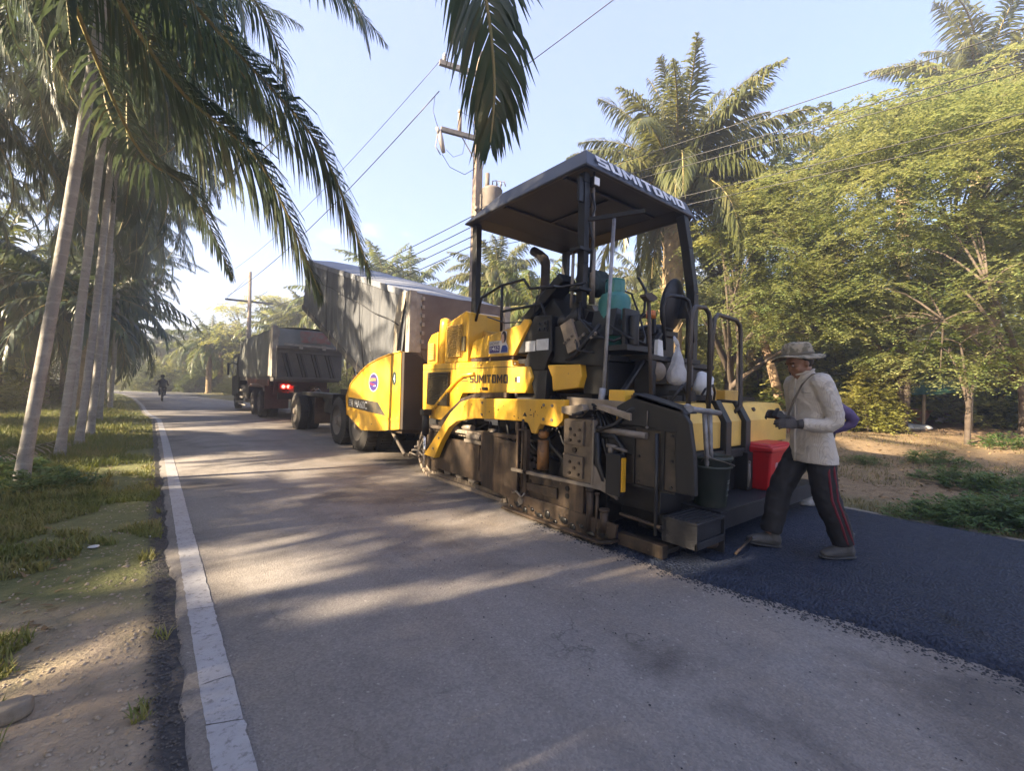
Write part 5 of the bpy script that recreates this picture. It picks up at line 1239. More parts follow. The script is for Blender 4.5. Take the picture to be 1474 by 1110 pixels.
def hand(mb, wrist, d, palm_n, size=1., curl=.5, thumb_side=1):
    """palm with four unequal curled fingers and a thumb from the side of the palm; d = direction wrist->fingers, palm_n = palm normal"""
    d, pn = Vector(d).normalized(), Vector(palm_n).normalized()
    s = d.cross(pn).normalized() * thumb_side
    w = Vector(wrist); z = size
    loft(mb, [(w - d * .01, s * .026 * z, pn * .021 * z), (w + d * .03 * z, s * .037 * z, pn * .018 * z), (w + d * .075 * z, s * .042 * z, pn * .015 * z), (w + d * .095 * z, s * .040 * z, pn * .012 * z)], 14)
    for k, (off, ln, r) in enumerate(((.030, .072, .0095), (.010, .080, .0100), (-.011, .074, .0095), (-.031, .058, .0085))):
        b = w + d * .085 * z + s * off * z
        a1 = curl * (.6 + .12 * k); p = b; pts = [p]
        ang = 0
        for j, f in enumerate((.45, .32, .23)):
            ang += a1 * (1 if j else .7)
            p = p + (d * math.cos(ang) + pn * math.sin(ang)) * ln * f * z; pts.append(p)
        mb.tube(pts, [r * z * 1.05, r * z, r * z * .92, r * z * .75], 8)
    b = w + d * .025 * z + s * .032 * z
    mb.tube([b, b + (d * .5 + s * .8 + pn * .3).normalized() * .035 * z, b + (d * .9 + s * .55 + pn * .6).normalized() * .068 * z, b + (d * 1.0 + s * .2 + pn * .8).normalized() * .088 * z], [.014 * z, .012 * z, .0105 * z, .008 * z], 8)


class Figure:
    def __init__(s, name, label, base, facing, **kw):
        s.b = Vector(base); s.F = Vector((facing[0], facing[1], 0)).normalized(); s.Lf = Vector((-s.F.y, s.F.x, 0)); s.Z = Vector((0, 0, 1))
        s.root = None; s.name = name; s.label = label; s.kw = kw

    def p(s, x, y, z): return s.b + s.F * x + s.Lf * y + s.Z * z
    def v(s, x, y, z): return s.F * x + s.Lf * y + s.Z * z

    def ell(s, mb, rows, n=20):       # rows: x, y, z, depth half, width half [, tilt]
        loft(mb, [(s.p(r[0], r[1], r[2]), s.v(r[3], 0, (r[5] * r[3]) if len(r) > 5 else 0), s.v(0, r[4], 0)) for r in rows], n)


def head(f, mb, hx, hy, hz, tilt, k=1.):
    """face towards +x of the figure, tilted down by `tilt`; chin at about hz-.11"""
    ct, st_ = math.cos(tilt), math.sin(tilt)
    def q(x, y, z): return f.p(hx + x * ct + z * st_, hy + y, hz - x * st_ + z * ct)
    def pt(c, r, nu=16, nv=12):
        m2 = MB(); m2.sph((0, 0, 0), r, nu, nv)
        mb.add([q(c[0] + v[0], c[1] + v[1], c[2] + v[2]) for v in m2.v], m2.f, True)
    pt((-.012, 0, .03), (.098, .076, .10)); pt((.022, 0, -.035), (.068, .060, .075)); pt((.045, 0, -.085), (.038, .042, .028))
    pt((.0, 0, -.06), (.07, .062, .05))
    pt((.092, 0, -.022), (.020, .016, .016)); pt((.085, 0, .005), (.013, .011, .03)); pt((.080, .0, .036), (.018, .05, .012))
    pt((.082, 0, -.058), (.014, .026, .007)); pt((.082, 0, -.068), (.013, .022, .007))
    for s_ in (-1, 1):
        pt((-.008, s_ * .079, -.012), (.018, .010, .030)); pt((.055, s_ * .042, -.02), (.03, .022, .025))
    mb.tube([f.p(hx - .03, hy, hz - .19), f.p(hx - .028, hy, hz - .12), f.p(hx - .015, hy, hz - .03)], [.058, .054, .055], 14)
    return q


# ---- worker in the pale shirt, striding along the walkway
man = Figure('person', '', (4.195, 1.287, .05), (-.78, .63))
f = man
skin = M('brown_skin', (.24, .125, .075), .5, c2=(.19, .095, .056), scale=12)
hx, hy, hz, tl = .10, 0, 1.535, .42
mb = MB()
f.ell(mb, [(-.02, 0, .80, .11, .15), (-.02, 0, .90, .125, .165), (-.01, 0, 1.05, .11, .145), (.0, 0, 1.2, .12, .16), (.02, 0, 1.32, .11, .165), (.03, 0, 1.40, .08, .12), (.045, 0, 1.45, .055, .06)])
mb.tube([f.p(.045, 0, 1.40), f.p(.07, 0, 1.47), f.p(.09, 0, 1.52)], [.065, .056, .056], 14)
headq = head(f, mb, hx, hy, hz, tl)
# arms: left (towards the camera) bent forward at the elbow, right bent the same way
LS, LE_, LW = (.03, .18, 1.36), (-.03, .235, 1.07), (.20, .16, 1.045)
RS, RE_, RW = (.03, -.185, 1.36), (-.02, -.25, 1.08), (.20, -.12, 1.10)
for S_, E_, W_ in ((LS, LE_, LW), (RS, RE_, RW)):
    limb(mb, [f.p(*S_), f.p(*E_), f.p(*W_)], [.055, .045, .03], 12)
# legs: left planted behind, right swung forward
LK, LA = (-.06, .12, .47), (-.20, .13, .09)
RK, RA = (.17, -.10, .49), (.25, -.10, .09)
limb(mb, [f.p(-.02, .09, .86), f.p(*LK), f.p(*LA)], [.09, .06, .042], 14)
limb(mb, [f.p(-.01, -.09, .86), f.p(*RK), f.p(*RA)], [.09, .06, .042], 14)
body = mb.build('person', skin, None, org=f.p(0, 0, -.05), label='worker in a pale striped shirt, bush hat and dark track trousers striding beside the walkway', cat='person')
remesh(body, .011, 4)
# face detail
eyed = M('eye_dark', (.015, .01, .008), .2); eyew = M('eye_white', (.28, .25, .23), .3)
def face_bits(q, parent):
    m = MB()
    for s_ in (-1, 1):
        c = q(.079, s_ * .032, .010); m.sph(c, .0085, 10, 7)
    m.build('eye', eyew, parent)
    m = MB()
    for s_ in (-1, 1): m.sph(q(.0845, s_ * .031, .007), .0058, 8, 6)
    m.build('pupil', eyed, parent)
    m = MB()
    for s_ in (-1, 1): m.tube([q(.085, s_ * .015, .030), q(.088, s_ * .033, .035), q(.072, s_ * .052, .028)], .005, 6)
    m.build('eyebrow', eyed, parent)
    m = MB(); m.tube([q(.088, -.022, -.063), q(.098, 0, -.0635), q(.088, .022, -.063)], .0028, 6)
    m.build('lips', M('lips', (.14, .06, .05), .5) if 'lips' not in bpy.data.materials else bpy.data.materials['lips'], parent)
face_bits(headq, body)
mb = MB(); m2 = MB(); m2.sph((-.022, 0, .03), (.098, .083, .098), 18, 12)
mb.add([headq(v[0], v[1], v[2]) if v[0] < .02 else headq(min(v[0], .045) - .01, v[1] * .97, max(v[2], .045)) for v in m2.v], m2.f, True)
mb.build('hair', M('black_hair', (.012, .010, .010), .6), body)
# shirt
t = NT('pale_striped_cotton'); P = t.objc()
mpp = t.N('Mapping'); mpp.inputs['Rotation'].default_value = (0, 0, math.radians(141)); t.L(P, mpp.inputs[0])
wv = t.N('TexWave'); wv.wave_type = 'BANDS'; wv.bands_direction = 'X'; wv.inputs['Scale'].default_value = 48; wv.inputs['Distortion'].default_value = .2; wv.inputs['Detail'].default_value = 1
t.L(mpp.outputs[0], wv.inputs[0])
wv2 = t.N('TexWave'); wv2.wave_type = 'BANDS'; wv2.bands_direction = 'Y'; wv2.inputs['Scale'].default_value = 15; t.L(mpp.outputs[0], wv2.inputs[0])
st_ = t.ramp(wv.outputs['Fac'], .70, .95)
c = t.mix(t.math('MULTIPLY', st_, .5), (.46, .42, .37), (.26, .24, .22))
c = t.mix(t.math('MULTIPLY', t.ramp(t.noise(P, 6, 6), .45, .7), .35), c, (.35, .29, .23))
t.L(c, t.b.inputs['Base Color']); t.b.inputs['Roughness'].default_value = .85
t.L(t.bump(t.noise(P, 8, 3, .45, 1.4), .7, .035, t.bump(t.noise(P, 160, 2), .15, .002)), t.b.inputs['Normal'])
shirtm = t.mat
mb = MB()
f.ell(mb, [(-.028, 0, .735, .146, .218), (-.026, 0, .80, .145, .212), (-.014, 0, .90, .135, .195), (.0, 0, 1.02, .122, .175), (.0, 0, 1.15, .120, .178), (.012, 0, 1.27, .124, .19), (.025, 0, 1.36, .105, .185), (.035, 0, 1.41, .090, .145), (.05, 0, 1.455, .070, .080), (.06, 0, 1.478, .066, .070)], 24)
for S_, E_, W_, k in ((LS, LE_, LW, 1), (RS, RE_, RW, 1)):
    a = Vector(W_) * .9 + Vector(E_) * .1
    limb(mb, [f.p(S_[0], S_[1] * .72, S_[2] + .02), f.p(*S_), f.p(*E_), f.p(*a)], [.070, .076, .060, .048], 14)
shirt = mb.build('shirt', shirtm, body); remesh(shirt, .0095, 4, (.012, .06))
mb = MB()      # collar and placket
mb.tube([f.p(.068 + .062 * math.cos(a), .064 * math.sin(a), 1.462 - .022 * math.cos(a)) for a in [2 * pi * k / 18 for k in range(18)]], [(.010, .022)] * 18, 8, closed=True)
mb.tube([f.p(.122, .0, 1.43), f.p(.136, .0, 1.30), f.p(.124, .0, 1.1), f.p(.124, .0, .9), f.p(.122, 0, .74)], .010, 6)
mb.tube([f.p(.125, .07, 1.30), f.p(.115, .11, 1.30), f.p(.08, .15, 1.30)], .006, 5)
mb.build('collar', shirtm, shirt)
# trousers
trm = M('black_track_fabric', (.005, .005, .0065), .8, c2=(.009, .008, .010), scale=5, dust=(.018, .016, .015), damt=.3, dscale=5, bump=.4, bscale=14)
mb = MB()
f.ell(mb, [(-.02, 0, .965, .100, .145), (-.02, 0, .88, .112, .158), (-.02, 0, .80, .112, .158), (-.015, 0, .74, .09, .13)], 22)
limb(mb, [f.p(-.02, .09, .86), f.p(-.03, .105, .68), f.p(*LK), f.p(-.14, .125, .27), f.p(LA[0] + .01, LA[1], .11)], [.098, .100, .092, .087, .078], 16, 5)
limb(mb, [f.p(-.02, -.09, .86), f.p(.07, -.10, .69), f.p(*RK), f.p(.215, -.10, .28), f.p(RA[0], RA[1], .12)], [.098, .100, .092, .087, .078], 16, 5)
trs = mb.build('trousers', trm, body); remesh(trs, .011, 3, (.026, .075))
redst = M('dark_red_stripe', (.13, .010, .02), .8)
mb = MB()
for off in (-.022, .022):
    mb.tube([f.p(-.04 + off * .7, .186, .76), f.p(-.035 + off, .202, .68), f.p(-.06 + off, .209, .47), f.p(-.14 + off, .210, .27), f.p(-.19 + off, .205, .13)], [(.006, .010)] * 5, 6)
mb.build('side_stripe', redst, trs)
# boots
bootm = M('dusty_black_boot', (.03, .029, .029), .7, c2=(.06, .058, .056), scale=8, dust=(.09, .085, .08), damt=.5, dscale=6, bump=.3)
solem = M('boot_sole', (.03, .03, .032), .8)
def boot(A, rot, pitch):
    mb = MB()
    d = (f.F * math.cos(rot) + f.Lf * math.sin(rot)); sd = Vector((-d.y, d.x, 0)); up = f.Z
    if pitch: d, up = d * math.cos(pitch) + f.Z * math.sin(pitch), f.Z * math.cos(pitch) - d * math.sin(pitch)
    b = f.p(A[0], A[1], 0) 
    g = lambda x, z: b + d * x + up * z
    loft(mb, [(g(-.075, .055), up * .04, sd * .03), (g(-.05, .062), up * .055, sd * .042), (g(.02, .066), up * .06, sd * .046), (g(.09, .052), up * .045, sd * .050), (g(.15, .042), up * .034, sd * .048), (g(.19, .035), up * .02, sd * .03)], 16)
    limb(mb, [g(-.01, .06), g(-.012, .14), g(-.02, .21)], [.055, .050, .052], 14)
    o = mb.build('boot', bootm, body); remesh(o, .009, 2)
    mb = MB()
    loft(mb, [(g(-.085, .012), up * .012, sd * .028), (g(-.05, .012), up * .014, sd * .044), (g(.05, .010), up * .011, sd * .043), (g(.12, .010), up * .011, sd * .052), (g(.19, .014), up * .012, sd * .036), (g(.205, .016), up * .008, sd * .02)], 14)
    mb.build('sole', solem, o)
    mb = MB()
    for k in range(5): mb.tube([g(.015 + .02 * k, .118 - .012 * k) + sd * -.03, g(.025 + .02 * k, .128 - .013 * k), g(.015 + .02 * k, .118 - .012 * k) + sd * .03], .004, 5)
    mb.build('laces', bpy.data.materials['black_hole'], o)
boot(LA, .10, 0); boot(RA, -.1, .10)
# gloves holding a small tool
glovem = M('dark_grey_glove', (.035, .032, .032), .8, c2=(.06, .05, .045), scale=15, bump=.3)
mb = MB()
lw = f.p(*LW)
mb.tube([f.p(*(Vector(LW) * .72 + Vector(LE_) * .28)), lw + f.v(.01, 0, 0)], [.045, .034], 12)
hand(mb, lw, f.v(1, -.25, .05), f.v(.1, -1, -.5), 1.06, .75, -1)
g1 = mb.build('glove', glovem, body); remesh(g1, .006, 1)
mb = MB()
rw = f.p(*RW)
mb.tube([f.p(*(Vector(RW) * .72 + Vector(RE_) * .28)), rw + f.v(.01, 0, 0)], [.045, .034], 12)
hand(mb, rw, f.v(1, .3, .15), f.v(.1, 1, -.5), 1.06, .75, 1)
g2 = mb.build('glove', glovem, body); remesh(g2, .006, 1)
mb = MB(); mb.obox(f.p(.285, .06, 1.10), f.v(.045, 0, .02), f.v(0, .035, 0), f.v(-.01, 0, .022))
mb.build('hand_tool', charcoal, None, .006, org=f.p(.285, .06, 1.10), label='small dark box held in the gloved hands of the striding worker', cat='hand tool')
# hat
hatm = M('camouflage_hat', (.27, .23, .165), .9, c2=(.12, .105, .07), scale=16, lo=.45, hi=.55, bump=.3, bscale=80)
mb = MB()
def hq(x, y, z): return headq(x, y, z)
N_ = 36; rows = []
ht = -.30     # hat sits almost level although the head is bowed
def hp(x, y, z):
    x2 = x * math.cos(ht) + z * math.sin(ht); z2 = -x * math.sin(ht) + z * math.cos(ht)
    return headq(x2 - .005, y, z2 + .055)
for prof in [(.188, -.012), (.183, -.004), (.16, .006), (.118, .012), (.112, .03), (.108, .06), (.100, .095), (.085, .112), (.045, .120), (.006, .122)]:
    r, h = prof; row = []
    for k in range(N_ + 1):
        a = 2 * pi * k / N_
        wob = (.014 * math.sin(2 * a + .6) + .008 * math.sin(3 * a)) * max(0, (r - .11) / .08)
        dent = .006 * noise.noise((math.cos(a) * 2, math.sin(a) * 2, h * 20))
        row.append(hp(math.cos(a) * (r * 1.06) + dent, math.sin(a) * r * .93, h + wob + dent))
    rows.append(row)
mb.sheet(rows)
hat = mb.build('bush_hat', hatm, body)
sd_ = hat.modifiers.new('thick', 'SOLIDIFY'); sd_.thickness = .006
mb = MB(); mb.tube([hp(math.cos(2 * pi * k / 30) * .121, math.sin(2 * pi * k / 30) * .107, .024) for k in range(30)], [(.010, .004)] * 30, 6, closed=True)
mb.build('hat_band', M('hat_band', (.12, .10, .07), .9), hat)
# shoulder strap and small bag on the chest
strapm = M('khaki_strap', (.17, .15, .12), .9)
mb = MB()
mb.tube([f.p(-.09, .10, 1.40), f.p(-.02, .13, 1.462), f.p(.07, .11, 1.44), f.p(.125, .075, 1.36), f.p(.152, .02, 1.24), f.p(.148, -.05, 1.12), f.p(.10, -.14, 1.02)], [(.005, .016)] * 7, 8, ref=f.v(0, 0, 1))
mb.build('bag_strap', strapm, body)

# ---- second worker, almost wholly behind the first
g = Figure('person', '', (6.12, 1.78, .05), (-.72, .69))
f2 = g
purp = M('purple_sleeve', (.075, .05, .13), .8, c2=(.10, .075, .16), scale=10, bump=.4, bscale=20)
mb = MB()
f2.ell(mb, [(-.02, 0, .80, .10, .14), (-.02, 0, .92, .11, .15), (.03, 0, 1.1, .10, .14), (.09, 0, 1.25, .10, .16), (.13, 0, 1.33, .075, .12), (.155, 0, 1.38, .05, .055)])
q2 = head(f2, mb, .21, 0, 1.47, .5)
for s_ in (-1, 1):
    A_, B_, C_ = (.10, s_ * .18, 1.27), (-.20, s_ * .27, 1.02), ((.0, s_ * .16, .86) if s_ > 0 else (.2, s_ * .2, .9))
    limb(mb, [f2.p(*A_), f2.p(*B_), f2.p(*C_)], [.05, .042, .03], 12)
    hand(mb, f2.p(*C_), f2.v(.8, -s_ * .4, -.5), f2.v(0, -s_, -.2), 1., .6, s_)
    limb(mb, [f2.p(-.01, s_ * .09, .85), f2.p(.04 * s_ + .03, s_ * .10, .46), f2.p(.10 * s_ - .03, s_ * .11, .08)], [.085, .058, .04], 12)
b2 = mb.build('person', skin, None, org=f2.p(0, 0, -.05), label='second worker in a purple long sleeve, mostly hidden behind the worker in the pale shirt', cat='person')
remesh(b2, .012, 3); face_bits(q2, b2)
mb = MB()
f2.ell(mb, [(-.02, 0, .78, .12, .16), (-.02, 0, .92, .125, .165), (.03, 0, 1.1, .115, .155), (.09, 0, 1.25, .115, .175), (.125, 0, 1.33, .085, .13), (.155, 0, 1.39, .06, .065)])
for s_ in (-1, 1):
    A_, B_, C_ = (.10, s_ * .18, 1.27), (-.20, s_ * .27, 1.02), ((.0, s_ * .16, .86) if s_ > 0 else (.2, s_ * .2, .9))
    limb(mb, [f2.p(.1, s_ * .1, 1.3), f2.p(*A_), f2.p(*B_), f2.p(*(Vector(C_) * .85 + Vector(B_) * .15))], [.06, .068, .058, .042], 12)
o = mb.build('shirt', purp, b2); remesh(o, .012, 3, (.015, .08))
mb = MB(); f2.ell(mb, [(-.02, 0, .93, .11, .15), (-.02, 0, .80, .12, .16), (-.02, 0, .74, .08, .12)])
for s_ in (-1, 1): limb(mb, [f2.p(-.01, s_ * .09, .85), f2.p(.04 * s_ + .03, s_ * .10, .46), f2.p(.10 * s_ - .03, s_ * .11, .12)], [.10, .078, .062], 12)
o = mb.build('trousers', trm, b2); remesh(o, .014, 2)
for s_ in (-1, 1):
    mb = MB(); c = (.10 * s_ - .03, s_ * .11)
    loft(mb, [(f2.p(c[0] - .08, c[1], .04), f2.v(0, 0, .035), f2.v(0, .03, 0)), (f2.p(c[0], c[1], .06), f2.v(0, 0, .06), f2.v(0, .042, 0)), (f2.p(c[0] + .10, c[1], .04), f2.v(0, 0, .04), f2.v(0, .045, 0)), (f2.p(c[0] + .19, c[1], .025), f2.v(0, 0, .02), f2.v(0, .03, 0))], 14)
    mb.build('shoe', M('worn_white_shoe', (.42, .41, .40), .8, c2=(.2, .2, .2), scale=10) if 'worn_white_shoe' not in bpy.data.materials else bpy.data.materials['worn_white_shoe'], b2)
mb = MB(); mb.lathe([(.165, -.01), (.155, 0), (.098, .012), (.09, .07), (.06, .10), (0, .105)], (0, 0, 0), 'z', 22)
mb.v = [tuple(q2(v[0], v[1], v[2] + .06)) for v in mb.v]
mb.build('bush_hat', M('dark_hat', (.04, .035, .03), .9), b2)

# ---- motorcycle rider far down the road
rx_, ry_ = .50, 34.4
MC = thing('motorcycle', 'small motorcycle riding away far down the road', 'motorcycle', (rx_, ry_, 0))
def mp_(name, mat, fn, parent=None): mb = MB(); fn(mb); return mb.build(name, mat, parent or MC)
for y in (ry_ - .6, ry_ + .65):
    wo_ = mp_('wheel', rubber, lambda b: b.tube([(rx_, y + .25 * math.cos(2 * pi * k / 24), .29 + .25 * math.sin(2 * pi * k / 24)) for k in range(24)], .045, 8, closed=True))
    mp_('rim', steel, lambda b: (b.tube([(rx_, y + .2 * math.cos(2 * pi * k / 20), .29 + .2 * math.sin(2 * pi * k / 20)) for k in range(20)], .015, 6, closed=True), [b.cyl((rx_, y, .29), (rx_, y + .2 * math.cos(k * pi / 4), .29 + .2 * math.sin(k * pi / 4)), .006, n=5) for k in range(8)]), wo_)
mp_('frame', black, lambda b: (b.tube([(rx_, ry_ - .75, .70), (rx_, ry_ - .3, .60), (rx_, ry_ + .1, .45), (rx_, ry_ + .45, .75), (rx_, ry_ + .5, .95)], [.07, .09, .10, .08, .05], 10), b.beam((rx_, ry_ + .5, .95), (rx_, ry_ + .66, .29), .05, .05), b.beam((rx_ + .06, ry_ - .1, .4), (rx_ + .06, ry_ - .6, .29), .03, .05), b.beam((rx_, ry_ - .3, .6), (rx_, ry_ - .6, .3), .05, .05)))
mp_('seat', bpy.data.materials['black_vinyl'], lambda b: b.sph((rx_, ry_ - .35, .77), (.13, .38, .06)))
mp_('handlebar', steel, lambda b: (b.tube([(rx_ - .33, ry_ + .35, 1.0), (rx_ - .1, ry_ + .45, .97), (rx_ + .1, ry_ + .45, .97), (rx_ + .33, ry_ + .35, 1.0)], .015, 6), b.cyl((rx_ - .3, ry_ + .38, 1.0), (rx_ - .36, ry_ + .36, 1.22), .008, n=5), b.cyl((rx_ + .3, ry_ + .38, 1.0), (rx_ + .36, ry_ + .36, 1.22), .008, n=5), b.sph((rx_ - .36, ry_ + .36, 1.24), (.05, .01, .03)), b.sph((rx_ + .36, ry_ + .36, 1.24), (.05, .01, .03))))
mp_('tail_lamp', bpy.data.materials['printed_hair'], lambda b: b.box(rx_ - .06, rx_ + .06, ry_ - .78, ry_ - .74, .64, .72))
rf = Figure('person', '', (rx_, ry_, 0), (0, 1))
mb = MB()
rf.ell(mb, [(-.38, 0, .78, .13, .17), (-.37, 0, .92, .11, .16), (-.33, 0, 1.08, .11, .17), (-.28, 0, 1.22, .10, .20), (-.25, 0, 1.30, .07, .13), (-.23, 0, 1.36, .05, .055)])
head(rf, mb, -.2, 0, 1.45, .1)
for s_ in (-1, 1):
    limb(mb, [rf.p(-.27, s_ * .18, 1.25), rf.p(-.1, s_ * .25, 1.02), rf.p(.34, s_ * .28, 1.0)], [.055, .045, .035], 10)
    hand(mb, rf.p(.30, s_ * .28, 1.0), rf.v(.6, 0, -.6), rf.v(-.5, 0, -.8), 1., .9, s_)
    limb(mb, [rf.p(-.34, s_ * .12, .80), rf.p(.10, s_ * .15, .70), rf.p(-.02, s_ * .13, .40), rf.p(.10, s_ * .13, .36)], [.09, .065, .045, .045], 10)
rid = mb.build('person', M('dark_jacket', (.012, .014, .016), .8), None, org=(rx_, ry_, 0), label='rider in dark clothes sitting on the distant motorcycle, seen from behind', cat='person')
remesh(rid, .02, 2)
mb = MB(); mb.sph(rf.p(-.21, 0, 1.50), (.105, .115, .11)); mb.build('hair', bpy.data.materials['black_hair'], rid)
# ================================================================== PALMS
barkm = None
def palm_bark(name, c, c2, ring=5.2):
    t = NT(name); P = t.objc()
    sep = t.N('SeparateXYZ'); t.L(P, sep.inputs[0])
    n = t.noise(P, 3.5, 7, .65); n2 = t.noise(P, 14, 5, .7)
    zz = t.math('ADD', t.math('MULTIPLY', sep.outputs[2], ring), t.math('MULTIPLY', n, .9))
    fr = t.math('FRACT', zz)
    band = t.ramp(t.math('ADD', fr, t.math('MULTIPLY', n2, .25)), .98, 1.12)
    col = t.mix(t.ramp(n, .35, .65), c, c2)
    col = t.mix(t.math('MULTIPLY', t.ramp(n2, .5, .65), .5), col, tuple(x * .45 for x in c))
    col = t.mix(t.math('MULTIPLY', band, .45), col, (.40, .38, .35))
    t.L(col, t.b.inputs['Base Color']); t.b.inputs['Roughness'].default_value = .9
    t.L(t.bump(fr, .35, .02, t.bump(n2, .5, .02)), t.b.inputs['Normal'])
    return t.mat


grey_bark = palm_bark('ringed_palm_bark', (.26, .245, .232), (.36, .345, .325))
oil_bark = M('oil_palm_bark', (.20, .14, .075), .9, c2=(.34, .25, .13), scale=6, dust=(.08, .07, .05), damt=.4, bump=.6, bscale=18)
petm = M('palm_petiole', (.19, .17, .06), .6, c2=(.26, .19, .07), scale=4)
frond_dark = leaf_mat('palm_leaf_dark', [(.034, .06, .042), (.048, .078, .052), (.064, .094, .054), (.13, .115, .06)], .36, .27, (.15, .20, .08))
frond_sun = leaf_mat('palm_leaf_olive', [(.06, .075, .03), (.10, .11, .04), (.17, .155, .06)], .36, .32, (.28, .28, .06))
frond_mid = leaf_mat('palm_leaf_green', [(.06, .085, .028), (.10, .13, .04), (.18, .18, .06)], .42, .36, (.34, .36, .07))  # leaf colour raised to make up for sun missing on the palms behind


def frond_arrays(pts, leaf, pairs, droop, rng, w=.022, lift=.25, ruffle=.35, t0=.12, rr=.022):
    """one feather leaf along the curve pts (n x 3): rachis tube + leaflets"""
    P = np.asarray(pts, float); n = len(P)
    T = np.gradient(P, axis=0); T /= np.linalg.norm(T, axis=1)[:, None] + 1e-9
    side0 = np.cross(T[0], [0, 0, 1.])
    if np.linalg.norm(side0) < .15: side0 = np.cross(T[n // 2], [0, 0, 1.])
    if np.linalg.norm(side0) < .1: side0 = np.array([1., 0, 0])
    S = np.zeros_like(P); s = side0 / np.linalg.norm(side0)
    for i in range(n):
        s = s - T[i] * (s @ T[i]); s = s / np.linalg.norm(s); S[i] = s
    U = np.cross(S, T)
    # rachis
    k4 = np.array([(1, 0), (0, 1), (-1, 0), (0, -1)], float)
    r = rr * np.linspace(1, .25, n)[:, None, None]
    rv = P[:, None] + (S[:, None] * k4[None, :, :1] * 1.2 + U[:, None] * k4[None, :, 1:]) * r
    rv = rv.reshape(-1, 3)
    i = np.arange(n - 1)[:, None]; k = np.arange(4)[None]
    rf = np.stack([i * 4 + k, i * 4 + (k + 1) % 4, (i + 1) * 4 + (k + 1) % 4, (i + 1) * 4 + k], -1).reshape(-1, 4)
    # leaflets
    tt = np.repeat(np.linspace(t0, .995, pairs), 2); sg = np.tile([1., -1.], pairs)
    tt = np.clip(tt + rng.uniform(-.5, .5, len(tt)) / pairs * .6, 0, 1)
    f = tt * (n - 1); a = np.clip(f.astype(int), 0, n - 2); fr = (f - a)[:, None]
    lp = lambda A: A[a] * (1 - fr) + A[a + 1] * fr
    p, tv, sv, uv = lp(P), lp(T), lp(S), lp(U)
    prof = np.clip(np.sin(np.pi * np.clip(tt * .80 + .18, 0, 1)) ** .7, .12, 1) * leaf * rng.uniform(.85, 1.1, len(tt))
    ang = (.5 + .75 * (1 - tt) + rng.uniform(-.12, .12, len(tt)))[:, None]
    up = (lift + ruffle * rng.uniform(-1, 1, len(tt)))[:, None]
    d = sv * sg[:, None] * np.sin(ang) + tv * np.cos(ang) + uv * up
    d /= np.linalg.norm(d, axis=1)[:, None]
    wd = np.cross(d, uv + .3 * sv * sg[:, None]); wd /= np.linalg.norm(wd, axis=1)[:, None] + 1e-9
    W = (w * (.6 + .6 * prof / leaf))[:, None]
    L1 = prof[:, None]
    g = np.array([0, 0, -1.])
    dr = (droop * rng.uniform(.7, 1.35, len(tt)))[:, None]
    d1 = d + g * dr * .35; d1 /= np.linalg.norm(d1, axis=1)[:, None]
    d2 = d1 + g * dr * .8; d2 /= np.linalg.norm(d2, axis=1)[:, None]
    d3 = d2 + g * dr * .9; d3 /= np.linalg.norm(d3, axis=1)[:, None]
    q1 = p + d1 * L1 * .30; q2 = q1 + d2 * L1 * .36; q3 = q2 + d3 * L1 * .36
    V_ = np.stack([p - wd * W * .35, p + wd * W * .35, q1 + wd * W, q1 - wd * W, q2 + wd * W * .85, q2 - wd * W * .85, q3], 1).reshape(-1, 3)
    b = (np.arange(len(tt)) * 7)[:, None]
    lq = np.concatenate([b + np.array([[0, 1, 2, 3]]), b + np.array([[3, 2, 4, 5]])]); lt = b + np.array([[5, 4, 6]])
    return rv, rf, V_, lq, lt


def crown_mesh(name, fronds, mat):
    vs, q, tq, mi4, mi3 = [], [], [], [], []
    off = 0
    for rv, rf, lv, lq, lt in fronds:
        vs.append(rv); q.append(rf + off); mi4 += [1] * len(rf); off += len(rv)
        vs.append(lv); q.append(lq + off); mi4 += [0] * len(lq); tq.append(lt + off); mi3 += [0] * len(lt); off += len(lv)
    return np_mesh(name, np.concatenate(vs), [np.concatenate(q), np.concatenate(tq)], [mat, petm], mi=mi4 + mi3)


def curve_pts(o, az, el, L, bend, n=12, twist=0., power=1.25):
    o = np.array(o, float); pts = [o.copy()]
    for i in range(n):
        t_ = (i + .5) / n
        e = el - bend * t_ ** power; a_ = az + twist * t_
        o = o + np.array([math.sin(a_) * math.cos(e), math.cos(a_) * math.cos(e), math.sin(e)]) * L / n
        pts.append(o.copy())
    return np.array(pts)


def palm_crown(seed, top, nf, L, leaf, pairs, droop, el_hi, el_lo, bend, mat, w=.022, ruffle=.35, extra=None, skirt=0, rr=.024, lift=.2, az_ok=None):
    rng = np.random.RandomState(seed); fr = []
    for i in range(nf):
        u = i / max(1, nf - 1)
        az = i * 2.39996 + rng.uniform(-.2, .2)
        if az_ok and not az_ok(az % (2 * pi), u): continue
        el = el_hi + (el_lo - el_hi) * u ** .85 + rng.uniform(-.12, .12)
        l = L * rng.uniform(.85, 1.08) * (.78 + .22 * min(1, u * 3))
        b = bend * rng.uniform(.75, 1.2) * (.55 + .6 * min(1, u * 1.6))
        pts = curve_pts(np.array(top) + np.array([0, 0, rng.uniform(-.12, .12)]), az, el, l, b, 12, rng.uniform(-.35, .35))
        fr.append(frond_arrays(pts, leaf, pairs, droop, rng, w, lift, ruffle, rr=rr))
    for e in (extra or []): fr.append(e)
    return crown_mesh('palm_crown', fr, mat)


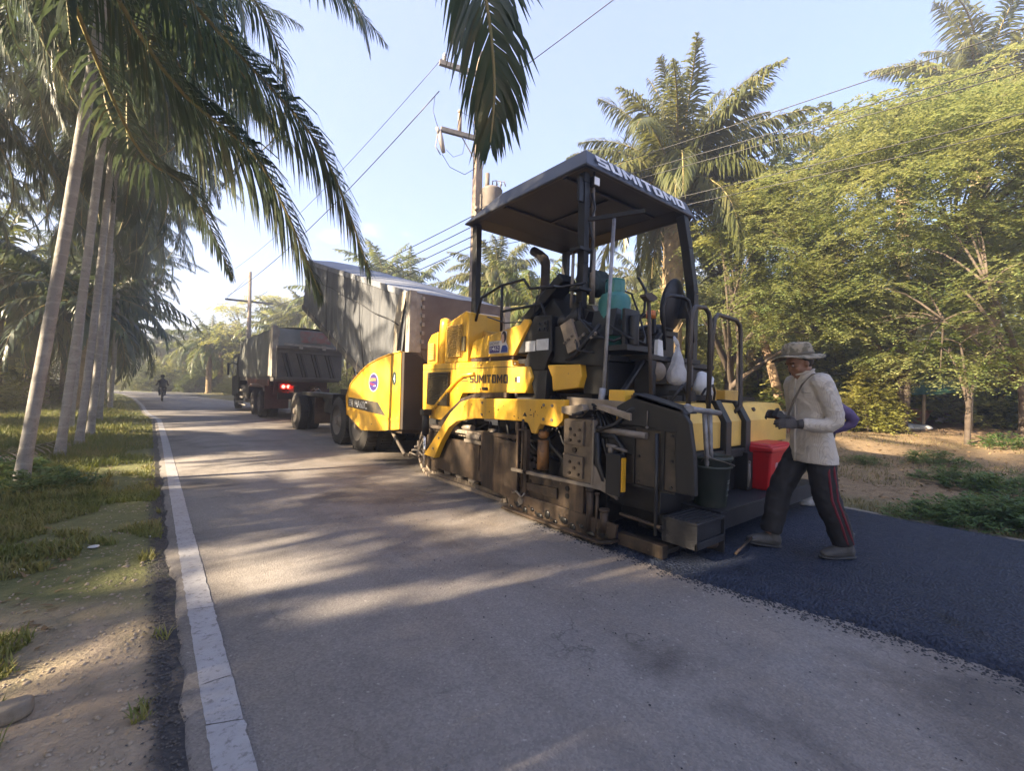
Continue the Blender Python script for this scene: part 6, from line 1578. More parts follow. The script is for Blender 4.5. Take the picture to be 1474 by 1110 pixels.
def trunk_mb(h, r0, r1, lean=(0, 0), bulge=.25, rings=5.2, n=16, wob=0.):
    mb = MB(); pts, rad = [], []
    m = max(14, int(h * 14))
    for i in range(m + 1):
        u = i / m
        x = lean[0] * u ** 1.15 + wob * math.sin(u * 5); y = lean[1] * u ** 1.15 + wob * math.cos(u * 4.1) - wob
        r = r0 + (r1 - r0) * u + bulge * r0 * math.exp(-u * h / .22)
        r *= 1 + .018 * (1 if (u * h * rings) % 1 > .86 else 0)
        pts.append((x, y, u * h)); rad.append(r)
    pts[0] = (0, 0, -.25)
    mb.tube(pts, rad, n)
    return mb


def leaf_bases(mb, h0, h1, r, n, size, seed, lean=(0, 0), H=8.):
    rg = random.Random(seed)
    for i in range(n):
        z = h0 + (h1 - h0) * i / n; a = i * 2.39996
        x0 = lean[0] * (z / H) ** 1.15; y0 = lean[1] * (z / H) ** 1.15
        d = Vector((math.cos(a), math.sin(a), 0)); s = Vector((-d.y, d.x, 0)); u = Vector((0, 0, 1))
        ln = size * rg.uniform(.7, 1.5)
        c = Vector((x0, y0, z)) + d * r * .8
        tip = c + d * ln * .55 + u * ln
        mb.hexa([c - s * size * .32 - u * size * .2, c + s * size * .32 - u * size * .2, c + s * size * .28 + d * .03, c - s * size * .28 + d * .03,
                 tip - s * size * .12, tip + s * size * .12, tip + s * size * .10 + d * .02, tip - s * size * .10 + d * .02])


def make_palm(name, loc, label, h, r0, r1, lean, crown_me, top, bark=grey_bark, group=None, bases=None, cat='palm tree', bulge=.25):
    o = thing(name, label, cat, loc, group)
    mb = trunk_mb(h, r0, r1, lean, bulge)
    if bases: leaf_bases(mb, *bases)
    me_o = mb.build('trunk', bark, None)
    me_o.parent = o; ORG[me_o.name] = Vector(loc)
    c = obj('crown', crown_me, o)
    return o


rng = np.random.RandomState(5)
# ---- the row of tall grey-trunked palms along the left verge
def extra_frond(pts_world, base, leaf=.62, pairs=70, droop=.9, w=.020, seed=3, **kw):
    P = [Vector(p) - Vector(base) for p in pts_world]
    out = []
    for i in range(len(P) - 1):
        p0 = P[max(i - 1, 0)]; p3 = P[min(i + 2, len(P) - 1)]; a, b = P[i], P[i + 1]
        for k in range(5):
            t_ = k / 5
            out.append(.5 * ((2 * a) + (b - p0) * t_ + (2 * p0 - 5 * a + 4 * b - p3) * t_ * t_ + (3 * a - p0 - 3 * b + p3) * t_ ** 3))
    out.append(P[-1])
    return frond_arrays(np.array([tuple(p) for p in out]), leaf, pairs, droop, np.random.RandomState(seed), w, **kw)


row = [  # x, y, height, lean x, lean y, radius, label
    (-1.18, 7.75, 7.0, 0.85, -0.3, 0.064, 'nearest ringed grey trunk in view of the left palm row, leaning over the grass'),
    (-1.17, 10.55, 7.4, 0.68, -0.3, 0.062, 'second ringed palm trunk of the left row, just behind the nearest one'),
    (-1.08, 12.1, 7.2, 0.52, 0, 0.062, 'third ringed palm trunk of the left row, close beside the second'),
    (-1.05, 13.7, 7.4, 0.42, 0.2, 0.067, 'fourth ringed palm trunk of the left row, its rings palest, nearest the road edge'),
    (-1.6, 15.9, 7.2, 0.4, 0.2, 0.068, 'fifth palm trunk of the left row, partly hidden and sunlit on its left side'),
    (-1.25, 18.8, 7.4, 0.3, 0.2, 0.074, 'sixth palm trunk of the left row, thin with distance'),
    (-1.5, 21.9, 7.2, 0.3, 0.1, 0.078, 'seventh palm trunk of the left row, next to the bright bend'),
    (-1.35, 25.2, 7.4, 0.25, 0.1, 0.08, 'eighth and farthest palm trunk of the left row before the bend'),
]
crown_var = [palm_crown(40 + k, (0, 0, 0), 30, 3.8, .66, 88, .95, 1.15, -.80, 1.6, frond_dark, w=.0118, ruffle=.22) for k in range(3)]
ROWPALMS = []
for k, (x, y, h, lx, ly, r, lb) in enumerate(row):
    z = gz(x, y)
    o = thing('ringed_palm', lb, 'palm tree', (x, y, z), 'row of ringed palms along the left verge')
    mb = trunk_mb(h + .8, r, r * .82, (lx, ly), .40, wob=.03)
    t_o = mb.build('trunk', grey_bark, None); t_o.parent = o; ORG[t_o.name] = Vector((x, y, z))
    c = obj('crown', crown_var[k % 3], o, (lx, ly, h + .8)); c.rotation_euler = (0, 0, k * 1.9)
    ROWPALMS.append(o)
for k, (x, y) in enumerate(((-1.9, 28.6), (-2.1, 32.2), (-2.5, 36.), (-2.9, 40.), (-3.4, 44.), (-4.3, 47.5))):
    r = ROWPALMS[6 + k % 2]; o = copy_tree(r); o.location = (x, y, gz(x, y)); o.rotation_euler = (0, 0, .12 * k); o.scale = (1.1, 1.1, .9 + .05 * (k % 3))
    o['label'] = 'slim ringed palm of the row, far off where the road begins to bend'; o['group'] = 'far end of the ringed palm row'
for k, (x, y) in enumerate(((-4.4, 12.6), (-6.0, 15.2), (-4.8, 18.6), (-7.2, 12.0), (-5.4, 22.5))):  # palms added to shade the trunks of the roadside row
    r = ROWPALMS[k % 8]; o = copy_tree(r); o.location = (x, y, gz(x, y)); o.rotation_euler = (0, 0, 1.1 * k); o.scale = (1.05, 1.05, .86 + .1 * (k % 3))
    o['label'] = 'ringed palm of an added second rank that shades the left roadside row'; o['group'] = 'added second rank of ringed palms'

# near palms, just out of frame to the left, whose long leaves hang into the picture
B1 = (-1.25, 4.9, gz(-1.25, 4.9)); T1 = Vector((-1.0, 4.9, 5.6))
def fr_to(tip_px, tip_d, mid_px, mid_d, top, m2=None):
    pts = [top]
    pts.append(at(mid_px[0], mid_px[1], mid_d))
    if m2: pts.append(at(m2[0], m2[1], m2[2]))
    pts.append(at(tip_px[0], tip_px[1], tip_d)); return pts
ex1 = [extra_frond(fr_to((533, 395), 4.6, (330, 62), 4.4, T1, (462, 215, 4.5)), B1, .84, 140, 1.05, .0118, 1, ruffle=.16, rr=.028),
       extra_frond(fr_to((462, 425), 4.3, (235, 100), 4.1, T1, (375, 235, 4.2)), B1, .86, 140, 1.05, .0118, 2, ruffle=.16, rr=.028),
       extra_frond(fr_to((400, 190), 5.6, (250, 20), 4.8, T1, (330, 80, 5.2)), B1, .62, 95, .9, .0118, 3, ruffle=.2),
       extra_frond(fr_to((335, 400), 6.2, (190, 200), 5.6, T1 + V(0, .1, -.05), (275, 275, 6)), B1, .62, 95, .95, .0118, 6, ruffle=.2)]
c1 = palm_crown(71, (T1.x - B1[0], T1.y - B1[1], T1.z - B1[2]), 30, 3.7, .64, 92, .95, 1.2, -.45, 1.35, frond_dark, w=.0125, extra=ex1, ruffle=.2, az_ok=lambda a, u: 3.4 < a < 6.0)
make_palm('ringed_palm', B1, 'palm whose long arching leaves hang across the sky at the upper left corner', T1.z - B1[2], .13, .095, (T1.x - B1[0], 0), c1, T1)
B2 = (-1.2, 1.7, gz(-1.2, 1.7)); T2 = Vector((-.9, 1.75, 5.7))
ex2 = [extra_frond([T2, (.1, 2.0, 6.15), at(668, -150, 3.1), at(700, 0, 3.0), at(712, 120, 2.95), at(706, 205, 2.9)], B2, .74, 100, .66, .0155, 11, ruffle=.12, rr=.022, lift=.05),
       extra_frond([T2, (-.3, 2.2, 6.2), at(420, -210, 3.6), at(480, -90, 3.5), at(520, -20, 3.5)], B2, .5, 78, .9, .0118, 12, ruffle=.2),
       extra_frond([T2, (-.1, 2.2, 6.3), at(560, -260, 3.9), at(575, -110, 3.8), at(578, -35, 3.8)], B2, .5, 72, .9, .0118, 13, ruffle=.2),
       extra_frond([T2, (.1, 1.8, 6.1), at(760, -200, 3.4), at(775, -90, 3.4), at(770, -40, 3.3)], B2, .5, 78, .9, .0118, 14, ruffle=.2)]
c2 = palm_crown(72, (T2.x - B2[0], T2.y - B2[1], T2.z - B2[2]), 22, 3.4, .6, 80, .95, 1.2, -.2, 1.3, frond_dark, w=.0145, extra=ex2, az_ok=lambda a, u: not (a < 2.2 or a > 5.6))
make_palm('ringed_palm', B2, 'palm beside the camera with one dark leaf hanging down in front of the utility pole', T2.z - B2[2], .13, .095, (T2.x - B2[0], 0), c2, T2)

# ---- oil palms
oil_var = [palm_crown(100 + k, (0, 0, 0), 32, 4.2, .78, 66, .85, 1.42, -.30, 1.35, frond_sun, w=.030, ruffle=.5, lift=.15, rr=.035) for k in range(2)]
oil_low = [palm_crown(120 + k, (0, 0, 0), 24, 4.4, .8, 34, .75, 1.35, -.45, 1.4, frond_mid, w=.045, ruffle=.5, lift=.1, rr=.035) for k in range(3)]
oil_shade = [palm_crown(140 + k, (0, 0, 0), 22, 4.4, .8, 34, .8, 1.3, -.5, 1.5, frond_dark, w=.045, ruffle=.45, lift=.1, rr=.035) for k in range(2)]  # oil palms for the shaded side, shade put into their darker leaves


_trunks = {}
def oil_palm(loc, label, h, crown, rot=0., s=1., lean=(0, 0), group=None, r=.26, nb=46, tkey=None, seed=1):
    o = thing('oil_palm', label, 'palm tree', loc, group)
    key = tkey
    if key in _trunks and key is not None:
        t_o = obj('trunk', _trunks[key], o)
    else:
        mb = trunk_mb(h, r, r * .85, lean, .3, n=12)
        leaf_bases(mb, h * .25, h + .15, r * .95, nb, .22, seed, lean, h)
        t_o = mb.build('trunk', oil_bark, None); t_o.parent = o; ORG[t_o.name] = Vector(loc)
        if key is not None: _trunks[key] = t_o.data
    c = obj('crown', crown, o, (lean[0], lean[1], h)); c.rotation_euler = (0, 0, rot); c.scale = (s, s, s)
    return o


def gpos(px, py, d): p = at(px, py, d); return (p.x, p.y, gz(p.x, p.y))
g_ = gpos(963, 560, 14)
crown_big = palm_crown(211, (0, 0, 0), 46, 4.4, .95, 100, .9, 1.5, -.25, 1.3, frond_sun, w=.024, ruffle=.45, lift=.12, rr=.04)
mbig = oil_palm(g_, 'large sunlit oil palm with a scaly trunk rising behind the lettered canopy', 8.0 - g_[2], crown_big, .4, 1., (.1, 0), r=.34, nb=90, seed=4)
g_ = gpos(1085, 560, 17); oil_palm(g_, 'oil palm with a dark drooping crown right of and behind the large sunlit oil palm', 8.6 - g_[2], oil_shade[0], 1.1, .82, r=.3, seed=5)
g_ = gpos(1405, 560, 17); oil_palm(g_, 'oil palm rising at the upper right corner above the spreading green tree', 13.0 - g_[2], oil_var[0], 2.1, 1.25, r=.3, seed=6)
g_ = gpos(1295, 560, 19); oil_palm(g_, 'oil palm showing one pale feathery leaf above the spreading green tree', 12.9 - g_[2], oil_low[1], .2, .7, r=.3, seed=7)
g_ = gpos(548, 560, 27); oil_palm(g_, 'oil palm standing beyond the top of the tipped tarpaulin', 7.6, oil_low[0], .9, .9, r=.3, seed=8)
g_ = gpos(712, 560, 21); oil_palm(g_, 'yellow-centred oil palm right of the utility pole, seen under the canopy', 6.2, oil_var[1], 2.9, .8, r=.3, seed=9)
g_ = gpos(628, 560, 30); oil_palm(g_, 'low oil palm between the tipped tarpaulin and the utility pole', 5.4, oil_low[2], .3, .9, r=.3, seed=10)
g_ = gpos(790, 560, 26); oil_palm(g_, 'oil palm low behind the exhaust stack of the paver', 5.0, oil_low[0], 1.9, .85, r=.3, seed=12)
g_ = gpos(415, 560, 36); oil_palm(g_, 'yellowish drooping oil palm above the dark red truck', 4.6, oil_low[1], 2.5, 1.0, r=.3, seed=11)
g_ = gpos(1418, 560, 16); oil_palm((g_[0], g_[1], g_[2]), 'thick grey palm trunk beside the orange earth mound', 6.5, oil_low[2], 1.2, .7, r=.38, nb=20, seed=13)
# plantation behind, on both sides of the road
far_spots = []
rgp = random.Random(3)
def clear(x, y, m=2.2):
    return in_road(x, y) < -m
for gx in range(0, 11):
    for gy in range(0, 11):
        x = 13 + gx * 7.4 + (gy % 2) * 3.2 + rgp.uniform(-1, 1); y = 14 + gy * 7.2 + rgp.uniform(-1, 1)
        a_ = math.degrees(math.atan2(x, y))
        if clear(x, y) and a_ < 90 and math.hypot(x, y) < 75: far_spots.append((x, y, 0))
for gx in range(0, 8):
    for gy in range(0, 12):
        x = -6.6 - gx * 7.0 - (gy % 2) * 3.2 + rgp.uniform(-1, 1); y = 7 + gy * 6.8 + rgp.uniform(-1, 1)
        if 4.6 < y < 9.8 and x > -8.6: continue
        if clear(x, y, 2.5) and x > -.55 * y - 14: far_spots.append((x, y, 1))
for x, y in ((9, 43), (12.5, 52), (6, 60), (3, 66), (15, 44), (10.5, 34), (1, 72), (7, 70), (-6, 74), (13, 62), (8, 56), (11, 47), (9.5, 38), (4, 80), (-12, 78), (-3, 84), (10, 78), (-18, 80)):
    far_spots.append((x, y, 0))
for x, y in ((21, 2), (27, -3), (24, 7), (31, 3), (34, 9), (28, 11), (38, -2)): far_spots.append((x, y, 0))
for k, (x, y, side) in enumerate(far_spots):
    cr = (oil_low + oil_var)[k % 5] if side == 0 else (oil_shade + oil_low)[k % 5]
    hk = k % 4; h = (4.6, 6.0, 7.2, 5.4)[hk]
    h += 1.6 * side
    o = oil_palm((x, y, gz(x, y)), 'oil palm of the plantation on the %s' % ('far side of the road, behind trucks and paver' if side == 0 else 'shaded side left of the ringed palm row'), h, cr, k * 1.3, .85 + .25 * ((k * 7) % 5) / 5, group='plantation oil palms %s' % ('right of the road' if side == 0 else 'left of the road'), tkey=('far', hk, side), r=.3, nb=34)
for k, (px_, d, h, s) in enumerate(((205, 33, 5.2, 1.1), (262, 40, 5.6, 1.15), (300, 46, 5.2, 1.1), (228, 24, 5.6, .95), (165, 27, 4.6, 1.1), (120, 18, 4.4, 1.0), (60, 21, 4.2, 1.0), (45, 20, 4.6, 1.1), (95, 24, 4.8, 1.1), (-10, 18, 5.2, 1.1))):
    p = at(px_, 560, d)
    while not clear(p.x, p.y, 1.2): p.x -= .6
    oil_palm((p.x, p.y, gz(p.x, p.y)), 'unseen oil palm added left of the ringed palm row to cast shade', h, (oil_shade + oil_low)[k % 5], k * 1.1, s, group='plantation oil palms left of the road', tkey=('inner', round(h, 1)), r=.26, nb=30)
for k, (x, y) in enumerate(((-7.6, .3), (-9.5, 1.9), (-6.4, 1.8), (-12, 3.2), (-12.5, -.8), (-5.2, -1.2), (-4.6, 3.3), (-9.6, -4.5), (-16, 2.0), (-6.0, -4.0), (-20, 2.6))):  # unseen palms added to shade the foreground road
    r = ROWPALMS[k % 8]; o = copy_tree(r); o.location = (x, y, gz(x, y)); o.rotation_euler = (0, 0, 1.1 * k); o.scale = (1.1, 1.1, .78 + .13 * (k % 4))
    o['label'] = 'ringed palm of an added second rank that shades the left roadside row'; o['group'] = 'added second rank of ringed palms'
# unseen palms added past the left edge to cast shade
for k, (x, y) in enumerate(((-7.5, 3.2), (-8.4, -2.5), (-14, 1), (-14.5, 8), (-21, 5), (-21, 13), (-13.5, 14.5), (-28, 11), (-28, 19), (-20, 21), (-8, -9), (-15, -6), (-10.5, .2), (-17.5, -2.5), (-17.5, 4.6), (-24.5, .5), (-24.5, 8), (-31, 4), (-35, 16), (-35, 25), (-28, 28))):
    oil_palm((x, y, gz(x, y)), 'unseen oil palm added left of the ringed palm row to cast shade', (8.2, 9.0, 7.4)[k % 3], oil_shade[k % 2], k * 1.7, 1.05, group='plantation oil palms left of the road', tkey=('shade', k % 3), r=.3, nb=34)

# ================================================================== BROADLEAF TREES, SHRUBS
def sprays(P, D, L, pairs, ll, lw, droop, rng, flat=True):
    """compound leaves: start P (n x 3), direction D, length L (n); returns quads"""
    n = len(P); D = D / np.linalg.norm(D, axis=1)[:, None]
    up = np.tile([0, 0, 1.], (n, 1)); S = np.cross(D, up); S /= np.linalg.norm(S, axis=1)[:, None] + 1e-6
    tt = (np.arange(pairs) + .6) / pairs
    sg = np.array([1., -1.])
    t_ = np.repeat(tt, 2)[None, :, None]; g_ = np.tile(sg, pairs)[None, :, None]
    base = P[:, None] + D[:, None] * t_ * L[:, None, None] - up[:, None] * (t_ ** 2) * (droop * L)[:, None, None]
    d = S[:, None] * g_ * .9 + D[:, None] * .55 + up[:, None] * rng.uniform(-.5, .15, (n, 2 * pairs, 1)) + rng.uniform(-.25, .25, (n, 2 * pairs, 3))
    d /= np.linalg.norm(d, axis=2)[..., None]
    wv = np.cross(d, up[:, None] + rng.uniform(-.5, .5, (n, 2 * pairs, 3))); wv /= np.linalg.norm(wv, axis=2)[..., None] + 1e-6
    l = ll * rng.uniform(.7, 1.25, (n, 2 * pairs, 1)); w_ = lw * rng.uniform(.7, 1.25, (n, 2 * pairs, 1))
    v = np.stack([base, base + d * l * .5 + wv * w_, base + d * l, base + d * l * .5 - wv * w_], 2).reshape(-1, 3)
    f = (np.arange(n * 2 * pairs) * 4)[:, None] + np.array([[0, 1, 2, 3]])
    return v, f


def disc_spray(rng, centres, radii, per, L, pairs, ll, lw, droop, thick=.11):
    Ps, Ds, Ls = [], [], []
    for c, r in zip(centres, radii):
        n = int(per * (r ** 2))
        a = rng.uniform(0, 2 * pi, n); q = np.sqrt(rng.uniform(.02, 1, n)) * r
        p = np.stack([c[0] + np.cos(a) * q, c[1] + np.sin(a) * q, c[2] + rng.normal(0, thick, n) * r - .25 * (q / r) ** 2 * r], 1)
        d = np.stack([np.cos(a + rng.normal(0, .7, n)), np.sin(a + rng.normal(0, .7, n)), rng.uniform(-.35, .25, n)], 1)
        Ps.append(p); Ds.append(d); Ls.append(L * rng.uniform(.7, 1.2, n))
    return sprays(np.concatenate(Ps), np.concatenate(Ds), np.concatenate(Ls), pairs, ll, lw, droop, rng)


tree_leaf = leaf_mat('feathery_tree_leaf', [(.085, .142, .052), (.165, .226, .078), (.262, .286, .112), (.365, .35, .155)], .5, .45, (.49, .48, .15))
shrub_leaf = leaf_mat('shrub_leaf', [(.035, .06, .016), (.07, .10, .024), (.13, .145, .04)], .5, .35, (.26, .28, .04))
sun_leaf = leaf_mat('sunlit_leaf', [(.16, .21, .06), (.29, .30, .085), (.44, .39, .14)], .5, .5, (.62, .58, .16))  # leaf colours raised in place of sunlight that the trees block
wild_leaf = leaf_mat('weed_leaf', [(.04, .085, .022), (.07, .13, .035), (.11, .16, .05)], .5, .3)
dark_bark = M('dark_tree_bark', (.075, .056, .042), .9, c2=(.12, .094, .072), scale=7, bump=.6, bscale=25)


def branchy(mb, base, forks, tips, rng, r0=.2):
    """trunk to forks, forks to tips as bowed tapering branches"""
    base = Vector(base); fk = [Vector(f_) for f_ in forks]
    b0 = base + Vector((0, 0, .2))
    for f_ in fk:
        m = b0.lerp(f_, .5) + Vector((rng.uniform(-.2, .2), rng.uniform(-.2, .2), .25))
        j_ = base + V(0, 0, (f_.z - base.z) * .42)
        limb(mb, [base + V(0, 0, -.2), base + V(0, 0, .35), j_, j_.lerp(f_, .5) + V(0, 0, .15), f_], [r0 * 1.15, r0 * .9, r0 * .75, r0 * .45, r0 * .28], 9)
    for tpt in tips:
        tpt = Vector(tpt); f_ = min(fk, key=lambda q: (q - tpt).length)
        d = (tpt - f_)
        m = f_.lerp(tpt, .5) + Vector((0, 0, .12 * d.length))
        limb(mb, [f_, m, tpt], [r0 * .26, r0 * .15, r0 * .05], 6, 3)


def spreading_tree(name, label, base, crown_c, ext, ndisc, seed, leafmat, per=90, dr=(.6, 1.3), L=.42, pairs=7, ll=.085, lw=.020, r0=.2, nf=7, lean=None, cat='tree', keep=None):
    rng = np.random.RandomState(seed)
    o = thing(name, label, cat, base)
    c = np.array(crown_c); ex = np.array(ext)
    cs = []
    while len(cs) < ndisc:
        v = rng.normal(0, 1, 3); v /= np.linalg.norm(v); v *= rng.uniform(.35, 1) ** .5
        p = c + v * ex
        if keep and not keep(p): continue
        cs.append(p)
    rs = rng.uniform(dr[0], dr[1], ndisc)
    v, f_ = disc_spray(rng, cs, rs, per, L, pairs, ll, lw, .5)
    b = np.array(base)
    forks = [c + rng.normal(0, .4, 3) * ex * .8 - np.array([0, 0, ex[2] * .25]) for _ in range(nf)]
    mb = MB(); branchy(mb, base, forks, cs, rng, r0)
    t_o = mb.build('trunk', dark_bark, o)
    me = np_mesh('tree_crown', v - b[None], [f_], leafmat)
    cr = obj('crown', me, o)
    return o


g_ = gpos(1300, 600, 12.5)
cc = at(1310, 295, 11.5)
def right_axis(p):   # keep leaves off the paver and out of the camera's lap
    return p[0] > 7.4 and (p - np.array(CC)) @ np.array(CF) > 6.5
spreading_tree('spreading_tree', 'wide feathery-leaved tree with sunlit yellow-green layers filling the right side above the striding worker', g_, tuple(cc), (3.0, 5.0, 2.8), 140, 21, tree_leaf, per=115, dr=(.6, 1.35), keep=lambda p: right_axis(p), r0=.12)
cc = at(1450, 400, 10); g_ = gpos(1475, 610, 11)
spreading_tree('spreading_tree', 'feathery-leaved tree at the right picture edge, lower and nearer than the wide one', g_, tuple(cc), (2.2, 3.2, 2.4), 60, 22, tree_leaf, per=105, dr=(.5, 1.1), keep=lambda p: right_axis(p), r0=.12)
cc = at(1085, 400, 14); g_ = gpos(1050, 590, 15)
spreading_tree('spreading_tree', 'green layered tree standing directly behind the right canopy post', g_, tuple(cc), (2.6, 4.0, 2.2), 85, 23, tree_leaf, per=100, dr=(.6, 1.2), keep=lambda p: right_axis(p), r0=.13)
cc = at(1200, 205, 21); g_ = gpos(1190, 580, 21)
spreading_tree('slender_tree', 'thin open tree with rounded leaf clusters against the sky, right of the large oil palm', g_, tuple(cc), (2.6, 2.2, 2.2), 20, 24, shrub_leaf, per=75, dr=(.5, .9), L=.3, pairs=5, ll=.15, lw=.06, r0=.16)
cc = at(1050, 300, 13.5); g_ = gpos(1062, 590, 13.5)
spreading_tree('slender_tree', 'slim yellow-leaved tree right of the lettered canopy edge, against the large oil palm', g_, tuple(cc), (1.2, 1.2, 1.8), 14, 25, sun_leaf, per=90, dr=(.4, .7), L=.3, pairs=5, ll=.11, lw=.04, r0=.09)

# leaning bare trunk and small sapling
mb = MB(); a_, b_ = at(1132, 604, 15), at(1088, 458, 15)
limb(mb, [a_ - V(0, 0, .3), a_.lerp(b_, .5) + V(.05, 0, 0), b_, b_ + (b_ - a_) * .25], [.17, .14, .12, .09], 12)
mb.build('leaning_trunk', M('pale_leaning_bark', (.36, .25, .16), .9, c2=(.24, .16, .10), scale=5, bump=.5, bscale=15), None, org=a_, label='pale bare trunk leaning left, between the hand hoops and the striding worker', cat='tree trunk')
g_ = gpos(1392, 660, 10.3)
spreading_tree('sapling', 'dark slim sapling standing alone on the littered ground at right', g_, tuple(Vector(g_) + V(0, 0, 2.35)), (.9, .9, .55), 14, 26, shrub_leaf, per=60, dr=(.3, .55), L=.25, pairs=5, ll=.09, lw=.03, r0=.06, nf=3)


# shrubs: a few kinds, copied along the roadside
def shrub_me(seed, r, h, n, ll, lw, pairs, mat, L=.35):
    rng = np.random.RandomState(seed)
    a = rng.uniform(0, 2 * pi, n); u = rng.uniform(0, 1, n) ** .6
    hh = rng.uniform(.05, 1, n); q = r * np.sqrt(np.clip(1 - (hh * 2 - .8) ** 2 * .45, .1, 1)) * u
    lob = 1 + .3 * np.sin(a * 3 + seed) + .18 * np.sin(a * 7 + hh * 6)
    P = np.stack([np.cos(a) * q * lob, np.sin(a) * q * lob, hh * h * (.7 + .3 * np.sin(a * 2 + seed))], 1)
    D = np.stack([np.cos(a), np.sin(a), rng.uniform(-.3, .9, n)], 1) + rng.normal(0, .3, (n, 3))
    v, f = sprays(P, D, L * rng.uniform(.7, 1.3, n), pairs, ll, lw, .4, rng)
    return np_mesh('shrub_leaves', v, [f], mat)


def stems_me(seed, r, h, n):
    rg = random.Random(seed); mb = MB()
    for i in range(n):
        a = rg.uniform(0, 2 * pi); q = r * rg.uniform(.2, .7)
        limb(mb, [(0, 0, -.1), (math.cos(a) * q * .4, math.sin(a) * q * .4, h * .4), (math.cos(a) * q, math.sin(a) * q, h * .85)], [.03, .02, .008], 6, 3)
    return mb


SHRUB = [shrub_me(1, 1.2, 2.2, 900, .13, .045, 4, sun_leaf), shrub_me(2, 1.5, 2.8, 1100, .16, .05, 4, shrub_leaf), shrub_me(3, 1.0, 3.4, 1000, .12, .04, 5, sun_leaf), shrub_me(5, 1.6, 2.0, 1000, .2, .035, 3, sun_leaf, .5)]
_st = None
def shrub(x, y, k, s, rot, label, group):
    global _st
    o = thing('shrub', label, 'shrub', (x, y, gz(x, y)), group)
    if _st is None:
        m = stems_me(4, 1.2, 2.2, 9).build('stems', dark_bark, o)
        # re-centre on the thing
        a = np.zeros(len(m.data.vertices) * 3, np.float32); m.data.vertices.foreach_get('co', a); a = a.reshape(-1, 3) + np.array([x, y, gz(x, y)], np.float32); m.data.vertices.foreach_set('co', a.ravel()); _st = m.data
    else: obj('stems', _st, o)
    obj('foliage', SHRUB[k], o)
    o.rotation_euler = (0, 0, rot); o.scale = (s, s, s)


rg = random.Random(9)
spots = []
for _ in range(46):          # behind the trees on the right
    d = rg.uniform(15, 30); px_ = rg.uniform(930, 1500); p = at(px_, 580, d); spots.append((p.x, p.y, 'sunlit undergrowth shrub beneath the trees on the right', 'undergrowth shrubs right of the road'))
for _ in range(20):          # around the bend
    px_ = rg.uniform(150, 345); d = rg.uniform(46, 62); p = at(px_, 560, d); spots.append((p.x, p.y, 'green shrub along the outside of the distant bend', 'shrubs along the bend'))
for _ in range(22):          # behind the truck
    px_ = rg.uniform(330, 760); d = rg.uniform(24, 42); p = at(px_, 560, d); spots.append((p.x, p.y, 'roadside shrub beyond the trucks', 'shrubs beyond the trucks'))
for _ in range(20):
    px_ = rg.uniform(-60, 120); d = rg.uniform(14, 30); p = at(px_, 560, d); spots.append((p.x, p.y, 'shaded shrub in the plantation left of the ringed palm row', 'shrubs in the shaded plantation'))
for _ in range(16):          # left, in the shade
    y = rg.uniform(14, 44); x = -rg.uniform(5, 14) - y * .1; spots.append((x, y, 'shaded shrub in the plantation left of the ringed palm row', 'shrubs in the shaded plantation'))
for k, (x, y, lb, gr) in enumerate(spots):
    if not clear(x, y, 3.4 if y > 20 else 1.8): continue
    shrub(x, y, k % 4, rg.uniform(.7, 1.45), rg.uniform(0, 6), lb, gr)
rg2 = random.Random(4)
for k, (px_, d) in enumerate(((1228, 13.5), (1252, 12.6), (1262, 15), (1240, 16.5), (1215, 17), (1290, 16.8), (1335, 17.5), (1375, 17), (1432, 13.6), (1455, 14.6), (1480, 12.8), (1440, 16.5), (1470, 17), (1310, 19), (1200, 14.5), (1180, 16), (1150, 15.5), (1350, 20), (1395, 19.5))):
    p = at(px_, 580, d)
    shrub(p.x, p.y, (0, 2, 1, 3)[k % 4], rg2.uniform(.45, .95) * (1.2 if d > 16 else 1), rg2.uniform(0, 6), 'sunlit undergrowth shrub beneath the trees on the right', 'undergrowth shrubs right of the road')
g_ = gpos(241, 556, 58)
spreading_tree('ivy_clad_tree', 'tree trunk wrapped in bright creeper at the distant bend, above the motorcycle rider', g_, (g_[0], g_[1], 4.5), (1.3, 1.3, 4.2), 34, 31, shrub_leaf, per=45, dr=(.7, 1.2), L=.5, pairs=4, ll=.26, lw=.11, r0=.3, nf=3)
# bigger bushy trees closing the view behind
TREES = []
for k, (px_, d, hz_, ex_, lb) in enumerate(((385, 48, 7.0, (5.0, 4, 4.6), 'rounded bright green tree behind the distant utility pole'), (450, 60, 7.6, (7, 5, 4.6), 'broad green tree beyond the dark red truck'), (1120, 28, 4.5, (5, 4, 3.4), 'sunlit tree far behind the leaning trunk'), (1250, 30, 5, (5, 4, 3.6), 'sunlit tree behind the green shelter roof'), (1400, 27, 5.0, (5, 4, 3.6), 'sunlit tree far behind the thick grey palm trunk'), (880, 30, 4.2, (5, 4, 3.2), 'sunlit tree seen behind the teal gas cylinder'))):
    p = at(px_, 560, d); g_ = (p.x, p.y, gz(p.x, p.y))
    spreading_tree('bushy_tree', lb, g_, (p.x, p.y, g_[2] + hz_), ex_, 46, 50 + k, sun_leaf if k != 1 else shrub_leaf, per=32, dr=(.9, 1.7), L=.6, pairs=4, ll=.22, lw=.075, r0=.22)
